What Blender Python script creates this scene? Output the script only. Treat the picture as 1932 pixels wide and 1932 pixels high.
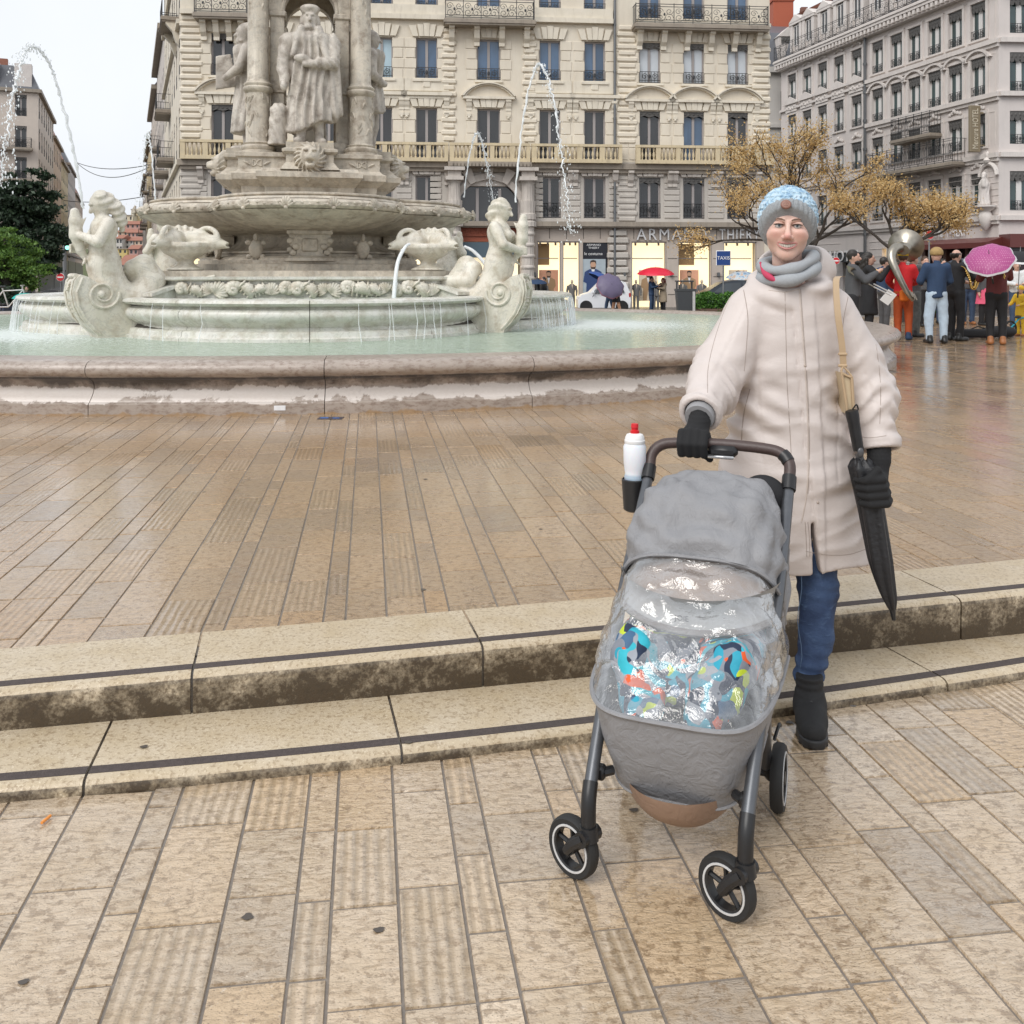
import bpy, bmesh, math, random
import numpy as np
from mathutils import Vector, Matrix

for _o in list(bpy.data.objects): bpy.data.objects.remove(_o)
scene = bpy.context.scene
C = scene.collection
R = math.radians
PI = math.pi
random.seed(7)
np.random.seed(7)

# ------------------------------------------------------------------ camera, sky, sun, exposure
F_PX, HOR, CAMZ = 1783.0, 515.0, 1.30          # focal length and horizon in 1932-px units, eye height
cam_d = bpy.data.cameras.new('camera'); cam = bpy.data.objects.new('camera', cam_d); C.objects.link(cam)
cam.location = (0, 0, CAMZ); cam.rotation_euler = (R(90), 0, 0)
cam_d.sensor_width = 36; cam_d.lens = 36 * F_PX / 1932; cam_d.shift_y = -(966 - HOR) / 1932
cam_d.clip_start = 0.05; cam_d.clip_end = 3000
scene.camera = cam
world = bpy.data.worlds.new('World'); scene.world = world; world.use_nodes = True
_n, _l = world.node_tree.nodes, world.node_tree.links
_n.clear()
SUN_EL, SUN_AZ = R(46), R(216)                   # azimuth clockwise from +Y: behind the camera, to its left
_sky = _n.new('ShaderNodeTexSky'); _sky.sky_type = 'NISHITA'; _sky.sun_disc = False
_sky.sun_elevation = SUN_EL; _sky.sun_rotation = SUN_AZ; _sky.air_density = 1.0; _sky.dust_density = 4.0
_hs = _n.new('ShaderNodeHueSaturation'); _hs.inputs['Saturation'].default_value = 0.22; _hs.inputs['Value'].default_value = 1.0
_mx = _n.new('ShaderNodeMix'); _mx.data_type = 'RGBA'; _mx.inputs['Factor'].default_value = 0.80   # the even cloud sheet
_mx.inputs['B'].default_value = (8.0, 8.35, 8.8, 1)
_tc = _n.new('ShaderNodeTexCoord'); _cn = _n.new('ShaderNodeTexNoise'); _cn.inputs['Scale'].default_value = 2.2; _cn.inputs['Detail'].default_value = 5; _l.new(_tc.outputs['Generated'], _cn.inputs['Vector'])
_cr = _n.new('ShaderNodeValToRGB'); _cr.color_ramp.elements[0].position = .3; _cr.color_ramp.elements[0].color = (7.2, 7.6, 8.3, 1); _cr.color_ramp.elements[1].position = .7; _cr.color_ramp.elements[1].color = (8.6, 8.85, 9.1, 1); _l.new(_cn.outputs['Fac'], _cr.inputs[0]); _l.new(_cr.outputs[0], _mx.inputs['B'])
_bg = _n.new('ShaderNodeBackground'); _bg.inputs['Strength'].default_value = 0.102
_wo = _n.new('ShaderNodeOutputWorld')
_l.new(_sky.outputs[0], _hs.inputs['Color']); _l.new(_hs.outputs[0], _mx.inputs['A'])
_l.new(_mx.outputs['Result'], _bg.inputs['Color']); _l.new(_bg.outputs[0], _wo.inputs['Surface'])
sun_d = bpy.data.lights.new('sun', 'SUN'); sun = bpy.data.objects.new('sun', sun_d); C.objects.link(sun)
sun_d.energy = 1.5; sun_d.angle = R(36); sun_d.color = (1, 0.97, 0.93)
_dir = Vector((math.sin(SUN_AZ) * math.cos(SUN_EL), math.cos(SUN_AZ) * math.cos(SUN_EL), math.sin(SUN_EL)))
sun.rotation_euler = (-_dir).to_track_quat('-Z', 'Y').to_euler(); sun.location = (0, -10, 30)
scene.view_settings.view_transform = 'Standard'; scene.view_settings.look = 'None'
scene.view_settings.exposure = 0.38; scene.view_settings.gamma = 1.0; scene.view_settings.use_curve_mapping = False
scene.render.engine = 'CYCLES'; scene.cycles.use_denoising = True
scene.cycles.max_bounces = 8; scene.cycles.transparent_max_bounces = 24; scene.cycles.caustics_reflective = False
scene.cycles.caustics_refractive = False

# ------------------------------------------------------------------ helpers
def P(x, y, D):                       # 1932-px image point at depth D -> world
    return Vector(((x - 966) * D / F_PX, D, CAMZ - (y - HOR) * D / F_PX))
def PX(x, D): return (x - 966) * D / F_PX
def PZ(y, D): return CAMZ - (y - HOR) * D / F_PX
def lerp(a, b, t): return a + (b - a) * t
def ground_z(Y): return -0.6 * min(1, max(0, (Y - 27) / 15))
def low_z(X): return -0.16 - 0.013 * (X + 1.5)

def empty(name, loc, rz=0, parent=None):
    o = bpy.data.objects.new(name, None); C.objects.link(o); o.location = loc; o.rotation_euler = (0, 0, rz)
    o.empty_display_size = 0.2
    if parent: o.parent = parent
    return o
def tag(o, label=None, cat=None, group=None, kind=None):
    if label: o['label'] = label
    if cat: o['category'] = cat
    if group: o['group'] = group
    if kind: o['kind'] = kind
    return o
def thing(name, label, cat, loc=(0, 0, 0), rz=0, group=None):
    return tag(empty(name, loc, rz), label, cat, group)
def structure(o): o['kind'] = 'structure'; return o
def stuff(o): o['kind'] = 'stuff'; return o

def link_mesh(name, me, mat, parent=None, world=True):
    o = bpy.data.objects.new(name, me); C.objects.link(o)
    if mat is not None:
        for m in (mat if isinstance(mat, (list, tuple)) else [mat]): me.materials.append(m)
    if parent is not None:
        o.parent = parent
        if world:
            M = Matrix.LocRotScale(parent.location, parent.rotation_euler, parent.scale)
            if parent.parent is not None: M = parent_world(parent)
            o.matrix_parent_inverse = M.inverted()
    return o
def parent_world(o):
    M = Matrix.LocRotScale(o.location, o.rotation_euler, o.scale)
    if o.parent is not None: M = parent_world(o.parent) @ o.matrix_parent_inverse @ M
    return M
def twin(o, parent=None, loc=None, rz=None):       # a copy that shares the mesh
    c = o.copy(); C.objects.link(c)
    if parent is not None: c.parent = parent
    if loc is not None: c.location = loc
    if rz is not None: c.rotation_euler = (0, 0, rz)
    return c
def copy_tree(o, parent=None, loc=None, rz=None):
    c = twin(o, parent, loc, rz)
    for ch in list(o.children): copy_tree(ch, c)
    return c

class MB:
    def __init__(s): s.v = []; s.f = []; s.m = []; s.cur = 0
    def add(s, vs, fs):
        b = len(s.v); s.v.extend([tuple(v) for v in vs]); s.f.extend([tuple(i + b for i in f) for f in fs]); s.m.extend([s.cur] * len(fs)); return s
    def box(s, c, d, rz=0, bev=0, M=None):
        x, y, z = d[0] / 2, d[1] / 2, d[2] / 2
        if bev:
            b = min(bev, x * .9, y * .9, z * .9)
            vs = []; 
            for sz in (-1, 1):
                vs += [(-x, -y + b, sz * (z - b)), (-x + b, -y, sz * (z - b)), (x - b, -y, sz * (z - b)), (x, -y + b, sz * (z - b)), (x, y - b, sz * (z - b)), (x - b, y, sz * (z - b)), (-x + b, y, sz * (z - b)), (-x, y - b, sz * (z - b))]
            for sz in (-1, 1):
                vs += [(-x + b, -y + b, sz * z), (x - b, -y + b, sz * z), (x - b, y - b, sz * z), (-x + b, y - b, sz * z)]
            fs = [(i, (i + 1) % 8, 8 + (i + 1) % 8, 8 + i) for i in range(8)]
            for o, t, fl in ((0, 16, 1), (8, 20, 0)):
                q = [(o + 1, o + 2, t + 1, t), (o + 3, o + 4, t + 2, t + 1), (o + 5, o + 6, t + 3, t + 2), (o + 7, o, t, t + 3), (o, o + 1, t), (o + 2, o + 3, t + 1), (o + 4, o + 5, t + 2), (o + 6, o + 7, t + 3), (t, t + 1, t + 2, t + 3)]
                fs += [tuple(reversed(a)) for a in q] if fl else q
        else:
            vs = [(-x, -y, -z), (x, -y, -z), (x, y, -z), (-x, y, -z), (-x, -y, z), (x, -y, z), (x, y, z), (-x, y, z)]
            fs = [(0, 3, 2, 1), (4, 5, 6, 7), (0, 1, 5, 4), (1, 2, 6, 5), (2, 3, 7, 6), (3, 0, 4, 7)]
        if M is not None: vs = [M @ Vector(v) for v in vs]
        elif rz: 
            cr, sr = math.cos(rz), math.sin(rz); vs = [(v[0] * cr - v[1] * sr, v[0] * sr + v[1] * cr, v[2]) for v in vs]
        return s.add([(v[0] + c[0], v[1] + c[1], v[2] + c[2]) for v in vs], fs)
    def bx(s, x0, x1, y0, y1, z0, z1, bev=0):
        return s.box(((x0 + x1) / 2, (y0 + y1) / 2, (z0 + z1) / 2), (abs(x1 - x0), abs(y1 - y0), abs(z1 - z0)), bev=bev)
    def rings(s, rs, closed=True, cap=True):           # loft through rings of points
        n = len(rs[0]); b = len(s.v)
        for r in rs: s.v.extend([tuple(p) for p in r])
        k = n if closed else n - 1; nf = 0
        for i in range(len(rs) - 1):
            for j in range(k):
                s.f.append((b + i * n + j, b + i * n + (j + 1) % n, b + (i + 1) * n + (j + 1) % n, b + (i + 1) * n + j)); nf += 1
        if cap and closed:
            s.f.append(tuple(b + j for j in reversed(range(n)))); s.f.append(tuple(b + (len(rs) - 1) * n + j for j in range(n))); nf += 2
        s.m.extend([s.cur] * nf); return s
    def tube(s, pts, r, n=8, cap=True, closed=False):
        pts = [Vector(p) for p in pts]; m = len(pts); rs = []
        rr = r if isinstance(r, (list, tuple)) else [r] * m
        up = None
        for i, p in enumerate(pts):
            t = (pts[min(i + 1, m - 1)] - pts[max(i - 1, 0)])
            if closed: t = pts[(i + 1) % m] - pts[i - 1]
            t = t.normalized() if t.length > 1e-9 else Vector((0, 0, 1))
            if up is None: up = Vector((0, 0, 1)) if abs(t.z) < .9 else Vector((1, 0, 0))
            a = t.cross(up)
            if a.length < 1e-6: a = t.orthogonal()
            a.normalize(); bb = a.cross(t).normalized(); up = bb
            rs.append([p + rr[i] * (math.cos(2 * PI * j / n) * a + math.sin(2 * PI * j / n) * bb) for j in range(n)])
        if closed: rs.append(rs[0]); return s.rings(rs, True, False)
        return s.rings(rs, True, cap)
    def lathe(s, prof, c=(0, 0, 0), n=24, M=None, a0=0, a1=2 * PI, shape=None, cap=True):
        full = abs(a1 - a0 - 2 * PI) < 1e-6; k = n if full else n + 1; rs = []
        for (r, z) in prof:
            ring = []
            for j in range(k):
                a = a0 + (a1 - a0) * j / n; q = r * (shape(a) if shape else 1)
                p = Vector((q * math.cos(a), q * math.sin(a), z))
                if M is not None: p = M @ p
                ring.append((p[0] + c[0], p[1] + c[1], p[2] + c[2]))
            rs.append(ring)
        return s.rings(rs, full, full and cap)
    def prism(s, poly, axis_fn):                        # poly list of 2d; axis_fn(p, k) with k 0/1
        n = len(poly); vs = [axis_fn(p, 0) for p in poly] + [axis_fn(p, 1) for p in poly]
        fs = [(i, (i + 1) % n, n + (i + 1) % n, n + i) for i in range(n)] + [tuple(reversed(range(n))), tuple(range(n, 2 * n))]
        return s.add(vs, fs)
    def extr(s, poly, y0, y1):                          # (x,z) polygon extruded along y
        return s.prism(poly, lambda p, k: (p[0], (y0, y1)[k], p[1]))
    def quad(s, a, b, c, d): return s.add([a, b, c, d], [(0, 1, 2, 3)])
    def ball(s, c, r, n=10, m=7):
        r = r if isinstance(r, (tuple, list)) else (r, r, r)
        return s.rings([[(c[0] + r[0] * math.sin(PI * max(.002, min(.998, i / m))) * math.cos(2 * PI * j / n), c[1] + r[1] * math.sin(PI * max(.002, min(.998, i / m))) * math.sin(2 * PI * j / n), c[2] - r[2] * math.cos(PI * i / m)) for j in range(n)] for i in range(m + 1)])
    def xf(s, M, start=0):
        s.v[start:] = [tuple(M @ Vector(v)) for v in s.v[start:]]; return s
    def mesh(s, name, smooth=False, ang=None, clean=False):
        me = bpy.data.meshes.new(name); me.from_pydata(s.v, [], s.f)
        if max(s.m, default=0): me.polygons.foreach_set('material_index', s.m)
        bm = bmesh.new(); bm.from_mesh(me); bmesh.ops.recalc_face_normals(bm, faces=bm.faces); 
        if clean: bmesh.ops.remove_doubles(bm, verts=bm.verts, dist=1e-5)
        bm.to_mesh(me); bm.free()
        if smooth:
            me.polygons.foreach_set('use_smooth', [True] * len(me.polygons))
            me.set_sharp_from_angle(angle=R(ang if ang else 45))
        me.update(); return me
    def build(s, name, mat, parent=None, smooth=False, ang=None, world=True, clean=False):
        return link_mesh(name, s.mesh(name, smooth, ang, clean), mat, parent, world)

def origin_to(o, p):                                    # move a mesh's origin to p (world-built, unparented)
    p = Vector(p); o.data.transform(Matrix.Translation(-p)); o.location = p; return o

# ------------------------------------------------------------------ signed-distance sculpting (surface nets)
_OFF = np.array([[i, j, k] for i in (0, 1) for j in (0, 1) for k in (0, 1)], float)
_EDG = [(a, b) for a in range(8) for b in range(a + 1, 8) if np.abs(_OFF[a] - _OFF[b]).sum() == 1]
def surfnets(F, lo, h):
    nx, ny, nz = F.shape; s = F < 0
    c = [F[i:nx - 1 + i, j:ny - 1 + j, k:nz - 1 + k] for i in (0, 1) for j in (0, 1) for k in (0, 1)]
    cnt = sum((a < 0).astype(np.int8) for a in c); act = (cnt > 0) & (cnt < 8)
    idx = -np.ones(act.shape, np.int64); ids = np.argwhere(act); idx[act] = np.arange(len(ids))
    val = [a[act] for a in c]; acc = np.zeros((len(ids), 3)); n = np.zeros(len(ids))
    for a, b in _EDG:
        va, vb = val[a], val[b]; m = (va < 0) != (vb < 0); t = np.where(m, va / np.where(m, va - vb, 1), 0)
        acc += np.where(m[:, None], _OFF[a] + t[:, None] * (_OFF[b] - _OFF[a]), 0); n += m
    v = lo + h * (ids + acc / n[:, None]); fs = []
    m = s[:-1, 1:-1, 1:-1] != s[1:, 1:-1, 1:-1]; e = np.argwhere(m) + [0, 1, 1]; fl = s[:-1, 1:-1, 1:-1][m]
    q = np.stack([idx[e[:, 0], e[:, 1] - 1, e[:, 2] - 1], idx[e[:, 0], e[:, 1], e[:, 2] - 1], idx[e[:, 0], e[:, 1], e[:, 2]], idx[e[:, 0], e[:, 1] - 1, e[:, 2]]], 1); q[~fl] = q[~fl][:, ::-1]; fs.append(q)
    m = s[1:-1, :-1, 1:-1] != s[1:-1, 1:, 1:-1]; e = np.argwhere(m) + [1, 0, 1]; fl = s[1:-1, :-1, 1:-1][m]
    q = np.stack([idx[e[:, 0] - 1, e[:, 1], e[:, 2] - 1], idx[e[:, 0] - 1, e[:, 1], e[:, 2]], idx[e[:, 0], e[:, 1], e[:, 2]], idx[e[:, 0], e[:, 1], e[:, 2] - 1]], 1); q[~fl] = q[~fl][:, ::-1]; fs.append(q)
    m = s[1:-1, 1:-1, :-1] != s[1:-1, 1:-1, 1:]; e = np.argwhere(m) + [1, 1, 0]; fl = s[1:-1, 1:-1, :-1][m]
    q = np.stack([idx[e[:, 0] - 1, e[:, 1] - 1, e[:, 2]], idx[e[:, 0], e[:, 1] - 1, e[:, 2]], idx[e[:, 0], e[:, 1], e[:, 2]], idx[e[:, 0] - 1, e[:, 1], e[:, 2]]], 1); q[~fl] = q[~fl][:, ::-1]; fs.append(q)
    return v, np.concatenate(fs)
def sculpt(f, lo, hi, h, pad=1.7):
    lo = np.array(lo, float); hi = np.array(hi, float); B = 4
    nb = np.ceil((hi - lo) / (h * B)).astype(int); n = nb * B
    cg = np.stack(np.meshgrid(*[np.arange(k) for k in nb], indexing='ij'), -1).reshape(-1, 3)
    Fc = f(lo + h * (cg * B + (B - 1) / 2)); F = np.repeat(np.repeat(np.repeat(Fc.reshape(nb), B, 0), B, 1), B, 2)
    near = np.abs(Fc) < B * h * 0.87 * pad; g = cg[near]
    loc = np.stack(np.meshgrid(*[np.arange(B)] * 3, indexing='ij'), -1).reshape(-1, 3)
    ii = (g[:, None, :] * B + loc[None]).reshape(-1, 3)
    F[ii[:, 0], ii[:, 1], ii[:, 2]] = f(lo + h * ii)
    F[0] = F[-1] = 1; F[:, 0] = F[:, -1] = 1; F[:, :, 0] = F[:, :, -1] = 1
    return surfnets(F, lo, h)
def np_mesh(name, v, f, smooth=True):
    me = bpy.data.meshes.new(name); me.vertices.add(len(v)); me.vertices.foreach_set('co', np.asarray(v, np.float32).ravel())
    k = f.shape[1]; me.loops.add(f.size); me.loops.foreach_set('vertex_index', f.ravel().astype(np.int32))
    me.polygons.add(len(f)); me.polygons.foreach_set('loop_start', np.arange(0, f.size, k, dtype=np.int32))
    me.update(calc_edges=True)
    if smooth: me.polygons.foreach_set('use_smooth', np.ones(len(f), bool))
    me.validate(); return me
def sdf_obj(name, f, lo, hi, h, mat, parent=None, world=True, M=None, pad=1.7):
    v, q = sculpt(f, lo, hi, h, pad)
    if M is not None:
        A = np.array(M); v = v @ A[:3, :3].T + A[:3, 3]
    return link_mesh(name, np_mesh(name, v, q), mat, parent, world)
def ell(p, c, r):
    q = p - np.array(c); r = np.array(r, float) * np.ones(3); a = np.sqrt(((q / r) ** 2).sum(1)); b = np.sqrt(((q / r ** 2) ** 2).sum(1)) + 1e-9
    return a * (a - 1) / b
def cap_(p, a, b, ra, rb=None):
    rb = ra if rb is None else rb; a = np.array(a, float); d = np.array(b, float) - a; q = p - a
    t = np.clip(q @ d / max(d @ d, 1e-12), 0, 1)
    return np.sqrt(((q - t[:, None] * d) ** 2).sum(1)) - (ra + (rb - ra) * t)
def chain(p, pts, rs, k=0.0):
    d = None
    for i in range(len(pts) - 1):
        e = cap_(p, pts[i], pts[i + 1], rs[i], rs[i + 1]); d = e if d is None else (smin(d, e, k) if k else np.minimum(d, e))
    return d
def rbox(p, c, hs, r=0.01, M=None):
    q = p - np.array(c)
    if M is not None: q = q @ np.array(M)
    q = np.abs(q) - (np.array(hs) - r)
    return np.sqrt((np.maximum(q, 0) ** 2).sum(1)) + np.minimum(q.max(1), 0) - r
def smin(a, b, k):
    h = np.clip(.5 + .5 * (b - a) / k, 0, 1); return b + (a - b) * h - k * h * (1 - h)
def smax(a, b, k): return -smin(-a, -b, k)
def fbm(p, s=1.0, seed=0, oct=3):                      # cheap smooth pseudo-noise in about [-1,1]
    r = np.random.RandomState(seed); o = np.zeros(len(p)); amp = 1.0; tot = 0
    for i in range(oct):
        for j in range(3):
            d = r.randn(3); d /= np.linalg.norm(d); e = r.randn(3); e /= np.linalg.norm(e); ph = r.rand(2) * 6.28
            o += amp * np.sin(p @ d * s * (1 + .3 * r.rand()) + ph[0] + 1.3 * np.sin(p @ e * s * .7 + ph[1])) / 3
        tot += amp; amp *= .5; s *= 2.1
    return o / tot * 1.6
def rotz(a): return Matrix.Rotation(a, 4, 'Z')

# ------------------------------------------------------------------ materials
def nodes(name):
    m = bpy.data.materials.new(name); m.use_nodes = True; t = m.node_tree; b = t.nodes['Principled BSDF']
    return m, t.nodes, t.links, b
def _sock(n, l, v, inp):
    if isinstance(v, (int, float)): inp.default_value = v
    elif isinstance(v, tuple): inp.default_value = v if len(v) == 4 else (*v, 1)
    else: l.new(v, inp)
class NT:
    def __init__(s, name):
        s.m, s.n, s.l, s.b = nodes(name)
    def pos(s):
        g = s.n.new('ShaderNodeNewGeometry'); return g.outputs['Position']
    def obj(s): return s.n.new('ShaderNodeTexCoord').outputs['Object']
    def mapv(s, v, sc=(1, 1, 1), rot=(0, 0, 0), loc=(0, 0, 0)):
        m = s.n.new('ShaderNodeMapping'); m.inputs['Scale'].default_value = sc; m.inputs['Rotation'].default_value = rot; m.inputs['Location'].default_value = loc; s.l.new(v, m.inputs['Vector']); return m.outputs[0]
    def noise(s, v, sc, det=4, rough=.55, dist=0, out='Fac'):
        t = s.n.new('ShaderNodeTexNoise'); t.inputs['Scale'].default_value = sc; t.inputs['Detail'].default_value = det; t.inputs['Roughness'].default_value = rough; t.inputs['Distortion'].default_value = dist; s.l.new(v, t.inputs['Vector']); return t.outputs[out]
    def voro(s, v, sc, feat='F1', out='Distance', rnd=1):
        t = s.n.new('ShaderNodeTexVoronoi'); t.feature = feat; t.inputs['Scale'].default_value = sc; t.inputs['Randomness'].default_value = rnd; s.l.new(v, t.inputs['Vector']); return t.outputs[out]
    def wave(s, v, sc, dist=0, det=2, dir='X', prof='SIN', dsc=1):
        t = s.n.new('ShaderNodeTexWave'); t.bands_direction = dir; t.wave_profile = prof; t.inputs['Scale'].default_value = sc; t.inputs['Distortion'].default_value = dist; t.inputs['Detail'].default_value = det; t.inputs['Detail Scale'].default_value = dsc; s.l.new(v, t.inputs['Vector']); return t.outputs['Fac']
    def ramp(s, f, stops, interp='LINEAR'):
        r = s.n.new('ShaderNodeValToRGB'); r.color_ramp.interpolation = interp; e = r.color_ramp.elements
        while len(e) < len(stops): e.new(0.5)
        for i, (p, c) in enumerate(stops):
            e[i].position = p; e[i].color = (c, c, c, 1) if isinstance(c, (int, float)) else (*c, 1)
        s.l.new(f, r.inputs[0]); return r.outputs[0]
    def mix(s, f, a, b, mode='MIX'):
        m = s.n.new('ShaderNodeMix'); m.data_type = 'RGBA'; m.blend_type = mode
        _sock(s.n, s.l, f, m.inputs['Factor']); _sock(s.n, s.l, a, m.inputs['A']); _sock(s.n, s.l, b, m.inputs['B']); return m.outputs['Result']
    def math(s, op, a, b=0.0, clamp=False):
        m = s.n.new('ShaderNodeMath'); m.operation = op; m.use_clamp = clamp; _sock(s.n, s.l, a, m.inputs[0]); _sock(s.n, s.l, b, m.inputs[1]); return m.outputs[0]
    def attr(s, name, out='Color'):
        a = s.n.new('ShaderNodeAttribute'); a.attribute_name = name; return a.outputs[out]
    def sep(s, v):
        a = s.n.new('ShaderNodeSeparateXYZ'); s.l.new(v, a.inputs[0]); return a.outputs
    def rand(s): return s.n.new('ShaderNodeObjectInfo').outputs['Random']
    def normal(s): return s.n.new('ShaderNodeNewGeometry').outputs['Normal']
    def bump(s, h, st=.3, d=.01, prev=None):
        b = s.n.new('ShaderNodeBump'); b.inputs['Strength'].default_value = st; b.inputs['Distance'].default_value = d; s.l.new(h, b.inputs['Height'])
        if prev is not None: s.l.new(prev, b.inputs['Normal'])
        return b.outputs[0]
    def out(s, col=None, rough=None, normal=None, metal=None, spec=None, **kw):
        I = s.b.inputs
        if col is not None: _sock(s.n, s.l, col, I['Base Color'])
        if rough is not None: _sock(s.n, s.l, rough, I['Roughness'])
        if normal is not None: s.l.new(normal, I['Normal'])
        if metal is not None: _sock(s.n, s.l, metal, I['Metallic'])
        if spec is not None: _sock(s.n, s.l, spec, I['Specular IOR Level'])
        for k, v in kw.items(): _sock(s.n, s.l, v, I[k.replace('_', ' ')])
        return s.m
_MC = {}
def plain(name, col, rough=.6, metal=0, var=.12, sc=30, bump=0, spec=.5, bd=.003, **kw):   # a plain material with slight tone variation
    if name in _MC: return _MC[name]
    t = NT(name); p = t.obj(); n = t.noise(p, sc, 4)
    c = t.mix(n, tuple(max(0, a * (1 - var)) for a in col), tuple(min(1, a * (1 + var)) for a in col))
    nm = t.bump(t.noise(p, sc * 3, 4), bump, bd) if bump else None
    _MC[name] = t.out(c, t.math('ADD', t.math('MULTIPLY', n, .12), rough - .06), nm, metal, spec, **kw); return _MC[name]
def glow(name, col, st):
    t = NT(name); return t.out((0.6, .55, .5), .5, Emission_Color=col, Emission_Strength=st)
# ================================================================== GROUND, STEPS
JD = np.array([-0.1505, 0.9886]); JC = np.array([0.9886, 0.1505])      # along / across the paving joints
_us = np.polyfit([-1.58, -1.041, -.103, 1.068, 2.083], [2.916, 3.062, 3.278, 3.566, 3.844], 2)
_ls = np.polyfit([-1.406, -.331, .24, .909, 1.516, 1.902], [2.595, 2.867, 2.977, 3.153, 3.363, 3.511], 2)
def up_edge(X): return float(np.polyval(_us, X)) if -3 < X < 3 else float(np.polyval(_us, math.copysign(3, X)) + (X - math.copysign(3, X)) * (2 * _us[0] * math.copysign(3, X) + _us[1]))
def lo_edge(X): return float(np.polyval(_ls, X)) if -3 < X < 3 else float(np.polyval(_ls, math.copysign(3, X)) + (X - math.copysign(3, X)) * (2 * _ls[0] * math.copysign(3, X) + _ls[1]))

def paving_mat(name, k):
    t = NT(name); p = t.pos(); a = t.sep(t.attr('tint'))
    rot = t.mapv(p, rot=(0, 0, -math.atan2(0.1505, 0.9886)))
    big = t.noise(p, 0.9, 3); mid = t.noise(p, 9, 4, .6); fine = t.noise(p, 75, 3, .6)
    str_ = t.mapv(rot, sc=(1, 2.4, 1)); chis = t.noise(str_, 26, 4, .6, .6); pits = t.voro(t.mapv(p, sc=(1, 1.5, 1)), 95)
    c = t.ramp(a[0], [(0, (.36, .30, .235)), (.3, (.45, .365, .265)), (.55, (.53, .425, .305)), (.8, (.49, .35, .205)), (1, (.60, .49, .36))])
    c = t.mix(t.ramp(mid, [(.38, 0), (.75, .5)]), c, (.44, .33, .20))
    c = t.mix(t.ramp(chis, [(.48, 0), (.64, .48)]), c, (.25, .165, .085), 'MIX')
    c = t.mix(t.ramp(pits, [(.05, .8), (.26, 0)]), c, (.12, .08, .045))
    c = t.mix(t.ramp(t.noise(p, 34, 3, .7), [(.54, 0), (.61, .5), (.8, .7)]), c, (.17, .105, .05))
    c = t.mix(t.ramp(fine, [(.62, 0), (.75, .6)]), c, (.60, .52, .42))
    c = t.mix(1.0, c, k, 'MULTIPLY')
    groove = t.wave(t.mapv(rot, sc=(1, .15, 1)), 10.5, 2.2, 2, 'X', 'SIN', 3)
    gm = t.math('GREATER_THAN', a[1], .80)
    hs = t.math('ADD', t.math('MULTIPLY', chis, t.math('SUBTRACT', 1.0, t.math('MULTIPLY', gm, .45))), t.math('MULTIPLY', t.math('MULTIPLY', groove, gm), .5))
    c = t.mix(t.math('MULTIPLY', gm, t.ramp(groove, [(.1, .5), (.5, 0)])), c, (.27, .19, .105))
    wet = t.ramp(t.math('ADD', t.math('MULTIPLY', big, .7), t.math('MULTIPLY', mid, .3)), [(.40, .09), (.62, .34)])
    smooth = t.math('LESS_THAN', a[1], .22)
    rough = t.math('ADD', t.math('SUBTRACT', wet, t.math('MULTIPLY', smooth, .06)), t.math('MULTIPLY', a[2], .06))
    nb = t.bump(t.math('ADD', hs, t.math('MULTIPLY', t.noise(p, 34, 3, .7), -.5)), .62, .014); nb = t.bump(fine, .2, .003, nb)
    film = t.bump(hs, .09, .009, t.bump(mid, .08, .02)); film_w = t.ramp(t.math('ADD', t.math('MULTIPLY', big, .6), t.math('MULTIPLY', mid, .4)), [(.42, 1), (.62, .7)])
    t.l.new(film, t.b.inputs['Coat Normal'])
    return t.out(c, t.math('ADD', rough, .1), nb, spec=.5, Coat_Weight=film_w, Coat_Roughness=.045, Coat_IOR=1.58)
M_pave = paving_mat('wet_limestone', (1.06, 1.04, 1.03)); M_paveup = paving_mat('wet_ochre_limestone', (.86, .76, .65))
def joint_mat():
    t = NT('paving_joint'); p = t.pos(); n = t.noise(p, 60, 3)
    return t.out(t.mix(n, (.13, .11, .095), (.26, .225, .19)), t.math('ADD', t.math('MULTIPLY', n, .3), .2), t.bump(n, .4, .004))
M_joint = joint_mat()
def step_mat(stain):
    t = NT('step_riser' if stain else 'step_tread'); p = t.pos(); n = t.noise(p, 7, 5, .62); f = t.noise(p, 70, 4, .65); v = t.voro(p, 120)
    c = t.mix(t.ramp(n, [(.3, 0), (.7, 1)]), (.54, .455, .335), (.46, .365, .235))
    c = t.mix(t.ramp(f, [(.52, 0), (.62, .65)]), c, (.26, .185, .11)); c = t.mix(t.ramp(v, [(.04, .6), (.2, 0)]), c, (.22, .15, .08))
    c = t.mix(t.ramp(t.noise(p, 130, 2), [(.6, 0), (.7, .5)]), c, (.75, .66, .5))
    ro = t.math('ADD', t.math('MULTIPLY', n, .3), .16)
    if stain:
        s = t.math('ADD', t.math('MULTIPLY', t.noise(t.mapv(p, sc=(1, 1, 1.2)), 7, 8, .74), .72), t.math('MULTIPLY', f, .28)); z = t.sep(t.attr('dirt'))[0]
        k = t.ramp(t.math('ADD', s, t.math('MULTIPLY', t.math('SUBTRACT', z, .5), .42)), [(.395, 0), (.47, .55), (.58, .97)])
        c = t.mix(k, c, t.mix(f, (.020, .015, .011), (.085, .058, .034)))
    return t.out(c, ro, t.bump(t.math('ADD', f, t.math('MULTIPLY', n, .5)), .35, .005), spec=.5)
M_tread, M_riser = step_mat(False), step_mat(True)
M_strip = plain('grip_strip', (.085, .070, .066), .7, var=.35, sc=70, bump=.6, bd=.004, spec=.15)

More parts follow.
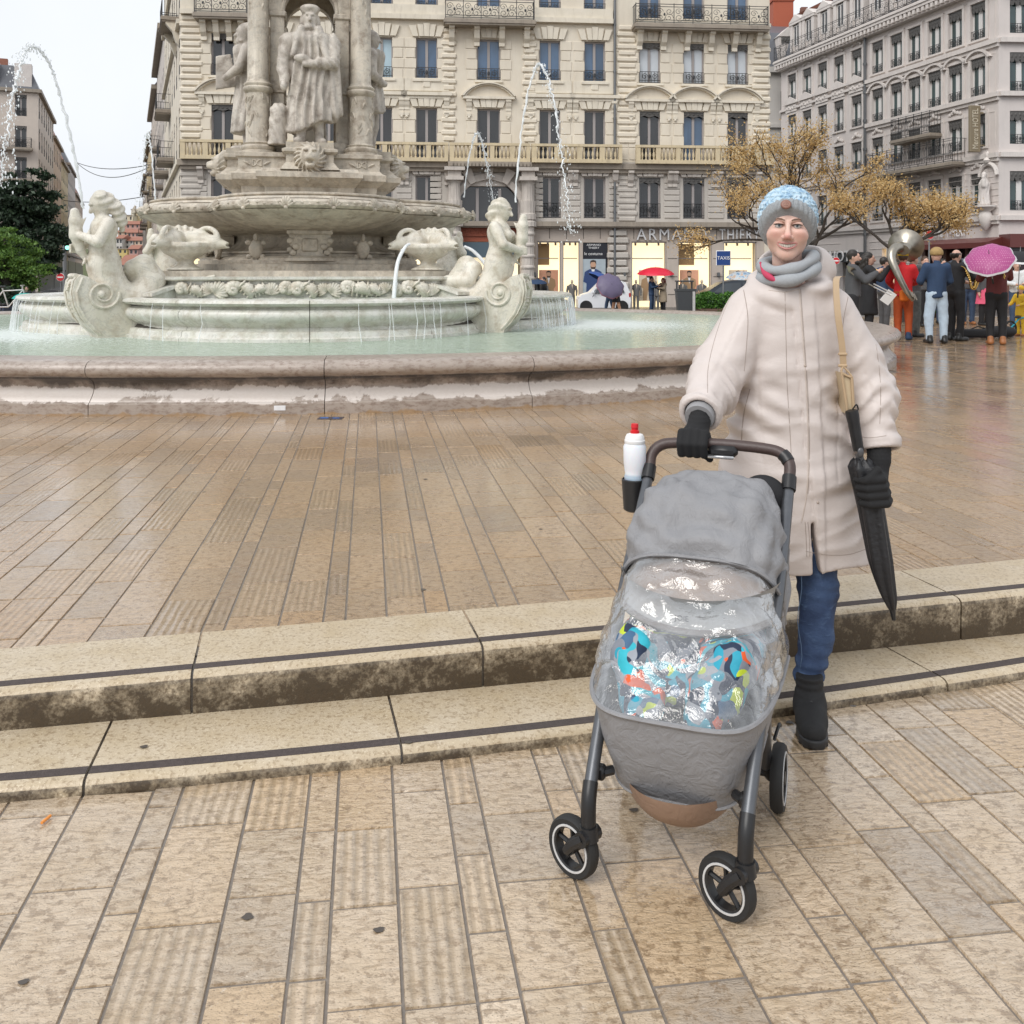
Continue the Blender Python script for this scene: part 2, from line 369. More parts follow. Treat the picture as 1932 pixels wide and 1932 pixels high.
def set_tint(me, vals):
    at = me.attributes.new('tint', 'FLOAT_COLOR', 'FACE'); at.data.foreach_set('color', np.asarray(vals, np.float32).ravel())
def slab_verts(a0, a1, b0, b1, zf, dz, tl):          # chamfered slab in (a across, b along) paving coordinates
    ch = .002; o = []
    for (da, zz) in ((0, -.05), (0, -.006), (ch, 0)):
        for (a, b) in ((a0 + da, b0 + da), (a1 - da, b0 + da), (a1 - da, b1 - da), (a0 + da, b1 - da)):
            x, y = JC * a + JD * b
            o.append((x, y, zf(x, y) + dz + tl * (a - a0) + zz))
    return o
_SF = [(0, 1, 5, 4), (1, 2, 6, 5), (2, 3, 7, 6), (3, 0, 4, 7), (4, 5, 9, 8), (5, 6, 10, 9), (6, 7, 11, 10), (7, 4, 8, 11), (8, 9, 10, 11)]
# joints measured in the photograph, continued outwards with the same rhythm
_core = [-.79, -.60, -.52, -.327, -.166, -.084, .07, .22, .31, .50, .585, .79, 1.0, 1.1]
_cyc = [.19, .16, .085, .17, .15, .085, .2]
STR = list(_core); _i = 0
while STR[-1] < 26: STR.append(STR[-1] + _cyc[_i % 7]); _i += 1
_i = 0
while STR[0] > -26: STR.insert(0, STR[0] - _cyc[_i % 7]); _i += 1
def rnd_tint(rg, n=9):
    g = rg.random(); return [[min(1, max(0, rg.gauss(.48, .24))), g, rg.random(), 1]] * n
def lay(bstart, bend, zf, lens, keep, seed, short=1.0):
    rg = random.Random(seed); out = []
    for a0, a1 in zip(STR[:-1], STR[1:]):
        am = (a0 + a1) / 2; b = bstart(am); e = bend(am)
        if b is None or b >= e: continue
        first = True
        while b < e:
            L = rg.uniform(*lens) * (1.0 if a1 - a0 > .12 else .72) * (rg.uniform(.35, 1) if first else 1); first = False; x, y = JC * am + JD * (b + L / 2)
            if keep(x, y): out.append((a0, a1, b, b + L, rg.uniform(-.0015, .0015), rg.uniform(-.006, .006), rnd_tint(rg), x, y))
            b += L
    return out
def slab_mesh(sl, zf, name):
    g = .0026; v = []; f = []; tn = []
    for s in sl:
        k = len(v); v += slab_verts(s[0] + g, s[1] - g, s[2] + g * 1.6, s[3] - g * 1.6, zf, s[4], s[5]); f += [tuple(i + k for i in q) for q in _SF]; tn += s[6]
    me = bpy.data.meshes.new(name); me.from_pydata(v, [], f); set_tint(me, tn); me.update(); return me
def pave(parent, sl, zf, cam_key, M_pave):
    sl.sort(key=cam_key)
    for s in sl[:300]:
        o = link_mesh('paving_slab', slab_mesh([s], zf, 'paving_slab'), M_pave, parent); 
        c = Vector((s[7], s[8], zf(s[7], s[8]))); o.data.transform(Matrix.Translation(-c)); o.location = c
    if len(sl) > 300: stuff(link_mesh('distant_paving_slabs', slab_mesh(sl[300:], zf, 'distant_paving_slabs'), M_pave, parent))
def b_at(a, fn, lo=0.0, hi=40.0):                     # first b where the strip passes the curve Y = fn(X)
    b = lo
    while b < hi:
        x, y = JC * a + JD * b
        if y > fn(x): return b
        b += .02
    return None
def grid_sheet(name, xs, ys, zf, mat):
    v = [(x, y, zf(x, y)) for y in ys for x in xs]; n = len(xs)
    f = [(j * n + i, j * n + i + 1, (j + 1) * n + i + 1, (j + 1) * n + i) for j in range(len(ys) - 1) for i in range(n - 1)]
    me = bpy.data.meshes.new(name); me.from_pydata(v, [], f); return structure(link_mesh(name, me, mat))

# lower square (falls gently to the right)
zl = lambda x, y: low_z(max(-6, min(6, x)))
lowp = grid_sheet('lower_pavement', list(np.linspace(-14, 14, 29)), [-12, -6, -2] + [-1 + .15 * i for i in range(60)], lambda x, y: zl(x, y) - .0045 - (.25 if y > lo_edge(x) + .3 else 0), M_joint)
sl = lay(lambda a: .35 - .15 * a, lambda a: b_at(a, lambda x: lo_edge(x) + .16, 0) or 8, zl, (.26, .46), lambda x, y: abs(x) < 4.5 and -.5 < y < 6, 3)
pave(lowp, sl, zl, lambda s: max(0, abs(s[7]) - .62 * max(s[8], .1)) * 9 + abs(s[8] - 2.4), M_pave)
# upper square round the fountain
zu = lambda x, y: ground_z(y)
def far_mat():
    t = NT('plaza_bedding'); p = t.pos(); n = t.noise(p, 5, 4)
    return t.out(t.mix(n, (.13, .105, .08), (.26, .21, .15)), t.math('ADD', t.math('MULTIPLY', n, .3), .12), t.bump(n, .3, .01))
ys = [2.4 + .1 * i for i in range(40)]
v = []; n = 61
plz = grid_sheet('plaza', list(np.linspace(-30, 30, 61)), [0, 1, 2, 3, 4, 6, 9, 12, 16, 20, 24, 27, 30, 34, 38, 42], lambda x, y: zu(x, y) - .0045 if y > 2.4 else -.3, M_joint)
me = plz.data                                          # pull the near edge back to under the upper step
for i, vt in enumerate(me.vertices):
    if vt.co.y < up_edge(vt.co.x) + .2: vt.co.y = up_edge(vt.co.x) + .18; vt.co.z = -.0045
su = lay(lambda a: b_at(a, lambda x: up_edge(x) + .24, -3, 30), lambda a: 33, zu, (.32, .58), lambda x, y: y < 33 and abs(x) < .62 * y + 2.5 and not (((x + 3.3) / 9.3) ** 2 + ((y - 15.6) / 6.7) ** 2 < 1), 5)
pave(plz, su, zu, lambda s: max(0, abs(s[7]) - .58 * s[8]) * 9 + s[8], M_paveup)
# asphalt streets round the square, out to the horizon
def asph():
    t = NT('wet_asphalt'); p = t.pos(); n = t.noise(p, 3, 5); f = t.noise(p, 90, 2)
    return t.out(t.mix(n, (.035, .035, .037), (.07, .068, .066)), t.ramp(n, [(.35, .15), (.65, .45)]), t.bump(f, .25, .004))
grid_sheet('street', [-1500, -300, -60, -30, 30, 60, 300, 1500], [-600, -60, -12, 8, 20, 42, 60, 120, 300, 1800], lambda x, y: -.616, asph())

# steps: stones swept along the measured curves
def step_stone(edge, x0, x1, zf, prof, name, mats, parent, n=10):
    mb = MB(); rs = []
    for i in range(n + 1):
        X = lerp(x0, x1, i / n); sl = (edge(X + .01) - edge(X - .01)) / .02; nn = math.hypot(1, sl); nx, ny = -sl / nn, 1 / nn
        z1 = zf(X); rs.append([(X + nx * o, edge(X) + ny * o, z1 + z) for (o, z) in prof])
    mb.rings(rs, True, True); me = mb.mesh(name, True, 40)
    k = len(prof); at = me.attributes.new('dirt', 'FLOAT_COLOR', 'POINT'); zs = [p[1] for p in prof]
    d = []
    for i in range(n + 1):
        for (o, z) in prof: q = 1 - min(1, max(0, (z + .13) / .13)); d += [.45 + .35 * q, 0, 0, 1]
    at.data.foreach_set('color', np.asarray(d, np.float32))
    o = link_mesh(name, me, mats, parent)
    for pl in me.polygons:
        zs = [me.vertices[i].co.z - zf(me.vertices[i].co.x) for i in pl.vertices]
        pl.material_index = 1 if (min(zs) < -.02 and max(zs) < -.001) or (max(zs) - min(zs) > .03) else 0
    return o
PU = [(.006, -.34), (.004, -.10), (.001, -.03), (.004, -.014), (.014, -.004), (.03, 0), (.20, .0005), (.372, 0), (.372, -.34)]
PL = [(.004, -.22), (.0, -.03), (.003, -.014), (.013, -.004), (.028, 0), (.2, 0), (.62, 0), (.62, -.22)]
zt_u = lambda X: .003
zt_l = lambda X: low_z(max(-6, min(6, X))) + .042
def course(name, edge, zf, prof, joints, so):
    root = structure(empty(name, (0, edge(0), 0)))
    for i, (a, b) in enumerate(zip(joints[:-1], joints[1:])):
        r = random.Random(i * 7 + len(name)); dz = r.uniform(-.0015, .0015)
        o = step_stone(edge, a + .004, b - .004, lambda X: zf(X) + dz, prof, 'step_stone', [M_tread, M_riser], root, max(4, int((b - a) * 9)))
        st = step_stone(edge, a + .004, b - .004, lambda X: zf(X) + dz, [(so, -.01), (so, .0012), (so + .042, .0012), (so + .042, -.01)], 'grip_strip', M_strip, o, max(4, int((b - a) * 9)))
    jb = step_stone(edge, joints[0], joints[-1], lambda X: zf(X) - .012, [(o + .012 if o < .1 else o - .004, z) for o, z in prof], 'joint_filling', [M_joint, M_joint], root, 90)
course('upper_step', up_edge, zt_u, PU, [-9.2, -8.1, -7.1, -6.05, -5.0, -4, -3, -2.05, -1.035, -.10, .93, 1.79, 2.8, 3.8, 4.8, 5.85, 6.9, 7.9, 9], .046)
course('lower_step', lo_edge, zt_l, PL, [-9.2, -8.2, -7.2, -6.15, -5.2, -4.1, -3.1, -2.15, -1.2, -.33, .62, 1.56, 2.6, 3.6, 4.6, 5.7, 6.7, 7.7, 8.8], .040)
mb = MB(); p = Vector((PX(87, 2.52), 2.52, low_z(-1.25) + .006)); mb.tube([p + Vector((-.004, -.016, 0)), p + Vector((.004, .016, .001))], .004, 8)
tag(mb.build('cigarette_butt', plain('butt_paper', (.75, .28, .06), .6)), 'orange cigarette butt lying by the kerb joint of the lower step', 'cigarette butt')

# old chewing-gum spots trodden into the stone
rg = random.Random(3); m = MB()
for (x, y, D, z) in [(272, 1408, None, 't'), (770, 1400, None, 't'), (1490, 1362, None, 'l'), (1610, 1332, None, 't')] + [(rg.uniform(20, 1900), rg.uniform(1500, 1920), None, 'l') for _ in range(4)] + [(rg.uniform(100, 1200), rg.uniform(860, 1150), None, 'u') for _ in range(5)]:
    for _ in range(8):
        zz_ = .0015 if z == 'u' else None; X_ = 0
        D = 2.4
        for k in range(8):
            X_ = PX(x, D); zz_ = {'u': .002, 'l': low_z(X_) + .003, 't': low_z(X_) + .0445}[z]; D = F_PX * (CAMZ - zz_) / (y - HOR)
    r_ = rg.uniform(.008, .014); a0 = rg.random() * 6; n_ = 12
    m.add([(X_ + r_ * (1 + .25 * math.sin(3 * a + a0)) * math.cos(a), D + r_ * (1 + .2 * math.cos(2 * a + a0)) * math.sin(a) * .8, zz_) for a in [2 * PI * j / n_ for j in range(n_)]], [tuple(range(n_))])
stuff(tag(m.build('gum_spots', plain('old_gum', (.075, .062, .052), .4)), 'dark flat chewing gum spots trodden into the paving', 'gum spots'))

t = thing('drain_plate', 'small dark metal plate with blue paint marks in the paving by the pool wall', 'drain cover', (PX(624, 8.45), 8.45, 0)); m = MB(); m.bx(-.11, .11, -.06, .06, .0, .005); m.build('plate', plain('plate_iron', (.05, .045, .06), .4), t, world=False); m = MB(); m.bx(-.09, -.02, -.03, .02, .005, .007); m.bx(.02, .08, -.03, .0, .005, .007); stuff(m.build('blue_paint', plain('blue_paint', (.06, .16, .45), .5), t, world=False))
# ================================================================== FOUNTAIN
FC = Vector((-3.376, 15.8, 0)); FR = R(12)
FM = Matrix.Translation(FC) @ rotz(FR)
def fw(x, y, z): return FM @ Vector((x, y, z))
def marble(name, a, b, green, dark, wet=False):
    t = NT(name); p = t.pos(); n = t.noise(p, 1.6, 5, .6); st = t.noise(t.mapv(p, sc=(1, 1, .22)), 4.5, 5, .65, .4); f = t.noise(p, 30, 4, .65)
    vein = t.noise(p, 2.2, 7, .6, 2.2)
    c = t.mix(t.ramp(n, [(.3, 0), (.7, 1)]), a, b)
    c = t.mix(t.ramp(st, [(.42, 0), (.66, .85)]), c, green)
    c = t.mix(t.ramp(vein, [(.47, 0), (.5, .35), (.53, 0)]), c, (.30, .30, .28))
    c = t.mix(t.ramp(t.noise(p, 6, 6, .7), [(.48, 0), (.66, .8)]), c, dark)
    c = t.mix(t.ramp(f, [(.6, 0), (.8, .4)]), c, (.30, .27, .22))
    return t.out(c, t.math('ADD', t.math('MULTIPLY', n, .3), .12 if wet else .38), t.bump(t.math('ADD', f, st), .25, .012), spec=.5)
M_marb = marble('fountain_marble', (.64, .58, .48), (.50, .44, .36), (.38, .34, .28), (.26, .21, .16))
M_stat = marble('statue_marble', (.66, .61, .54), (.50, .45, .39), (.34, .30, .26), (.24, .20, .165))
M_wetm = marble('wet_marble', (.72, .70, .66), (.65, .64, .59), (.56, .56, .47), (.44, .40, .33), True)
M_siren = marble('siren_marble', (.72, .68, .60), (.66, .62, .54), (.57, .54, .44), (.44, .38, .29))
def pinkstone():
    t = NT('basin_limestone'); p = t.pos(); n = t.noise(p, 3, 5, .62); f = t.noise(p, 40, 4, .65); z = t.sep(p)[2]
    st = t.noise(t.mapv(p, sc=(1, 1, .35)), 3.2, 6, .68, .3)
    c = t.mix(t.ramp(n, [(.3, 0), (.7, 1)]), (.41, .35, .305), (.32, .27, .23))
    c = t.mix(t.ramp(t.noise(t.mapv(p, sc=(1, 1, 2)), 16, 5, .7), [(.47, 0), (.62, .7)]), c, (.20, .145, .115))
    zz = t.ramp(z, [(.05, 0), (.12, .3), (.2, .45), (.30, .02), (.36, 0)])
    c = t.mix(t.ramp(t.math('ADD', st, zz), [(.78, 0), (.82, .85)]), c, t.mix(f, (.62, .56, .51), (.74, .69, .65)))
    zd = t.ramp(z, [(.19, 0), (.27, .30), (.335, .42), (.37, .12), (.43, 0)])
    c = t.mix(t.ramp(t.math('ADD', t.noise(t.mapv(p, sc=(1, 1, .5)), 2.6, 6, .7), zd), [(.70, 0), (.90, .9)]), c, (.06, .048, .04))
    c = t.mix(t.ramp(t.math('ADD', t.noise(p, 5, 5, .6), t.ramp(z, [(0, .35), (.05, 0)])), [(.7, 0), (.8, .7)]), c, (.33, .20, .085))
    return t.out(c, t.math('ADD', t.math('MULTIPLY', n, .35), .14), t.bump(f, .35, .006))
M_pink = pinkstone()
M_dark = plain('dark_joint', (.06, .05, .042), .7)

def sweep(path, prof, name, mat, parent, world=True, smooth=True, ang=42):       # closed (offset, z) profile along a path of (x, y, nx, ny)
    return MB().rings([[(x + nx * o, y + ny * o, z) for (o, z) in prof] for (x, y, nx, ny) in path], True, True).build(name, mat, parent, smooth, ang, world)
# ---- outer basin: oval wall of long coping stones
EC, EA, EB = (-3.3, 15.6), 9.22, 7.0
def ell_pt(a):
    x, y = EA * math.cos(a), EB * math.sin(a); nx, ny = math.cos(a) / EA, math.sin(a) / EB; k = math.hypot(nx, ny)
    return (EC[0] + x, EC[1] + y, nx / k, ny / k)
def ell_a(X): return -math.acos((X - EC[0]) / EA)
PB = [(-.42, -.05), (0, -.05), (0, .10), (-.012, .112), (-.03, .118), (-.035, .13), (-.07, .16), (-.105, .21), (-.115, .255), (-.095, .295), (-.06, .318), (-.42, .318)]
PC = [(-.62, .25), (-.045, .319), (-.035, .324), (-.035, .340), (.0, .345), (.038, .362), (.062, .40), (.058, .44), (.03, .475), (-.02, .495), (-.07, .501), (-.42, .506), (-.5, .495), (-.56, .46)]
basin = thing('basin_wall', 'oval pinkish limestone wall of the outer pool with a rounded weathered coping', 'fountain basin', (EC[0], EC[1], 0))
js = [ell_a(PX(165, 8.6)), ell_a(PX(610, 8.65)), ell_a(PX(1005, 8.95)), ell_a(PX(1322, 9.7)), ell_a(3.6), ell_a(5.0)]
step_a = .235
while js[-1] < PI * 2 + js[0] - step_a * 1.5: js.append(js[-1] + (step_a if not -.6 < js[-1] < .4 else .16))
js.append(js[0] + 2 * PI)
for i in range(len(js) - 1):
    a0, a1 = js[i] + .0004, js[i + 1] - .0004; n = max(6, int((a1 - a0) * 40))
    pt = [ell_pt(lerp(a0, a1, k / n)) for k in range(n + 1)]
    sweep(pt, PC, 'coping_stone', M_pink, basin); sweep(pt, PB, 'wall_stone', M_pink, basin)
pt = [ell_pt(2 * PI * k / 160) for k in range(161)]
sweep(pt, [(-.40, -.1), (-.016, -.1), (-.016, .095), (-.08, .11), (-.14, .20), (-.14, .29), (-.10, .315), (-.03, .35), (.045, .41), (.02, .47), (-.05, .49), (-.40, .492)], 'joint_filling', M_dark, basin)

m = MB(); x_, y_ = PX(526, 8.62), 0; a_ = ell_a(x_); q_ = ell_pt(a_); m.box((q_[0] + q_[2] * .001, q_[1] + q_[3] * .001, .062), (.105, .006, .045), rz=math.atan2(q_[3], q_[2]) + PI / 2, bev=.002); m.build('paint_mark', plain('white_mark', (.75, .76, .78), .5), basin)
# ---- water
def water_mat():
    t = NT('pool_water'); p = t.pos(); s = t.mapv(p, rot=(0, 0, .2), sc=(.8, 1.5, 1)); w = t.noise(s, 5, 4, .6, .6); w2 = t.noise(s, 16, 3, .6, .4)
    v = t.n.new('ShaderNodeVectorMath'); v.operation = 'DISTANCE'; t.l.new(p, v.inputs[0]); v.inputs[1].default_value = (-6.6, 13.2, .485)
    v2 = t.n.new('ShaderNodeVectorMath'); v2.operation = 'DISTANCE'; t.l.new(p, v2.inputs[0]); v2.inputs[1].default_value = (1.2, 15.6, .485)
    near = t.ramp(v.outputs['Value'], [(.0, 1)] and [(.0, .34), (1.0, 0)]); 
    d = t.math('MULTIPLY', t.math('MINIMUM', v.outputs['Value'], v2.outputs['Value']), .25)
    fm = t.ramp(t.math('ADD', t.noise(s, 22, 5, .7), t.ramp(d, [(.05, .40), (.45, .16), (1, 0)])), [(.62, 0), (.78, .85)])
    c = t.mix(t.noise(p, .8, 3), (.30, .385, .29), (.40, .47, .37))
    rp = t.noise(t.mapv(p, rot=(0, 0, .15), sc=(1, 2.6, 1)), 9, 4, .65, .8); c = t.mix(t.ramp(rp, [(.50, 0), (.60, .45), (.75, .7)]), c, (.58, .66, .60)); c = t.mix(t.ramp(rp, [(.28, .5), (.42, 0)]), c, (.20, .27, .20))  # ripple glints painted into the colour as pale streaks, with darker troughs
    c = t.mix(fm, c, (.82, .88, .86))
    b = t.bump(w2, .8, .04, t.bump(w, 1.0, .10))
    return t.out(c, t.math('ADD', t.math('MULTIPLY', fm, .3), .16), b, spec=.45)
M_water = water_mat()
mb = MB(); rs = []
for k in range(14): rs.append([(EC[0] + (EA - .5) * q * math.cos(2 * PI * j / 96), EC[1] + (EB - .5) * q * math.sin(2 * PI * j / 96), .452) for j in range(96) for q in [max(.02, k / 13)]])
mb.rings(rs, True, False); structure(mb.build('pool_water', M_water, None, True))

# ---- the monument
FT = thing('fountain', 'tall marble fountain with robed statues and fish-tailed figures in the oval pool', 'fountain', FC, FR)
def F(mb, name, mat, smooth=True, ang=42, parent=None): return mb.build(name, mat, parent or FT, smooth, ang, False)
def ilobe(a, c=1.75, Rr=2.65):
    f = (a + PI / 4) % (PI / 2) - PI / 4; return c * math.cos(f) + math.sqrt(Rr * Rr - (c * math.sin(f)) ** 2)
def arc(r, a0, a1, n):
    o = []
    for k in range(n + 1):
        a = lerp(a0, a1, k / n); am = (a0 + a1) / 2; ax = round((am) / (PI / 2)) * PI / 2; q = ilobe(a); x, y = q * math.cos(a), q * math.sin(a); nx, ny = x - 1.75 * math.cos(ax), y - 1.75 * math.sin(ax); h = math.hypot(nx, ny); o.append((x, y, nx / h, ny / h))
    return o
PI_IN = [(-.55, .40), (-.02, .40), (-.02, .49), (-.06, .505), (-.07, .56), (-.09, .575), (-.15, .585), (-.17, .62), (-.12, .66), (-.05, .70), (-.01, .75), (-.01, .80), (-.04, .84), (-.09, .853), (-.10, .87), (-.07, .885), (0, .90), (.03, .925), (.02, .955), (-.03, .972), (-.16, .978), (-.3, .965), (-.42, .92), (-.48, .85)]
NB = 16
for k in range(NB):
    a0 = -PI / 2 + k * 2 * PI / NB; sweep(arc(4.40, a0 + .001, a0 + 2 * PI / NB - .001, 12), PI_IN, 'basin_stone', M_wetm, FT, False)
F(MB().lathe([(.9, .30), (.98, .40), (.972, .55), (.952, .62), (.984, .76), (.97, .86), (.993, .92), (.985, .95), (.95, .955), (.9, .90)], n=128, shape=ilobe), 'joint_filling', M_dark)
F(MB().lathe([(.02, .90), (.5, .90), (.93, .902)], n=96, shape=ilobe), 'inner_water', M_water)
# central plinth with shell friezes and ramps to the corner figures
mb = MB(); q = 1.8
def octa(r, c, z): return [(r - c, -r, z), (r, -r + c, z), (r, r - c, z), (r - c, r, z), (-r + c, r, z), (-r, r - c, z), (-r, -r + c, z), (-r + c, -r, z)]
def stack(levels, cut=.75): return MB().rings([octa(r, c if c is not None else cut, z) for (r, z, c) in levels])
F(stack([(2.62, .85, .8), (2.62, .955, .8), (2.58, .962, .8), (2.58, 1.185, .8), (2.62, 1.19, .8), (2.66, 1.21, .8), (2.66, 1.245, .8), (2.6, 1.25, .8)]), 'plinth', M_wetm, False)
F(stack([(2.35, 1.24, .7), (2.35, 1.33, .7), (2.2, 1.335, .7)]), 'plinth_slab', M_marb, False)
F(stack([(1.72, 1.32, .5), (1.72, 1.43, .5), (1.66, 1.44, .5), (1.66, 1.49, .5)]), 'stem_base', M_marb, False)
def stemshape(a):
    c = abs(math.cos(2 * a)); return 1 + .10 * (c ** 3) - .04 * (1 - c)
F(MB().lathe([(1.60, 1.48), (1.60, 1.52), (1.55, 1.55), (1.40, 1.565), (1.38, 1.60), (1.42, 1.61), (1.42, 1.635), (1.34, 1.65), (1.2, 1.70), (1.12, 1.78), (1.10, 1.86), (1.14, 1.92), (1.2, 1.97)], n=96, shape=stemshape), 'stem', M_marb)
for k in range(4):                                       # brackets, turtles
    A = rotz(k * PI / 2)
    m = MB(); m.extr([(-.27, 1.47), (.27, 1.47), (.24, 1.55), (.19, 1.60), (.20, 1.72), (.29, 1.80), (.32, 1.90), (-.32, 1.90), (-.29, 1.80), (-.20, 1.72), (-.19, 1.60), (-.24, 1.55)], -1.62, -1.2); m.bx(-.34, .34, -1.68, -1.2, 1.88, 1.95, .015); m.bx(-.12, .12, -1.65, -1.6, 1.62, 1.82, .02)
    for sx in (-1, 1):
        for i in range(9): m.ball((sx * (.25 + .05 * math.sin(i * 2.1)), -1.60 + .03 * math.cos(i * 3), 1.47 + .045 * i), (.055, .05, .05), 7, 5)
    F(m.xf(A), 'bracket', M_marb)
    for sx in (-1, 1):
        m = MB(); cx, cy = .80 * sx, -1.40; m.ball((cx, cy, 1.66), (.105, .06, .15), 12, 9); m.ball((cx, cy - .04, 1.84), (.035, .04, .06), 8, 6)
        for lx_, lz_ in ((-.11, .1), (.11, .1), (-.1, -.11), (.1, -.11)): m.ball((cx + lx_, cy - .01, 1.66 + lz_), (.045, .03, .04), 8, 5)
        m.tube([(cx, cy, 1.53), (cx + .02, cy, 1.46)], [.02, .006], 6); F(m.xf(A), 'carved_turtle', M_marb)
# frieze shells (three kinds repeated along the fronts), ramps
def shell_mesh(kind):
    m = MB()
    if kind == 0:
        for i in range(14): a = i * .62; r = .098 * (1 - i / 16); m.ball((r * .55 * math.cos(a) * (1 - i / 20), -.012 * i * .5 - .01, r * .55 * math.sin(a)), (r * .62, r * .6, r * .62), 8, 6)
    elif kind == 1:
        for i in range(9): a = lerp(-1.25, 1.25, i / 8); m.tube([(0, -.01, -.08), (.07 * math.sin(a), -.05, -.08 + .09 * math.cos(a)), (.12 * math.sin(a), -.02, -.08 + .165 * math.cos(a))], [.008, .024, .018], 6)
    else:
        m.tube([(-.14, 0, -.05), (-.06, -.03, .0), (.02, -.05, .02), (.09, -.04, -.01), (.14, -.01, -.06)], [.012, .05, .075, .055, .012], 10)
        for i in range(4): m.tube([(-.08 + i * .055, -.01, .09), (-.07 + i * .055, -.10, .03), (-.08 + i * .055, -.04, -.08)], .012, 5)
    return m.mesh('carved_shell', True, 60)
SH = [shell_mesh(k) for k in range(3)]
for me_ in SH: me_.materials.append(M_siren)
for k in (0, 1, 3):
    for i in range(21):
        o = link_mesh('carved_shell', SH[(i * 2 + i // 3 + k) % 3], None, FT, False); x = -1.72 + i * .172
        o.matrix_local = rotz(k * PI / 2) @ Matrix.Translation((x, -2.59, 1.075 + .012 * math.sin(i * 4))) @ Matrix.Rotation(.9 * math.sin(i * 2.7), 4, 'Y') @ Matrix.Scale(1.12 + .2 * math.sin(i * 5), 4)
for k in range(4):
    A = rotz(k * PI / 2 + PI / 4)
    m = MB(); m.prism([(2.5, .86), (3.55, .86), (3.45, 1.0), (2.62, 1.24), (2.5, 1.24)], lambda p, s: ((p[0], (-.55, .55)[s], p[1])))
    m.prism([(2.55, 1.245), (3.5, .985), (3.5, 1.03), (2.58, 1.29), (2.4, 1.29), (2.4, 1.245)], lambda p, s: ((p[0], (-.6, .6)[s], p[1]))); F(m.xf(A), 'ramp', M_wetm, False)
    for s in (-1, 1):
        m = MB(); m.tube([(2.72, s * .57, 1.02), (2.8, s * .6, 1.13), (2.72, s * .6, 1.2), (2.64, s * .6, 1.14), (2.7, s * .6, 1.08)], [.05, .045, .04, .035, .02], 8); m.tube([(2.75, s * .58, 1.0), (2.9, s * .6, 1.08), (2.97, s * .6, 1.16), (3.05, s * .6, 1.12)], [.04, .035, .025, .01], 7); m.ball((2.68, s * .58, .98), (.07, .05, .06), 9, 6)
        F(m.xf(A), 'carved_scroll', M_siren)
# lobed bowl
def lobe(a, c=1.2, Rr=1.5):
    f = (a + PI / 4) % (PI / 2) - PI / 4; return c * math.cos(f) + math.sqrt(Rr * Rr - (c * math.sin(f)) ** 2)
def bowl_prof(fr): return [(f, z) for f, z in fr]
NA = 240
def bowl(prof, flute=0):
    rs = []
    for (f, z, fl) in prof: rs.append([((lobe(a) * f * (1 + fl * math.cos(72 * a))) * math.cos(a), (lobe(a) * f * (1 + fl * math.cos(72 * a))) * math.sin(a), z) for j in range(NA) for a in [2 * PI * j / NA]])
    return rs
F(MB().rings(bowl([(.40, 1.90, 0), (.46, 1.90, .0), (.60, 1.935, .006), (.76, 2.0, .008), (.89, 2.085, .007), (.965, 2.17, .004), (.985, 2.20, 0), (.975, 2.21, 0)])), 'bowl', M_marb, True, 60)
F(MB().rings(bowl([(.975, 2.208, 0), (.995, 2.215, 0), (1.008, 2.25, 0), (1.008, 2.30, 0), (.995, 2.335, 0), (.975, 2.345, 0), (.92, 2.35, 0)])), 'bowl_band', M_marb)
F(MB().rings(bowl([(.915, 2.345, 0), (.945, 2.36, 0), (.938, 2.39, 0), (.925, 2.40, 0), (.935, 2.42, 0), (.935, 2.44, 0), (.915, 2.452, 0), (.88, 2.45, 0), (.86, 2.43, 0), (.84, 2.34, 0), (.3, 2.33, 0)])), 'bowl_rim', M_marb)
m = MB()
for i in range(7): a = lerp(-1.2, 1.2, i / 6); m.tube([(0, -.01, -.05), (.055 * math.sin(a), -.045, -.05 + .07 * math.cos(a)), (.085 * math.sin(a), -.015, -.05 + .125 * math.cos(a))], [.008, .02, .016], 6)
m.ball((0, -.03, -.055), (.03, .03, .025), 8, 5); SC = m.mesh('scallop', True, 60); SC.materials.append(M_marb)
def on_lobe(a, f=1.005, z=2.275):
    e = .01; p = Vector((lobe(a) * f * math.cos(a), lobe(a) * f * math.sin(a), z)); q = Vector((lobe(a + e) * f * math.cos(a + e), lobe(a + e) * f * math.sin(a + e), z)) - p
    return p, math.atan2(q.y, q.x)
for k in range(4):
    for i in range(6):
        a = -PI / 2 + k * PI / 2 + (i - 2.5) * .235; p, r = on_lobe(a); o = link_mesh('scallop', SC, None, FT, False); o.matrix_local = Matrix.Translation(p) @ rotz(r) @ Matrix.Scale(1.15, 4)
garl = MB()
for i in range(160):
    a = 2 * PI * i / 160; p, r = on_lobe(a, 1.003, 2.275 + .018 * math.sin(i * 2.4)); garl.ball(p, (.03, .03, .022), 6, 4)
stuff(F(garl, 'bowl_garland', M_marb))
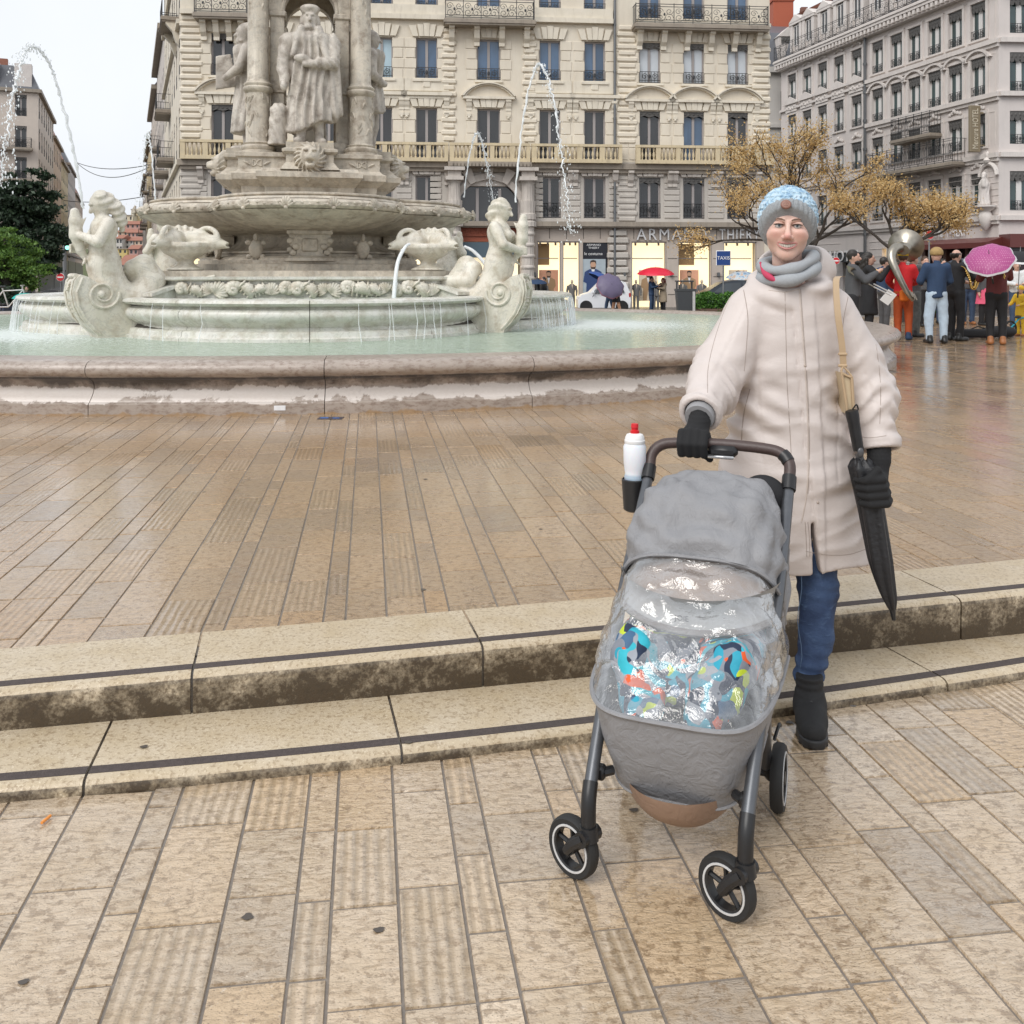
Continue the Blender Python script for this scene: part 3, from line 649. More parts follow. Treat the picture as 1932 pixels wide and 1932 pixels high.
# upper pedestal
def cross(w, d, z): return [(-w, -d, z), (w, -d, z), (w, -w, z), (d, -w, z), (d, w, z), (w, w, z), (w, d, z), (-w, d, z), (-w, w, z), (-d, w, z), (-d, -w, z), (-w, -w, z)]
def sq2(r, z): return [(-r, -r, z), (r, -r, z), (r, r, z), (-r, r, z)]
F(MB().rings([cross(.66, 1.18, 2.40), cross(.68, 1.22, 2.62), cross(.78, 1.40, 2.74), cross(.80, 1.44, 2.76), cross(.80, 1.44, 2.84), cross(.74, 1.38, 2.86), cross(.72, 1.34, 2.90)]), 'pedestal', M_marb, False)
F(MB().rings([sq2(1.02, 2.42), sq2(1.04, 2.64), sq2(1.17, 2.74), sq2(1.18, 2.83), sq2(1.12, 2.86), sq2(1.08, 2.90), sq2(1.08, 3.08), sq2(1.12, 3.10), sq2(1.12, 3.16), sq2(1.08, 3.17)]), 'column_pedestal', M_marb, False)
for k in range(4):
    A = rotz(k * PI / 2)
    F(MB().rings([[(x * w, y, z) for (x, y) in ((-1, y0), (1, y0), (1, -.7), (-1, -.7))] for (w, y0, z) in ((.45, -1.42, 2.88), (.42, -1.38, 2.92), (.36, -1.30, 3.0), (.36, -1.30, 3.12), (.42, -1.36, 3.16), (.42, -1.36, 3.20), (.36, -1.32, 3.22), (.36, -1.32, 3.31))]).xf(A), 'statue_base', M_marb, False)
    def lion(p):
        d = ell(p, (0, -1.44, 3.08), (.145, .14, .17)); d = smin(d, ell(p, (0, -1.56, 3.05), (.085, .10, .075)), .04); d = smin(d, ell(p, (0, -1.53, 2.94), (.07, .075, .06)), .03)
        d = smax(d, -ell(p, (0, -1.62, 2.985), (.055, .08, .032)), .015); d = smin(d, ell(p, (0, -1.57, 3.10), (.03, .09, .03)), .03)
        mane = np.minimum(ell(p, (0, -1.36, 3.06), (.235, .12, .24)), ell(p, (0, -1.36, 2.85), (.17, .07, .14))) + .022 * np.sin(np.arctan2(p[:, 0], p[:, 2] - 3.05) * 17 + 6 * np.sqrt(p[:, 0] ** 2 + (p[:, 2] - 3.05) ** 2) * 9)
        d = smin(d, mane, .025)
        for s in (-1, 1): d = smax(d, -ell(p, (s * .055, -1.575, 3.135), (.028, .03, .018)), .01); d = smin(d, ell(p, (s * .06, -1.55, 3.165), (.045, .04, .018)), .015)
        return d
    if k == 0: lion0 = sdf_obj('lion_head', lion, (-.3, -1.8, 2.65), (.3, -1.2, 3.36), .014, M_marb, FT, False)
    else: o = twin(lion0, FT); o.matrix_local = A
    for s in (-1, 1):                                    # monogram plaques between the statue bases
        m = MB(); y = -1.087; c0 = .80 * s
        for (cx, sg) in ((c0 - .035, 1), (c0 + .035, -1)):
            m.tube([(cx - sg * .04, y, 3.05)] + [(cx - sg * .04 + sg * .075 * math.sin(t_ * PI / 6), y, 3.0 + .05 * math.cos(t_ * PI / 6)) for t_ in range(7)] + [(cx - sg * .04, y, 2.95)], .009, 6); m.tube([(cx - sg * .03, y, 2.95), (cx - sg * .03, y, 3.05)], .009, 6)
        for sx in (-1, 1): m.tube([(c0 + sx * .1, y, 2.97), (c0 + sx * .15, y, 3.0), (c0 + sx * .2, y, 3.02)], [.012, .022, .006], 6)
        F(m.xf(A), 'monogram', M_marb)
def carve(m, rr, z0, z1, n, seed, cx=0, cy=0):
    rg = random.Random(seed)
    for i in range(n):
        a = rg.random() * 6.28; z = rg.uniform(z0, z1); w = rg.uniform(.12, .35); s = rg.choice((-1, 1))
        m.tube([(cx + rr * math.cos(a + s * w * t_), cy + rr * math.sin(a + s * w * t_), z + .10 * t_ + .03 * math.sin(3 * t_)) for t_ in (0, .35, .7, 1)], [.012, .022, .018, .006], 5)
for (cx, cy) in ((-.8, -.75), (.8, -.75), (-.8, .75), (.8, .75)):
    m = MB(); m.lathe([(.29, 3.16), (.29, 3.21), (.25, 3.22), (.27, 3.25), (.27, 3.28), (.22, 3.31), (.235, 3.335), (.20, 3.35), (.19, 3.37), (.185, 4.12), (.21, 4.14), (.235, 4.17), (.235, 4.20), (.205, 4.23), (.22, 4.25), (.22, 4.27), (.185, 4.30), (.165, 4.34), (.16, 5.5), (.15, 6.2), (.2, 6.22), (.25, 6.42)], (cx, cy, 0), 28)
    carve(m, .187, 3.42, 4.04, 46, int(cx * 10 + cy * 100), cx, cy); carve(m, .155, 5.25, 5.6, 14, 5, cx, cy); m.bx(cx - .28, cx + .28, cy - .28, cy + .28, 6.40, 6.48)
    F(m, 'column', M_marb)
    sx, sy = (1 if cx > 0 else -1), (1 if cy > 0 else -1)
    m = MB(); m.bx(sx * .40, sx * .62, sy * .40, sy * .66, 3.15, 5.40, .01); m.bx(sx * .36, sx * .66, sy * .36, sy * .70, 3.15, 3.40, .02); m.bx(sx * .37, sx * .65, sy * .37, sy * .69, 5.38, 5.48, .02)
    m.bx(sx * .38, sx * .64, sy * .38, sy * .68, 4.16, 4.22, .02); F(m, 'pier', M_marb, False)
for k in range(4):                                       # arches carrying the canopy
    A = rotz(k * PI / 2); r0 = .40; c0 = 5.48
    pts = [(-.66, 5.48)] + [(-r0 * math.cos(PI * i / 16), c0 + r0 * 1.05 * math.sin(PI * i / 16)) for i in range(17)] + [(.66, 5.48), (.66, 6.2), (-.66, 6.2)]
    m = MB(); m.extr(pts, -.64, -.44); m.tube([(-(r0 + .03) * math.cos(PI * i / 16), -.65, c0 + (r0 * 1.05 + .03) * math.sin(PI * i / 16)) for i in range(17)], .03, 6); F(m.xf(A), 'arch', M_marb, False)
F(MB().rings([sq2(.7, 6.19), sq2(1.05, 6.47), sq2(1.10, 6.5), sq2(1.10, 6.75), sq2(1.2, 6.8), sq2(1.2, 6.9), sq2(.9, 7.0), sq2(.8, 7.4), sq2(.5, 7.7), sq2(.2, 8.3)]), 'canopy', M_marb, False)
F(MB().box((0, 0, 3.9), (.5, .5, 1.6), bev=.05), 'core_pier', M_marb, False)

# statues -------------------------------------------------------------
def folds(p, n, amp, ph=0, cx=0, cy=0): return amp * np.sin(np.arctan2(p[:, 0] - cx, -(p[:, 1] - cy)) * n + ph + 2.2 * np.sin(p[:, 2] * 3.1 + ph))
def head(p, c, s=1.0, beard=True, hair=True):
    x, y, z = c; d = ell(p, (x, y, z), (.105 * s, .125 * s, .15 * s)); d = smin(d, ell(p, (x, y - .03 * s, z - .09 * s), (.07 * s, .085 * s, .075 * s)), .03 * s)
    d = smin(d, cap_(p, (x, y - .115 * s, z + .02 * s), (x, y - .15 * s, z - .045 * s), .015 * s, .026 * s), .02 * s)
    for k in (-1, 1): d = smax(d, -ell(p, (x + k * .042 * s, y - .122 * s, z + .018 * s), (.028 * s, .025 * s, .016 * s)), .012 * s)
    d = smin(d, cap_(p, (x - .05 * s, y - .112 * s, z + .045 * s), (x + .05 * s, y - .112 * s, z + .045 * s), .016 * s), .014 * s)
    d = smax(d, -ell(p, (x, y - .125 * s, z - .078 * s), (.035 * s, .02 * s, .007 * s)), .006 * s)
    if beard: d = smin(d, ell(p, (x, y - .045 * s, z - .135 * s), (.085 * s, .085 * s, .06 * s)) + .012 * np.sin(p[:, 0] * 120 + p[:, 2] * 40), .03 * s)
    return d
def statue_front(p):
    x, y, z = p[:, 0], p[:, 1], p[:, 2]
    w = np.interp(z, [.25, .5, 1.0, 1.35, 1.75], [.36, .34, .30, .30, .36]); dd = np.interp(z, [.25, .6, 1.2, 1.7], [.26, .25, .22, .20])
    ro = (np.sqrt((x / w) ** 2 + (y / dd) ** 2) - 1) * dd * .8 + folds(p, 13, .022) + .012 * np.sin(x * 42 + 3 * np.sin(z * 4))
    d = smax(smax(ro, .28 + .10 * np.sin(x * 6) - z, .02), z - 1.80, .10)
    d = smin(d, ell(p, (0, 0, 1.70), (.40, .20, .16)), .08)
    cape = cap_(p, (.36, .02, 1.72), (.36, .05, .55), .12, .16) + .02 * np.sin(x * 50 + z * 6); d = smin(d, cape, .05)
    d = smin(d, chain(p, [(-.36, 0, 1.68), (-.42, -.02, 1.25), (-.40, -.12, .98)], [.13, .115, .075]) + .006 * np.sin(z * 34 + x * 20), .05)
    d = smin(d, chain(p, [(.36, 0, 1.64), (.36, -.12, 1.33), (.02, -.27, 1.27)], [.14, .115, .065]) + .008 * np.sin((x + z) * 55), .04)
    d = smin(d, ell(p, (-.05, -.28, 1.26), (.075, .05, .05)), .02); d = smin(d, ell(p, (-.13, -.26, 1.36), (.13, .05, .07)), .03)
    d = smin(d, ell(p, (-.41, -.17, .92), (.06, .06, .08)), .03)
    lap = np.minimum(cap_(p, (.14, -.14, 1.86), (.27, -.20, 1.35), .07, .05), cap_(p, (-.14, -.14, 1.86), (-.27, -.18, 1.42), .07, .05)); d = smin(d, lap, .025)
    for s, yy in ((-1, -.06), (1, .0)):
        d = smin(d, chain(p, [(s * .13, yy, .5), (s * .15, yy, .1)], [.10, .075]), .03); d = smin(d, chain(p, [(s * .15, yy, .05), (s * .21, yy - .2, .04)], [.075, .055]), .03)
    d = smin(d, chain(p, [(-.52, .08, .0), (-.50, .08, .55)], [.15, .14]) + .008 * np.sin(z * 30 + x * 50), .02)
    d = smin(d, cap_(p, (0, -.02, 1.80), (0, -.05, 1.94), .085), .04); d = smin(d, head(p, (0, -.05, 2.04), 1.12), .02)
    hat = smin(ell(p, (0, -.03, 2.21), (.165, .17, .075)), rbox(p, (0, -.03, 2.16), (.125, .135, .045), .04), .03); d = smin(d, hat, .015); return smin(d, np.minimum(ell(p, (-.12, .03, 2.0), (.05, .09, .13)), ell(p, (.12, .03, 2.0), (.05, .09, .13))), .02)
def statue_board(p):                                    # robed figure resting both hands on a tablet
    x, y, z = p[:, 0], p[:, 1], p[:, 2]
    w = np.interp(z, [.3, .6, 1.1, 1.5, 1.8], [.30, .28, .22, .25, .27])
    ro = (np.sqrt((x / w) ** 2 + (y / (w * .92)) ** 2) - 1) * w * .8 + folds(p, 11, .018, 1)
    d = smax(smax(ro, .30 - z, .02), z - 1.82, .1)
    for s in (-1, 1):
        d = smin(d, chain(p, [(s * .09, 0, .45), (s * .10, 0, .1)], [.10, .07]), .03); d = smin(d, chain(p, [(s * .10, .02, .05), (s * .13, -.24, .035)], [.07, .045]), .03)
        d = smin(d, chain(p, [(s * .26, 0, 1.70), (s * .30, -.12, 1.38), (s * .17, -.36, 1.22 + (.2 if s < 0 else 0))], [.10, .09, .055]), .04)
    d = np.minimum(d, rbox(p, (.05, -.42, 1.34), (.03, .20, .28), .01, np.array(Matrix.Rotation(.2, 3, 'X'))))
    d = smin(d, cap_(p, (0, -.02, 1.8), (0, -.06, 1.94), .08), .04); d = smin(d, head(p, (0, -.06, 2.03), 1.08), .02); return smin(d, ell(p, (0, .01, 2.12), (.13, .15, .10)), .03)
def statue_drape(p):                                    # figure in breeches with a cloak over one arm
    x, y, z = p[:, 0], p[:, 1], p[:, 2]
    w = np.interp(z, [.75, 1.0, 1.3, 1.75], [.30, .27, .22, .29])
    ro = (np.sqrt((x / w) ** 2 + (y / (w * .85)) ** 2) - 1) * w * .8 + folds(p, 12, .02, 2)
    d = smax(smax(ro, .78 + .08 * np.sin(x * 9) - z, .03), z - 1.84, .1)
    for s, yy in ((-1, .05), (1, -.05)):
        d = smin(d, chain(p, [(s * .12, yy, .95), (s * .13, yy - .03, .52), (s * .14, yy + .02, .36), (s * .14, yy + .02, .1)], [.12, .085, .09, .055]), .03); d = smin(d, chain(p, [(s * .14, yy + .05, .05), (s * .18, yy - .2, .035)], [.06, .045]), .03)
    d = smin(d, cap_(p, (-.26, .12, 1.75), (-.30, .24, .72), .10, .17) + .02 * np.sin(x * 45 + y * 30), .04)
    d = smin(d, chain(p, [(-.28, 0, 1.70), (-.36, 0, 1.36), (-.2, -.2, 1.22)], [.105, .09, .06]), .04); d = smin(d, chain(p, [(.28, 0, 1.70), (.36, -.05, 1.38), (.22, -.26, 1.30)], [.105, .09, .06]), .04)
    d = smin(d, cap_(p, (0, 0, 1.82), (0, -.03, 1.95), .075), .04); d = smin(d, head(p, (0, -.03, 2.04), 1.05, False), .02); return smin(d, ell(p, (0, .03, 2.06), (.13, .14, .15)) + .008 * np.sin(z * 90), .03)
for k, fn in ((0, statue_front), (3, statue_board), (1, statue_drape), (2, statue_board)):
    M = rotz(k * PI / 2) @ Matrix.Translation((0, -1.0 if k else -1.02, 3.30)) @ Matrix.Scale(.96, 4)
    sdf_obj('statue', fn, (-.72, -.55, -.02), (.72, .5, 2.36), .019 if k == 0 else .024, M_stat, FT, False, M)

# corner figures: scroll pedestal, fish-tailed body holding a fish ----------
def scroll(m, side):
    pr = [(-.42, .35), (.16, .35), (.18, .40), (.10, .43), (.12, .50), (.21, .585), (.31, .72), (.385, .88), (.41, 1.05), (.385, 1.20), (.31, 1.28), (.22, 1.25), (.12, 1.18), (-.12, 1.12), (-.3, 1.02), (-.42, .92)]
    m.prism(pr, lambda p, s: (p[0], (-.25, .25)[s], p[1])); return m
def siren(kind):
    def f(p):
        x, y, z = p[:, 0], p[:, 1], p[:, 2]
        d = ell(p, (-.02, 0, 1.45), (.20, .22, .24)); d = smin(d, ell(p, (.0, 0, 1.66), (.155, .19, .22)), .10); d = smin(d, ell(p, (-.02, 0, 1.88), (.17, .25, .19)), .08)
        tail = chain(p, [(-.02, 0, 1.38), (-.10, 0, 1.1), (-.30, .02, .93), (-.52, .04, 1.0), (-.62, .05, 1.2), (-.52, .04, 1.40), (-.40, -.02, 1.36), (-.45, -.12, 1.2), (-.75, -.1, 1.17), (-1.0, .0, 1.13), (-1.22, .06, 1.17)], [.21, .23, .21, .20, .18, .15, .12, .10, .095, .085, .05], .03)
        fin = np.minimum(cap_(p, (-1.2, .05, 1.17), (-1.42, .22, 1.26), .05, .02), cap_(p, (-1.2, .05, 1.17), (-1.42, -.14, 1.22), .05, .02)); d = smin(d, smin(tail, fin, .04), .07)
        d = smin(d, cap_(p, (-.02, 0, 1.98), (.03 if kind else -.02, 0, 2.12), .075), .05)
        q = p.copy(); hc = np.array([.03, 0, 2.21]); an = -.45 if kind else -.2; ca, sa = math.cos(an), math.sin(an); q -= hc; qx = ca * q[:, 0] + sa * q[:, 2]; qz = -sa * q[:, 0] + ca * q[:, 2]
        q = np.stack([q[:, 1], -qx, qz], 1); d = smin(d, head(q, (0, 0, 0), 1.0, False), .02)
        hair = smin(ell(q, (0, .045, .045), (.13, .125, .125)), chain(q, [(0, .10, .0), (.03, .16, -.14), (0, .15, -.32), (-.02, .11, -.42)] if kind else [(0, .1, 0), (0, .15, -.12), (.05, .14, -.18)], [.11, .10, .07, .03] if kind else [.1, .08, .04]), .05) + .012 * np.sin(q[:, 2] * 60 + q[:, 0] * 40); d = smin(d, hair, .02)
        for s in (-1, 1):
            d = smin(d, chain(p, [(-.02, s * .25, 1.95), (.12, s * .33, 1.70), (.30, s * .06, 1.80 if s > 0 else 1.62)], [.088, .072, .05], .02), .04)
            h = np.array([.33, s * .03, 1.81 if s > 0 else 1.62])
            for i in range(4): d = smin(d, chain(p, [h + [-.02, s * .05, .045 - .03 * i], h + [.06, s * .0, .045 - .03 * i], h + [.06, -s * .05, .04 - .03 * i]], [.017, .016, .013]), .008)
            d = smin(d, chain(p, [h + [-.03, s * .04, .05], h + [0, -s * .03, .07]], [.02, .014]), .01)
            if not kind: d = smin(d, ell(p, (.12, s * .10, 1.84), (.085, .085, .085)), .03)
        d = smax(d, -ell(p, (.17, 0, 1.56), (.03, .015, .015)), .01)
        fish = chain(p, [(.20, .0, 1.48), (.27, 0, 1.60), (.32, 0, 1.80), (.33, 0, 1.98), (.34, 0, 2.10)], [.035, .06, .085, .08, .055], .02); fish = smin(fish, np.minimum(cap_(p, (.2, 0, 1.49), (.26, .13, 1.42), .03, .012), cap_(p, (.2, 0, 1.49), (.22, -.13, 1.40), .03, .012)), .02)
        fish = smin(fish, cap_(p, (.26, 0, 1.95), (.2, 0, 2.03), .03, .01), .03)
        return smin(d, fish, .012)
    return f
sir_me = {}
for (cx, cy, extra, kind) in ((-2.7, -2.73, -R(22), 1), (2.7, -2.73, R(20), 0), (-2.7, 2.73, R(10), 0), (2.7, 2.73, -R(10), 1)):
    ang_ = math.atan2(cy, cx) + extra; sr = empty('corner_figure', (cx, cy, 0), ang_, FT)
    m = MB(); scroll(m, 1); pd = m.build('scroll_pedestal', M_siren, sr, False, world=False)
    for s in (-1, 1):                                    # volutes and borders on the scroll's faces
        m = MB(); pts = []
        for i in range(34): a = .4 + i * .36; r = .20 * (1 - i / 40); pts.append((.04 + r * math.cos(a + 2.6), s * .255, 1.02 + r * math.sin(a + 2.6)))
        m.tube(pts, [.026 - .0004 * i for i in range(34)], 6); m.tube([(.29, s * .25, 1.24), (.36, s * .25, 1.05), (.335, s * .25, .88), (.26, s * .25, .72), (.15, s * .25, .58), (.07, s * .25, .50)], .022, 6); m.ball((.06, s * .26, 1.02), (.05, .03, .05), 8, 5)
        m.build('volute', M_siren, pd, True, world=False)
    m = MB()
    def onf(t_, u, o=.0):
        k_ = [(.18, .56), (.31, .72), (.385, .88), (.41, 1.05), (.385, 1.20), (.32, 1.28)]; q_ = t_ * 5; i = min(4, int(q_)); a_, b_ = k_[i], k_[i + 1]; fr = q_ - i
        return (lerp(a_[0], b_[0], fr) + o, u, lerp(a_[1], b_[1], fr))
    for s in (-1, 1): m.tube([onf(t_ / 10, s * .2, .012) for t_ in range(1, 10)], .018, 6)
    m.tube([onf(.95, u, .02) for u in (-.2, -.1, 0, .1, .2)], .035, 8)
    for i in range(7): a = lerp(-1.2, 1.2, i / 6); m.tube([onf(.78, 0, .02), onf(.78 - .16 * math.cos(a), .13 * math.sin(a), .02)], [.012, .026], 6)
    for r_ in range(4): 
        for c_ in range(5): m.tube([onf(.28 + r_ * .06, -.12 + c_ * .055, .006), onf(.30 + r_ * .06, -.09 + c_ * .055, .006)], .011, 5)
    m.build('cartouche', M_siren, pd, True, world=False)
    if kind not in sir_me: v, q = sculpt(siren(kind), (-1.5, -.5, .62), (.6, .5, 2.46), .016); sir_me[kind] = np_mesh('siren_body', v, q); sir_me[kind].materials.append(M_siren)
    link_mesh('siren_body', sir_me[kind], None, sr, False)
# fish vases on the plinth corners
def vase(p):
    x, y, z = p[:, 0], p[:, 1], p[:, 2]
    r = np.sqrt(x * x + y * y); pr = np.interp(z, [-.02, .03, .06, .12, .16, .25, .34, .40], [.26, .26, .16, .11, .14, .30, .37, .36]); d = smax((r - pr) * .7, np.maximum(-z, z - .40), .015)
    for s in (-1, 1):
        fish = chain(p, [(s * .05, .15, .46), (s * .18, -.05, .44), (s * .36, -.22, .40), (s * .50, -.34, .36)], [.12, .125, .10, .05], .03); fish = smin(fish, cap_(p, (s * .25, -.1, .52), (s * .12, .0, .60), .05, .02), .03); fish = smax(fish, -ell(p, (s * .53, -.36, .36), (.06, .06, .018)), .01)
        d = smin(d, fish, .02)
        q = np.stack([(x - s * .27) * .8 + (y + .14) * .6 * s, z - .45, (-(x - s * .27) * .6 * s + (y + .14) * .8)], 1); d = smin(d, np.sqrt((np.sqrt(q[:, 0] ** 2 * .3 + q[:, 1] ** 2 + q[:, 2] ** 2 * .7) - .16) ** 2 + (q[:, 0]) ** 2) - .035, .01)
    sh = ell(p, (0, .22, .50), (.30, .10, .16)) + .012 * np.cos(np.arctan2(x, z - .3) * 22); return smin(d, sh, .02)
v, q = sculpt(vase, (-.7, -.55, -.02), (.7, .45, .75), .018); vm = np_mesh('fish_vase', v, q); vm.materials.append(M_siren)
for (cx, cy) in ((-1.75, -1.9), (1.75, -1.9), (-1.75, 1.9), (1.75, 1.9)):
    o = link_mesh('fish_vase', vm, None, FT, False); o.location = (cx, cy, 1.335); o.rotation_euler = (0, 0, (0.35 if cx < 0 else -.35) + (PI if cy > 0 else 0) - (2 * .35 * (1 if cx < 0 else -1) if cy > 0 else 0))

# water jets and trickles -----------------------------------------------
def spray_mat(name, dens):
    t = NT(name); p = t.pos(); n = t.noise(t.mapv(p, sc=(1, 1, .35)), 20, 3, .6)
    tr = t.n.new('ShaderNodeBsdfTransparent'); mx = t.n.new('ShaderNodeMixShader'); t.l.new(t.ramp(n, [(.3, dens - .3), (.7, dens)]), mx.inputs[0]); t.l.new(tr.outputs[0], mx.inputs[1]); t.l.new(t.b.outputs[0], mx.inputs[2])
    t.l.new(mx.outputs[0], t.n['Material Output'].inputs['Surface']); t.b.inputs['Base Color'].default_value = (.93, .96, .98, 1); t.b.inputs['Roughness'].default_value = .12; t.b.inputs['Specular IOR Level'].default_value = .8
    return t.m
M_jet = spray_mat('jet_water', .85); M_fall = spray_mat('falling_water', .5)
def smooth_path(pts, n=10):
    o = []; k = len(pts)
    for i in range(k - 1):
        p0, p1, p2, p3 = [Vector(pts[max(0, min(k - 1, i + j))]) for j in (-1, 0, 1, 2)]
        for s in range(n):
            t = s / n; o.append(.5 * ((2 * p1) + (-p0 + p2) * t + (2 * p0 - 5 * p1 + 4 * p2 - p3) * t * t + (-p0 + 3 * p1 - 3 * p2 + p3) * t ** 3))
    return o + [Vector(pts[-1])]
def jet(name, pts, D0, D1, label, r0=.018, seed=1):
    n = len(pts); w = smooth_path([P(x, y, lerp(D0, D1, i / (n - 1))) for i, (x, y) in enumerate(pts)], 14); rg = random.Random(seed); m = MB(); k = len(w)
    core = int(k * .62); j = lambda s: Vector((rg.gauss(0, s), rg.gauss(0, s), rg.gauss(0, s)))
    m.tube([q + j(.004 + .012 * i / k) for i, q in enumerate(w)], [r0 * (.45 + .5 * rg.random()) * (1 if i < core else max(.25, 1 - .9 * (i - core) / (k - core))) for i in range(k)], 6)
    for i, q in enumerate(w):
        for _ in range(int(1 + 7 * (i / k) ** 1.5)):
            if i > k * .25: s = r0 * rg.uniform(.12, .45); m.ball(q + j(.012 + .075 * (i / k) ** 2), (s, s, s * rg.uniform(1, 2.6)), 5, 4)
    o = m.build(name, M_jet, None, True, 80); origin_to(o, w[0]); return tag(o, label, 'water jet', 'water jets thrown up by the fountain')
jet('water_jet', [(157, 394), (140, 292), (118, 195), (95, 125), (72, 93), (54, 90), (40, 112), (28, 160), (17, 225), (8, 290), (2, 345)], 12.4, 10.9, 'tall arching water jet spouting from the left figure against the sky', .024, 1)
jet('water_jet', [(972, 382), (984, 250), (1000, 160), (1016, 122), (1030, 138), (1044, 190), (1058, 280), (1070, 370), (1078, 440)], 13.6, 13.1, 'tall water jet spouting from the right figure in front of the cream facade', .022, 2)
jet('water_jet', [(875, 372), (883, 310), (893, 265), (901, 252), (910, 270), (919, 315), (930, 372), (934, 430)], 19, 19.3, 'smaller water jet behind the bowl in front of the arched doorway', .024, 3)
jet('water_jet', [(293, 378), (288, 310), (282, 262), (278, 252), (274, 275), (268, 330), (262, 400)], 17.9, 18.4, 'thin water jet rising behind the left end of the bowl', .02, 4)
def spout(pts, lab, seed):
    w = smooth_path(pts, 6); rg = random.Random(seed); m = MB(); m.tube(w, [.022 + .012 * i / len(w) for i in range(len(w))], 8)
    for s in range(3): m.tube([q + Vector((rg.gauss(0, .012), rg.gauss(0, .012), rg.gauss(0, .01))) for q in w], .008, 5)
    o = m.build('water_spout', M_jet, None, True, 80); origin_to(o, w[0]); tag(o, lab, 'water spout', 'water running from the carved fish')
spout([fw(1.42, -2.32, 1.72), fw(1.34, -2.45, 1.66), fw(1.22, -2.62, 1.42), fw(1.16, -2.74, .93)], 'stream of water pouring from the fish vase down the shell frieze', 1)
spout([fw(2.28, -2.05, 1.70), fw(2.42, -2.1, 1.62), fw(2.58, -2.2, 1.42), fw(2.66, -2.25, 1.2)], 'short stream spouting right from the fish vase towards the tail', 2)
rg = random.Random(4); m = MB()
for i in range(95):
    a = rg.choice([rg.uniform(-PI / 2 - 1.6, -PI / 2 + 1.6), rg.gauss(-.3, .2), rg.gauss(-PI + .22, .15), rg.gauss(-.3, .25)]); n_ = rg.randint(2, 4); r_ = ilobe(a) + .03; z0 = .92
    p0 = Vector((r_ * math.cos(a), r_ * math.sin(a), z0)); w = [p0 * 1, *[Vector(((r_ + e_) * math.cos(a + b_), (r_ + e_) * math.sin(a + b_), z_)) for (e_, b_, z_) in ((.02, 0, .86), (.05, rg.gauss(0, .003), .68), (.07, rg.gauss(0, .005), .45))]]
    m.tube([FM @ q_ for q_ in w], [.003, .0045, .005, .008], 4)
stuff(tag(m.build('overflow_trickles', M_fall, None, True), 'thin trickles of water falling over the rim of the round inner basin', 'trickles'))
# ================================================================== BUILDINGS
def stone(name, a, b, streak, st=.5, sc=1.0):
    t = NT(name); p = t.pos(); n = t.noise(p, .7 * sc, 5, .6); s = t.noise(t.mapv(p, sc=(1, 1, .18)), 2.2 * sc, 5, .65, .3); f = t.noise(p, 14, 4, .6)
    c = t.mix(t.ramp(n, [(.3, 0), (.7, 1)]), a, b); c = t.mix(t.ramp(s, [(.5, 0), (.8, st)]), c, streak); c = t.mix(t.ramp(f, [(.6, 0), (.85, .3)]), c, streak)
    return t.out(c, .6, t.bump(f, .12, .02), spec=.35)
M_cream = stone('cream_stone', (.74, .675, .565), (.67, .60, .49), (.48, .42, .33), .35)
M_creamtrim = stone('cream_trim', (.75, .69, .585), (.67, .61, .50), (.42, .365, .29), .5, 2)
M_ochre = stone('balustrade_stone', (.66, .55, .36), (.56, .47, .32), (.32, .26, .18), .6, 3)
M_grey = stone('grey_stone', (.54, .50, .45), (.46, .425, .385), (.31, .28, .25), .5)
M_greytrim = stone('grey_trim', (.58, .53, .48), (.50, .455, .41), (.28, .25, .22), .6, 2)
M_shop = stone('shop_granite', (.52, .45, .39), (.47, .405, .35), (.37, .31, .27), .3, 3)
M_slab = stone('balcony_slab', (.36, .31, .25), (.28, .24, .20), (.14, .12, .10), .7, 2)
M_frame = plain('window_frame', (.34, .31, .30), .5, var=.06)
M_white = plain('white_frame', (.70, .68, .66), .5, var=.05)
M_iron = plain('wrought_iron', (.045, .045, .047), .5, .3, var=.2)
M_lamb = plain('cast_lambrequin', (.10, .095, .09), .6, var=.35, sc=8)
M_zinc = plain('zinc_pipe', (.16, .165, .17), .4, .6)
def glass(name, col, em=0):
    t = NT(name); p = t.pos(); n = t.noise(t.mapv(p, sc=(1, 1, .4)), .9, 3, .5, .8)
    return t.out(t.mix(t.ramp(n, [(.35, 0), (.65, 1)]), tuple(c * .6 for c in col), col), .06, t.bump(t.noise(p, .8, 2), .12, .15), spec=.8)
M_gblue = glass('blue_glass', (.09, .16, .27)); M_gdark = glass('dark_glass', (.035, .037, .04)); M_gteal = glass('teal_glass', (.05, .09, .09))
M_gpale = plain('drawn_blind', (.58, .62, .66), .3, var=.06); M_gcyan = plain('pale_blind', (.42, .55, .62), .3, var=.1)
M_slate = plain('slate_roof', (.12, .125, .14), .4, var=.25, sc=6); M_tile = plain('clay_tiles', (.30, .12, .075), .6, var=.3, sc=9, bump=.4, bd=.03)
M_brickred = plain('red_brick', (.40, .10, .05), .7, var=.25, sc=20)

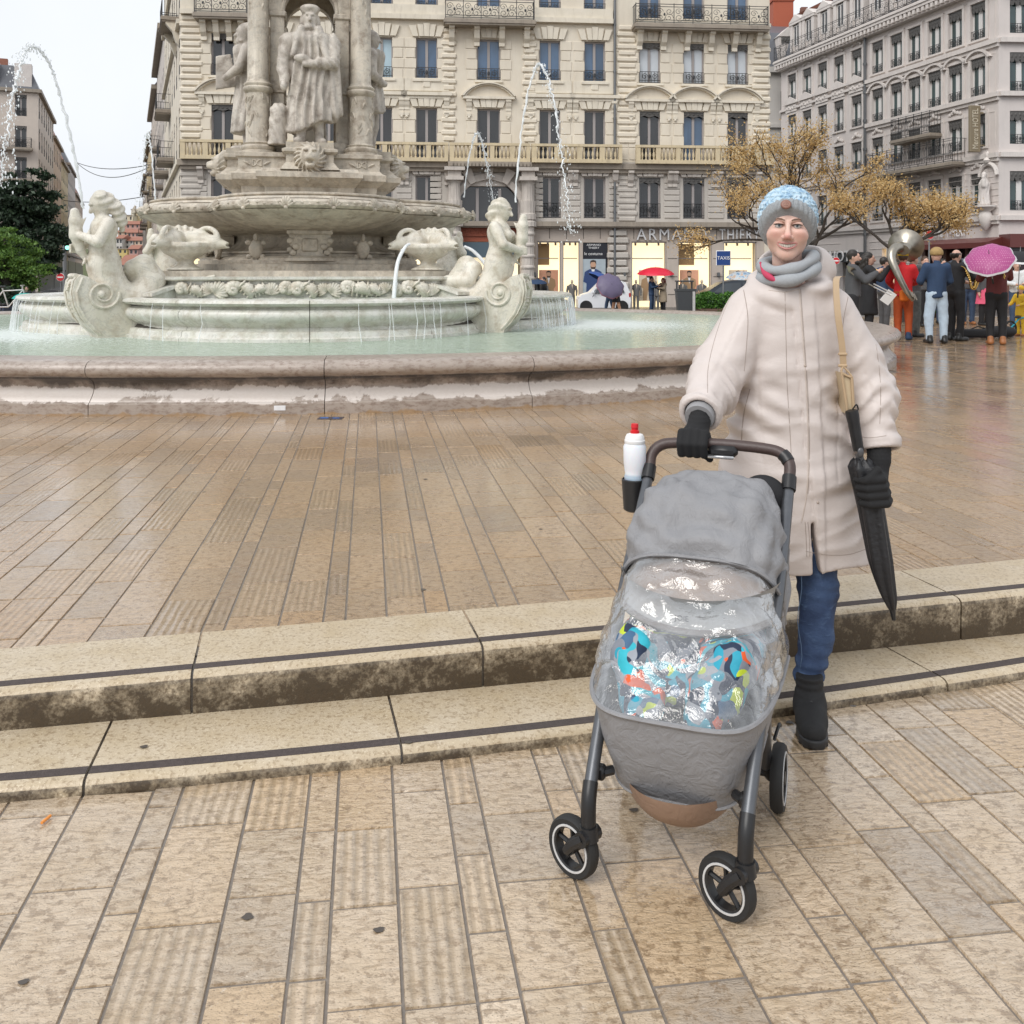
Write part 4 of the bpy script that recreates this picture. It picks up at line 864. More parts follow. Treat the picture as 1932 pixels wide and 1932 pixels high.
def wall_holes(m, x0, x1, z0, z1, holes, y=0, dep=.3):                    # wall in the x-z plane facing -y with reveals
    xs = sorted({x0, x1, *[h[0] for h in holes], *[h[1] for h in holes]}); zs = sorted({z0, z1, *[h[2] for h in holes], *[h[3] for h in holes]})
    xs = [x for x in xs if x0 <= x <= x1]; zs = [z for z in zs if z0 <= z <= z1]
    for i in range(len(xs) - 1):
        for k in range(len(zs) - 1):
            cx, cz = (xs[i] + xs[i + 1]) / 2, (zs[k] + zs[k + 1]) / 2
            if not any(h[0] < cx < h[1] and h[2] < cz < h[3] for h in holes): m.quad((xs[i], y, zs[k]), (xs[i + 1], y, zs[k]), (xs[i + 1], y, zs[k + 1]), (xs[i], y, zs[k + 1]))
    for (a, b, c, d) in holes:
        e = y + dep
        m.quad((a, y, c), (a, e, c), (a, e, d), (a, y, d)); m.quad((b, y, c), (b, y, d), (b, e, d), (b, e, c)); m.quad((a, y, d), (a, e, d), (b, e, d), (b, y, d)); m.quad((a, y, c), (b, y, c), (b, e, c), (a, e, c))
def win_meshes(w, h, nm, lamb=0, rail=0, dep=.24, scal=False, arch=0, midw=.07):
    """frame, glazing, lambrequin, railing meshes; origin at the sill middle, facing -y"""
    fr = MB(); fw_ = .09
    fr.bx(-w / 2, -w / 2 + fw_, dep - .06, dep, 0, h); fr.bx(w / 2 - fw_, w / 2, dep - .06, dep, 0, h); fr.bx(-w / 2 + fw_, w / 2 - fw_, dep - .06, dep, h - fw_, h); fr.bx(-w / 2 + fw_, w / 2 - fw_, dep - .06, dep, 0, fw_ * .8); fr.bx(-midw, midw, dep - .075, dep - .005, fw_ * .8, h - fw_)
    out = {'frame': fr.mesh('window')}
    g = MB(); g.quad((-w / 2 + .05, dep - .02, .05), (w / 2 - .05, dep - .02, .05), (w / 2 - .05, dep - .02, h - .05), (-w / 2 + .05, dep - .02, h - .05)); out['glass'] = g.mesh('glazing')
    if lamb:
        m = MB(); n = 9
        if scal:
            pts = [(-w / 2, h), (w / 2, h), (w / 2, h - lamb * .62)]
            for i in range(4): x1 = w / 2 - i * w / 4; pts += [(x1 - w / 8 * .35, h - lamb * .95), (x1 - w / 8, h - lamb), (x1 - w / 8 * 1.65, h - lamb * .95), (x1 - w / 4, h - lamb * .62)]
        else: pts = [(-w / 2, h), (w / 2, h), (w / 2, h - lamb)] + [(w / 2 - w * i / 8, h - lamb * (.62 + .22 * abs(math.cos(i * PI / 4)))) for i in range(1, 8)] + [(-w / 2, h - lamb)]
        m.extr(pts, .03, .06)
        for i in range(5): x = -w / 2 + w * (i + .5) / 5; m.ball((x, .03, h - lamb * .38), (w * .07, .03, lamb * .2), 6, 4)
        out['lamb'] = m.mesh('lambrequin', True, 40)
    if rail:
        m = MB(); 
        for z in (.02, rail * .22, rail): m.bx(-w / 2, w / 2, .0, .03, z, z + .03)
        k = max(5, int(w / .16))
        for i in range(k + 1): x = -w / 2 + w * i / k; m.bx(x - .011, x + .011, .004, .026, .02, rail)
        for s in (-1, 1):
            pts = [(s * (w * .24) + .7 * w * .2 * (1 - j / 16) * math.cos(j * .75), .012, rail * .6 + rail * .30 * (1 - j / 16) * math.sin(j * .75)) for j in range(13)]; m.tube(pts, .02, 5)
        m.ball((0, .012, rail * .6), (.07, .02, rail * .2), 6, 5); out['rail'] = m.mesh('railing')
    return out
def put_win(ms, parent, loc, frame_m, glass_m, rz=0):
    o = bpy.data.objects.new('window', ms['frame']); C.objects.link(o); o.parent = parent; o.location = loc; o.rotation_euler = (0, 0, rz)
    def slot(ob, m):
        if not ob.data.materials: ob.data.materials.append(m)
        ob.material_slots[0].link = 'OBJECT'; ob.material_slots[0].material = m
    slot(o, frame_m)
    for k, nm, m in (('glass', 'glazing', glass_m), ('lamb', 'lambrequin', M_lamb), ('rail', 'railing', M_iron)):
        if k in ms: c = bpy.data.objects.new(nm, ms[k]); C.objects.link(c); c.parent = o; slot(c, m)
    return o
def B(mb, name, mat, parent, smooth=False, ang=40): return mb.build(name, mat, parent, smooth, ang, False)
def iron_balcony(x0, x1, z, dep, hgt, parent, slab_m=M_slab, arches=False, nm='iron_balcony', side=.25):
    m = MB(); m.bx(x0 - .1, x1 + .1, -dep - .06, 0, z - .22, z - .08); m.bx(x0 - .03, x1 + .03, -dep, 0, z - .32, z - .22); m.bx(x0 - .06, x1 + .06, -dep - .02, 0, z - .08, z); sb_ = B(m, 'balcony_slab', slab_m, parent)
    m = MB(); y = -dep + .03
    for zz in (z + .06, z + .18, z + hgt - .14, z + hgt): m.bx(x0, x1, y - .015, y + .015, zz - .016, zz + .016)
    k = max(3, round((x1 - x0) / (1.05 if not arches else .9)))
    for i in range(k + 1):
        x = lerp(x0, x1, i / k); m.bx(x - .018, x + .018, y - .018, y + .018, z, z + hgt + .05)
    for i in range(k):
        a, b = lerp(x0, x1, i / k), lerp(x0, x1, (i + 1) / k); c, w = (a + b) / 2, (b - a)
        if arches:
            for j in range(5): xx = lerp(a, b, (j + .5) / 5); m.tube([(xx - w * .08, y, z + .2), (xx - w * .09, y, z + hgt * .6), (xx, y, z + hgt * .82), (xx + w * .09, y, z + hgt * .6), (xx + w * .08, y, z + .2)], .014, 4); m.ball((xx, y, z + hgt * .35), (.03, .012, .1), 5, 4)
        else:
            for s in (-1, 1):
                for (ox, oz, r_, d_) in ((.22 * s, .30, .25, 1), (.26 * s, .62, .20, -1)):
                    m.tube([(c + ox * w + r_ * w * (1 - j / 17) * math.cos(j * .62 * d_ * s), y, z + hgt * oz + r_ * hgt * .9 * (1 - j / 17) * math.sin(j * .62 * d_ * s)) for j in range(15)], .014, 4)
            m.ball((c, y, z + hgt * .47), (.06, .02, .09), 6, 4)
    for xx in (x0, x1):
        for zz in (z + .06, z + hgt): m.bx(xx - .015, xx + .015, y, 0, zz - .016, zz + .016)
        for j in range(4): m.bx(xx - .01, xx + .01, lerp(y, 0, (j + .5) / 4) - .01, lerp(y, 0, (j + .5) / 4) + .01, z, z + hgt)
    B(m, 'balcony_railing', M_iron, sb_); return sb_
def console(x, z, parent_mb, h=.75, d=.5, w=.26):
    parent_mb.prism([(0, z), (-d, z), (-d, z - .12), (-d * .75, z - .2), (-d * .55, z - h * .6), (-d * .25, z - h * .8), (-d * .3, z - h), (0, z - h)], lambda p, s: (x + (-w / 2, w / 2)[s], p[0], p[1]))
def keystones(m, x, z, w, h=.75):
    for (a, b, k) in ((-.5, -.30, .5), (-.26, -.10, .75), (-.09, .09, 1.0), (.10, .26, .75), (.30, .5, .5)):
        m.prism([(x + a * w, z), (x + b * w, z), (x + b * w * 1.28, z + h * (.62 + .38 * k)), (x + a * w * 1.28, z + h * (.62 + .38 * k))], lambda p, s: (p[0], (-.10 - .05 * k, 0)[s], p[1]))

# ---------------------------------------------------------------- cream corner block on the square
TH = math.atan(.09); CD = Vector((math.cos(TH), math.sin(TH)))
def ct(x, off=0.0):                                  # facade coordinate of an image column
    k = (x - 966) / F_PX; X = k * 52 / (1 - .09 * k); return X / math.cos(TH)
def cdep(x): k = (x - 966) / F_PX; X = k * 52 / (1 - .09 * k); return 52 + .09 * X
def cz(y, x=966): return PZ(y, cdep(x))
CB = thing('apartment_block', 'cream stone apartment block behind the fountain, lit shop windows below', 'building', (0, 52, 0), TH)
tl, tp, tr = ct(341), ct(1159), ct(1452)
ZG = -.62; z_str = cz(425); z_bal0 = cz(304); z_bal1 = cz(273); z_top = 24.0
W3 = [(420, 'L'), (520, 'L'), (620, 'L'), (720, 'M'), (805, 'M'), (922, 'C'), (1037.5, 'M'), (1122, 'M'), (1226, 'R'), (1309, 'R'), (1392, 'R')]
z3a, z3b = cz(152), cz(75); z2a, z2b = z_bal0 + .12, cz(206); z1a, z1b = cz(411), cz(333); z4a, z4b = cz(28), cz(28) + 2.9; z5a, z5b = 20.2, 22.6
wst = 1.22
holes_u, holes_g = [], []
for x, k in W3:
    t0 = ct(x); w = wst + (.1 if k == 'C' else 0)
    for a, b in ((z3a, z3b), (z2a, z2b), (z4a, z4b), (z5a, z5b)): holes_u.append((t0 - w / 2, t0 + w / 2, a, b))
    if k != 'C': holes_g.append((t0 - wst / 2, t0 + wst / 2, z1a, z1b))
tc = ct(922); holes_g.append((tc - 1.75, tc + 1.75, z_str - .6, cz(352)))
m = MB(); wall_holes(m, tl, tp - .02, z_bal0, z_top, [h for h in holes_u if h[1] < tp]); wall_holes(m, tp + .02, tr, z_bal0, z_top, [h for h in holes_u if h[0] > tp]); B(m, 'upper_wall', M_cream, CB)
m = MB(); wall_holes(m, tl, tr, z_str, z_bal0, [h for h in holes_g if h[3] < z_bal0]); B(m, 'first_floor_wall', M_grey, CB)
# ground floor piers and openings
SHOPW = [(1014, 1058), (1062, 1094), (1192, 1258), (1280, 1344), (1366, 1428)]
zs1, zs0 = cz(455), cz(588)
sh = [(ct(a), ct(b), zs0, zs1) for a, b in SHOPW] + [(ct(1100), ct(1147), zs0, cz(457))] + [(tc - 1.85, tc + 1.75, ZG, z_str - .01)] + [(ct(a), ct(b), zs0, zs1) for a, b in ((360, 440), (470, 560), (600, 690), (730, 830))]
m = MB(); wall_holes(m, tl, tr, ZG - .3, z_str, sh, .04, .5); B(m, 'ground_floor_wall', M_shop, CB)
m = MB()
for x in list(np.linspace(ct(1005), ct(1445), 15)) + list(np.linspace(ct(350), ct(840), 14)):
    m.bx(x - .012, x + .012, .02, .05, zs1 + .15, z_str - .1)
for zz in (cz(487), cz(522), cz(556)):
    for a, b in ((1172, 1190), (1260, 1278), (1346, 1364), (1430, 1450), (1149, 1158), (1005, 1012)): m.bx(ct(a), ct(b), .02, .05, zz - .012, zz + .012)
stuff(B(m, 'cladding_joints', M_dark, CB))
# side wings of the block (left street front and right return), back
DL = Vector((-.407, 1)).normalized()
m = MB(); BL = CB.matrix_basis.inverted() if False else (Matrix.Translation((0, 52, 0)) @ rotz(TH)).inverted()
def c2l(X, Y, Z): return BL @ Vector((X, Y, Z))
corner = (Matrix.Translation((0, 52, 0)) @ rotz(TH)) @ Vector((tl, 0, 0))
LS = empty('street_front', (tl, 0, 0), math.atan2(-DL.y, -DL.x) - TH, CB)          # local +x runs back towards the corner, faces -y... 
def street_side(parent, L, nb, z0, z1, floors, mat, wm, name='side_wall', flip=1):
    hs = []
    for i in range(nb):
        x = -L + (i + .5) * L / nb
        for (a, b) in floors: hs.append((x - .55, x + .55, a, b))
    m = MB(); wall_holes(m, -L, 0, z0, z1, hs, 0, .25); B(m, name, mat, parent)
    for h in hs: put_win(wm, parent, ((h[0] + h[1]) / 2, 0, h[2]), M_frame, M_gdark)
FL = ((z1a, z1b), (z2a, z2b), (z3a, z3b), (z4a, z4b), (z5a, z5b))
W_side = win_meshes(1.1, 2.4, 'w', .4, .75)
# side front: built facing the street (its outward normal points left)
LS.rotation_euler = (0, 0, math.atan2(-DL.y, -DL.x) - TH)
street_side(LS, 24, 8, ZG - .3, z_top, FL, M_cream, W_side)
m = MB()
for zf in (z_bal0 - .1, z_str, cz(50), 19.4): m.bx(-24, 0, -.22, 0, zf - .25, zf)
for x in (-2.0, -4.8): m.prism([(0, 15.2), (-.7, 15.2), (-.7, 15.0), (-.35, 14.6), (-.15, 14.0), (0, 13.8)], lambda p, s: (x + (-.2, .2)[s], p[0], p[1]))
B(m, 'side_cornice', M_creamtrim, LS)
for x, z in ((-3.4, 15.4), (-10, 8.4), (-14, 12), (-18, 8.4)): iron_balcony(x - 1.6, x + 1.6, z, .9, 1.0, LS)
m = MB(); m.bx(tr - .3, tr, .001, 14, ZG - .3, z_top); m.bx(tl + 1, tr, 13.5, 14, ZG - .3, z_top); m.bx(tl, tr, .001, 14, z_top - .05, z_top + .1); B(m, 'rear_wall', M_cream, CB)
m = MB(); m.prism([(-.5, z_top + .1), (4, z_top + 3.2), (10, z_top + 3.2), (14, z_top + .1)], lambda p, s: ((tl, tr)[s], p[0], p[1])); B(m, 'roof', M_slate, CB)
# windows
wa = win_meshes(wst, z3b - z3a, 'w', 0, .62); wl = win_meshes(wst, z3b - z3a, 'w', .38, .62); w2 = win_meshes(wst, z2b - z2a, 'w', 0, 0); w2l = win_meshes(wst, z2b - z2a, 'w', .38, 0)
w2t = win_meshes(wst, z2b - z2a, 'w', .22, 0); w1 = win_meshes(wst, z1b - z1a, 'w', 0, .82); w1l = win_meshes(wst, z1b - z1a, 'w', .40, .82); w4 = win_meshes(wst, 2.9, 'w', 0, .72); w5 = win_meshes(wst, 2.4, 'w', 0, .6)
wc3 = win_meshes(wst + .1, z3b - z3a, 'w', 0, .62); wc2 = win_meshes(wst + .1, z2b - z2a, 'w', 0, 0); wc4 = win_meshes(wst + .1, 2.9, 'w', 0, 0); wc5 = win_meshes(wst + .1, 2.4, 'w', 0, .6)
for i, (x, k) in enumerate(W3):
    t0 = ct(x); g3 = {'L': M_gdark, 'M': M_gblue, 'C': M_gblue, 'R': M_gpale}[k]; 
    if x == 720: g3 = M_gcyan
    put_win(wc3 if k == 'C' else (wl if k in 'LR' else wa), CB, (t0, 0, z3a), M_frame, g3)
    put_win(wc2 if k == 'C' else (w2l if k in 'LR' else w2), CB, (t0, 0, z2a), M_frame, M_gdark if k != 'R' else (M_gblue if i % 2 else M_gdark))
    put_win(wc4 if k == 'C' else w4, CB, (t0, 0, z4a), M_frame, M_gblue); put_win(wc5 if k == 'C' else w5, CB, (t0, 0, z5a), M_frame, M_gblue)
    if k != 'C': put_win(w1l if k in 'LR' else w1, CB, (t0, 0, z1a), M_frame, M_gdark)
# facade trim: keystones, hoods, sills, consoles, rusticated courses
for x, k in W3:
    t0 = ct(x); w = wst; kz = MB(); hd = MB(); sl_ = MB(); kg = MB()
    keystones(kz, t0, z3b + .06, w * 1.25, .72); keystones(kz, t0, z2b + .06, w * 1.25, .62); 
    if k != 'C': keystones(kg, t0, z1b + .06, w * 1.2, .62)
    sl_.bx(t0 - w * .62, t0 + w * .62, -.13, 0, z3a - .14, z3a - .02); B(sl_, 'sill', M_creamtrim, CB); sl_ = MB(); sl_.bx(t0 - w * .62, t0 + w * .62, -.12, 0, z4a - .14, z4a - .02)
    zh = cz(183)
    if k in 'RCL':                                      # segmental hoods
        for r0, r1, dp in ((1.62, 1.48, .30), (1.46, 1.34, .20)):
            n = 14; a = [(t0 + r0 * 1.10 * math.sin(lerp(-1.0, 1.0, i / n)), zh + r0 * (math.cos(lerp(-1.0, 1.0, i / n)) - math.cos(1.0))) for i in range(n + 1)]; b = [(t0 + r1 * 1.10 * math.sin(lerp(-1.0, 1.0, i / n)), zh - .0 + r1 * (math.cos(lerp(-1.0, 1.0, i / n)) - math.cos(1.0))) for i in range(n + 1)]
            for i in range(n): hd.prism([a[i], a[i + 1], b[i + 1], b[i]], lambda p, s: (p[0], (-dp, 0)[s], p[1]))
        hd.bx(t0 - 1.42, t0 + 1.42, -.24, 0, zh - .16, zh - .02)
    else:
        hd.bx(t0 - 1.38, t0 + 1.38, -.26, 0, zh - .02, zh + .16); hd.bx(t0 - 1.30, t0 + 1.30, -.16, 0, zh - .18, zh - .02); hd.bx(t0 - 1.2, t0 + 1.2, -.06, 0, zh + .25, zh + .95); hd.bx(t0 - .22, t0 + .22, -.10, 0, zh + .42, zh + .80, .08)
    for s in (-1, 1):
        console(t0 + s * 1.08, zh - .16, hd, .62, .2, .3); hd.bx(t0 + s * 1.08 - .12, t0 + s * 1.08 + .12, -.10, 0, zh - 1.10, zh - .95); hd.ball((t0 + s * 1.08, -.05, zh - 1.16), (.10, .08, .09), 6, 4)
        if k != 'C': console(t0 + s * 1.12, z_bal0 - .5, kg, .85, .45, .3)
    stuff(B(kz, 'keystones', M_creamtrim, CB)); B(hd, 'window_hood', M_creamtrim, CB); B(sl_, 'sill', M_creamtrim, CB)
    if k != 'C': stuff(B(kg, 'keystones', M_greytrim, CB))
def courses(m, a, b, z0, z1, n, d, gap=.05, jag=0):
    for i in range(n):
        za, zb = lerp(z0, z1, i / n), lerp(z0, z1, (i + 1) / n); j = jag if i % 2 else 0
        m.bx(a - j, b + j, -d, 0, za + gap / 2, zb - gap / 2, .035)
ru = MB(); ts = [(ct(x), (wst + (.1 if k == 'C' else 0)) / 2) for x, k in W3]
for (z0, z1, n) in ((z3a, z3b, 4), (z2a, z2b, 4)):
    for (t0, hw) in ts:
        for s in (-1, 1): courses(ru, t0 + s * (hw + .28) - .25, t0 + s * (hw + .28) + .25, z0, z1, n, .035, .05, .07)
for i in range(len(ts) - 1):
    a, b = ts[i][0] + ts[i][1] + .62, ts[i + 1][0] - ts[i + 1][1] - .62
    if b - a > .3 and W3[i][1] != 'C' and W3[i + 1][1] != 'C' and not (a < tp < b):
        for (z0, z1, n) in ((z3a, z3b, 4), (z2a, z2b, 4)): courses(ru, a, b, z0, z1, n, .025)
stuff(B(ru, 'rusticated_courses', M_cream, CB))
rg_ = MB()
for i in range(len(ts)):
    t0, hw = ts[i]
    if W3[i][1] == 'C': continue
    nx = ts[i + 1][0] - ts[i + 1][1] if i + 1 < len(ts) else tr
    if i + 1 < len(ts) and W3[i + 1][1] == 'C': nx = ts[i + 1][0] - 3.0
    courses(rg_, t0 + hw + .2, nx - .2, z1a, z1b, 7, .05)
courses(rg_, tl + .1, ts[0][0] - ts[0][1] - .2, z1a, z1b, 7, .05); courses(rg_, tc + 3.0, ts[6][0] - ts[6][1] - .2, z1a, z1b, 7, .05); stuff(B(rg_, 'grey_courses', M_grey, CB))
# quoins, each block its own part
QM = {}
def quoin(t0, w, z0, z1, n, mat, d=.10):
    for i in range(n):
        h = (z1 - z0) / n; ww = w + (.22 if i % 2 else 0); key = (round(ww, 2), round(h, 2), mat.name)
        if key not in QM: mm = MB(); mm.box((0, 0, 0), (ww, d * 2, h - .07), bev=.06); QM[key] = mm.mesh('quoin'); QM[key].materials.append(mat)
        o = link_mesh('quoin', QM[key], None, CB, False); o.location = (t0, -.0, z0 + (i + .5) * h)
for tq, w in ((tl + .55, 1.0), (ct(847), .62), (ct(999), .62), (tp + .72, .95), (tr - .5, .9)): quoin(tq, w, z_bal1 + .1, cz(42), 19, M_cream)
quoin(tp + .72, .95, z_str + .2, z_bal0 - .4, 9, M_grey); quoin(tp + .2, 1.0, zs0, z_str - .2, 11, M_grey, .14); quoin(tl + .55, 1.0, z_str + .2, z_bal0 - .4, 9, M_grey)
# string courses, balustrade
m = MB(); m.bx(tl - .1, tr + .1, -.36, 0, z_bal0 - .42, z_bal0 - .12); m.bx(tl, tr, -.22, 0, z_bal0 - .62, z_bal0 - .42); m.bx(tl - .1, tr + .1, -.42, 0, z_str - .06, z_str + .20); m.bx(tl, tr, -.3, 0, z_str - .14, z_str - .06); B(m, 'lower_cornice', M_slab, CB)
m = MB(); zc = cz(38); m.bx(tl, tp - .1, -.28, 0, zc - .12, zc + .14); m.bx(tl, tp - .1, -.14, 0, zc + .16, zc + .7); m.bx(tp + 1.3, tr, -.24, 0, zc - .1, zc + .1); m.bx(tl - .2, tr + .2, -.5, 0, 19.0, 19.4); m.bx(tl - .2, tr + .2, -.7, 0, z_top - .4, z_top); B(m, 'upper_cornice', M_creamtrim, CB)
bl = MB(); pl = MB(); rl = MB()
spans = [(tl + .1, ct(845), []), (ct(848), ct(998), 'C'), (ct(1001), ct(1170), []), (ct(1196), tr + .05, [])]
for a, b, kind in spans:
    rl.bx(a, b, -.62, -.36, z_bal1 - .14, z_bal1); rl.bx(a, b, -.62, -.36, z_bal0 - .12, z_bal0 + .08)
    n = max(2, round((b - a) / 1.15)); w = (b - a) / n
    for i in range(n):
        x0 = a + i * w; pl.bx(x0, x0 + w * .22, -.60, -.38, z_bal0 + .08, z_bal1 - .14)
        for j in range(4):
            x = x0 + w * (.22 + .78 * (j + .5) / 4); h = z_bal1 - .14 - z_bal0 - .08
            bl.lathe([(.055, 0), (.055, .05), (.03, .08), (.075, h * .38), (.06, h * .52), (.03, h * .72), (.055, h - .06), (.055, h)], (x, -.49, z_bal0 + .08), 6)
    pl.bx(b - .2, b, -.60, -.38, z_bal0 + .08, z_bal1 - .14)
stuff(B(bl, 'balusters', M_ochre, CB, True)); stuff(B(pl, 'balustrade_piers', M_ochre, CB)); stuff(B(rl, 'balustrade_rails', M_ochre, CB))
# iron balconies of the upper floor
zb4 = cz(44); cons = MB()
for a, b in ((840, 1005), (1194, 1440), (373, 470)):
    iron_balcony(ct(a), ct(b), zb4, .8, 1.08 if a != 1194 else 1.05, CB); n = 4 if a != 1194 else 6
    for i in range(n): x = lerp(ct(a) + .35, ct(b) - .35, i / (n - 1)); console(x, zb4 - .32, cons, 1.0, .6, .30)
stuff(B(cons, 'balcony_consoles', M_creamtrim, CB))
m = MB(); m.tube([(tp, -.12, ZG), (tp, -.12, z_top)], .07, 8)
for zz in np.arange(2, 23, 2.6): m.tube([(tp, -.12, zz), (tp, -.12, zz + .12)], .09, 8)
B(m, 'drain_pipe', M_zinc, CB)
# arched doorway with fluted columns
m = MB(); n = 18; r1 = 1.75; zc0 = cz(400)
arc_p = [(tc + r1 * math.cos(PI - PI * i / n), zc0 + r1 * math.sin(PI * i / n)) for i in range(n + 1)]
zt_ = cz(352); 
m.prism([(tc - 1.75, zt_)] + [(x, max(z, zc0)) for x, z in arc_p] + [(tc + 1.75, zt_)] if False else [(tc - 1.75, zc0)] + arc_p[1:-1] + [(tc + 1.75, zc0), (tc + 1.76, zt_ + .02), (tc - 1.76, zt_ + .02)], lambda p, s: (p[0], (-.02, .28)[s], p[1]))
for i in range(n): 
    a0, a1 = PI * i / n, PI * (i + 1) / n; m.prism([(tc - r1 * math.cos(a), zc0 + r1 * math.sin(a)) for a in (a0, a1)] + [(tc - (r1 + .35) * math.cos(a), zc0 + (r1 + .35) * math.sin(a)) for a in (a1, a0)], lambda p, s: (p[0], (-.18, -.02)[s], p[1]))
for (a, l) in ((PI / 2, .8), (PI / 2 - .5, .55), (PI / 2 + .5, .55)):
    m.prism([(tc + (r1 + q) * math.cos(a + e), zc0 + (r1 + q) * math.sin(a + e)) for (q, e) in ((.02, -.09), (.02, .09), (l + .3, .11), (l + .3, -.11))], lambda p, s: (p[0], (-.30, 0)[s], p[1]))
B(m, 'door_arch', M_greytrim, CB)
for x in (857, 994):
    t0 = ct(x); m = MB(); zc_ = z_bal0 - .62
    fl = lambda a: 1 + .035 * math.cos(14 * a)
    m.lathe([(.46, z_str - .1), (.46, z_str + .15), (.36, z_str + .25), (.40, z_str + .9), (.42, z_str + 1.3)], (t0, -.45, 0), 28, shape=fl); m.lathe([(.44, cz(415)), (.44, cz(405)), (.34, cz(402)), (.33, cz(375)), (.31, cz(350)), (.36, cz(346)), (.42, cz(343))], (t0, -.45, 0), 28, shape=fl); m.bx(t0 - .48, t0 + .48, -.95, 0, cz(343), cz(336)); m.bx(t0 - .36, t0 + .36, -.80, 0, cz(336), zc_)
    for j in range(6): m.lathe([(.35, 0), (.40, .06), (.40, .16), (.35, .22)], (t0, -.45, lerp(ZG + .9, z_str - .6, j / 5)), 20)
    m.lathe([(.34, ZG + .3), (.34, z_str - .1)], (t0, -.45, 0), 28, shape=fl); m.bx(t0 - .5, t0 + .5, -.95, -.0, ZG - .3, ZG + .35); B(m, 'door_column', M_greytrim, CB, True)
    m = MB(); m.bx(t0 - .55, t0 + .55, -1.0, 0, z_bal0 - .62, z_bal0 - .43); B(m, 'capital', M_greytrim, CB)
m = MB(); m.bx(ct(845), ct(1000), -.9, -.36, z_bal0 - .40, z_bal0 - .14)
for i in range(22): x = lerp(ct(848), ct(997), (i + .5) / 22); m.bx(x - .07, x + .07, -.98, -.9, z_bal0 - .40, z_bal0 - .22)
B(m, 'door_cornice', M_slab, CB)
m = MB()
for dx in (-1.7, -.62, .62, 1.7): m.bx(tc + dx - .08, tc + dx + .08, .12, .26, z_str - .1, zc0 + 1.3)
m.bx(tc - 1.75, tc + 1.75, .12, .26, z_str - .2, z_str - .02); B(m, 'arch_window_frame', M_frame, CB)
m = MB(); m.quad((tc - 1.75, .24, z_str - .2), (tc + 1.75, .24, z_str - .2), (tc + 1.75, .24, zt_), (tc - 1.75, .24, zt_)); B(m, 'arch_glazing', M_gdark, CB)
m = MB(); za, zb = cz(456), cz(421); m.bx(tc - 1.8, tc + 1.7, .10, .3, za, zb)
for j in range(5):
    for s in (-1, 1): m.tube([(tc + s * (.25 + .3 * j) + .13 * (1 - q / 14) * math.cos(q * .7), .09, (za + zb) / 2 + .22 * (1 - q / 14) * math.sin(q * .7)) for q in range(12)], .03, 5)
m.bx(tc - 1.8, tc + 1.7, .04, .12, zb - .10, zb); m.bx(tc - 1.8, tc + 1.7, .04, .12, za, za + .10); B(m, 'carved_panel', plain('red_terracotta', (.30, .075, .035), .55, var=.3), CB)
M_sgn = plain('shop_fascia', (.075, .115, .145), .45)
m = MB(); m.bx(tc - 1.8, tc + 1.7, .0, .2, cz(486), cz(457)); B(m, 'shop_fascia', M_sgn, CB)
m = MB(); m.bx(tc - 1.75, tc + 1.65, .35, .4, ZG, cz(486)); B(m, 'doorway_interior', glow('lit_doorway', (1, .82, .5), .7), CB)
def text(s, size, mat, name, parent, loc, rot=(PI / 2, 0, 0), ext=.02, align='CENTER', sx=1.0, font_space=1.0):
    cu = bpy.data.curves.new(name, 'FONT'); cu.body = s; cu.size = size; cu.extrude = ext; cu.align_x = align; cu.align_y = 'CENTER'; cu.space_character = font_space; cu.resolution_u = 3
    o = bpy.data.objects.new(name, cu); C.objects.link(o); dg = bpy.context.evaluated_depsgraph_get(); me = bpy.data.meshes.new_from_object(o.evaluated_get(dg)); bpy.data.objects.remove(o); 
    me.transform(Matrix.Diagonal((sx, 1, 1, 1))); me.materials.clear(); r = link_mesh(name, me, mat, parent, False); r.location = loc; r.rotation_euler = rot; return r
M_let = plain('sign_white', (.80, .80, .80), .4, var=.03); M_letg = plain('sign_grey', (.55, .54, .53), .35, .3, var=.03)
text('AP', .85, M_let, 'fascia_lettering', CB, (ct(935), -.02, cz(471.5)))
for w_, xa, xb in (('ARMAND', 1201, 1333), ('THIERY', 1356, 1432)):
    o = text(w_, .92, plain('letter_steel', (.66, .65, .65), .35, .2), 'shop_lettering', CB, (ct((xa + xb) / 2), -.06, cz(442.5)), ext=.05, font_space=1.2); k = (ct(xb) - ct(xa)) / o.dimensions.x; o.data.transform(Matrix.Diagonal((k, 1, 1, 1)))
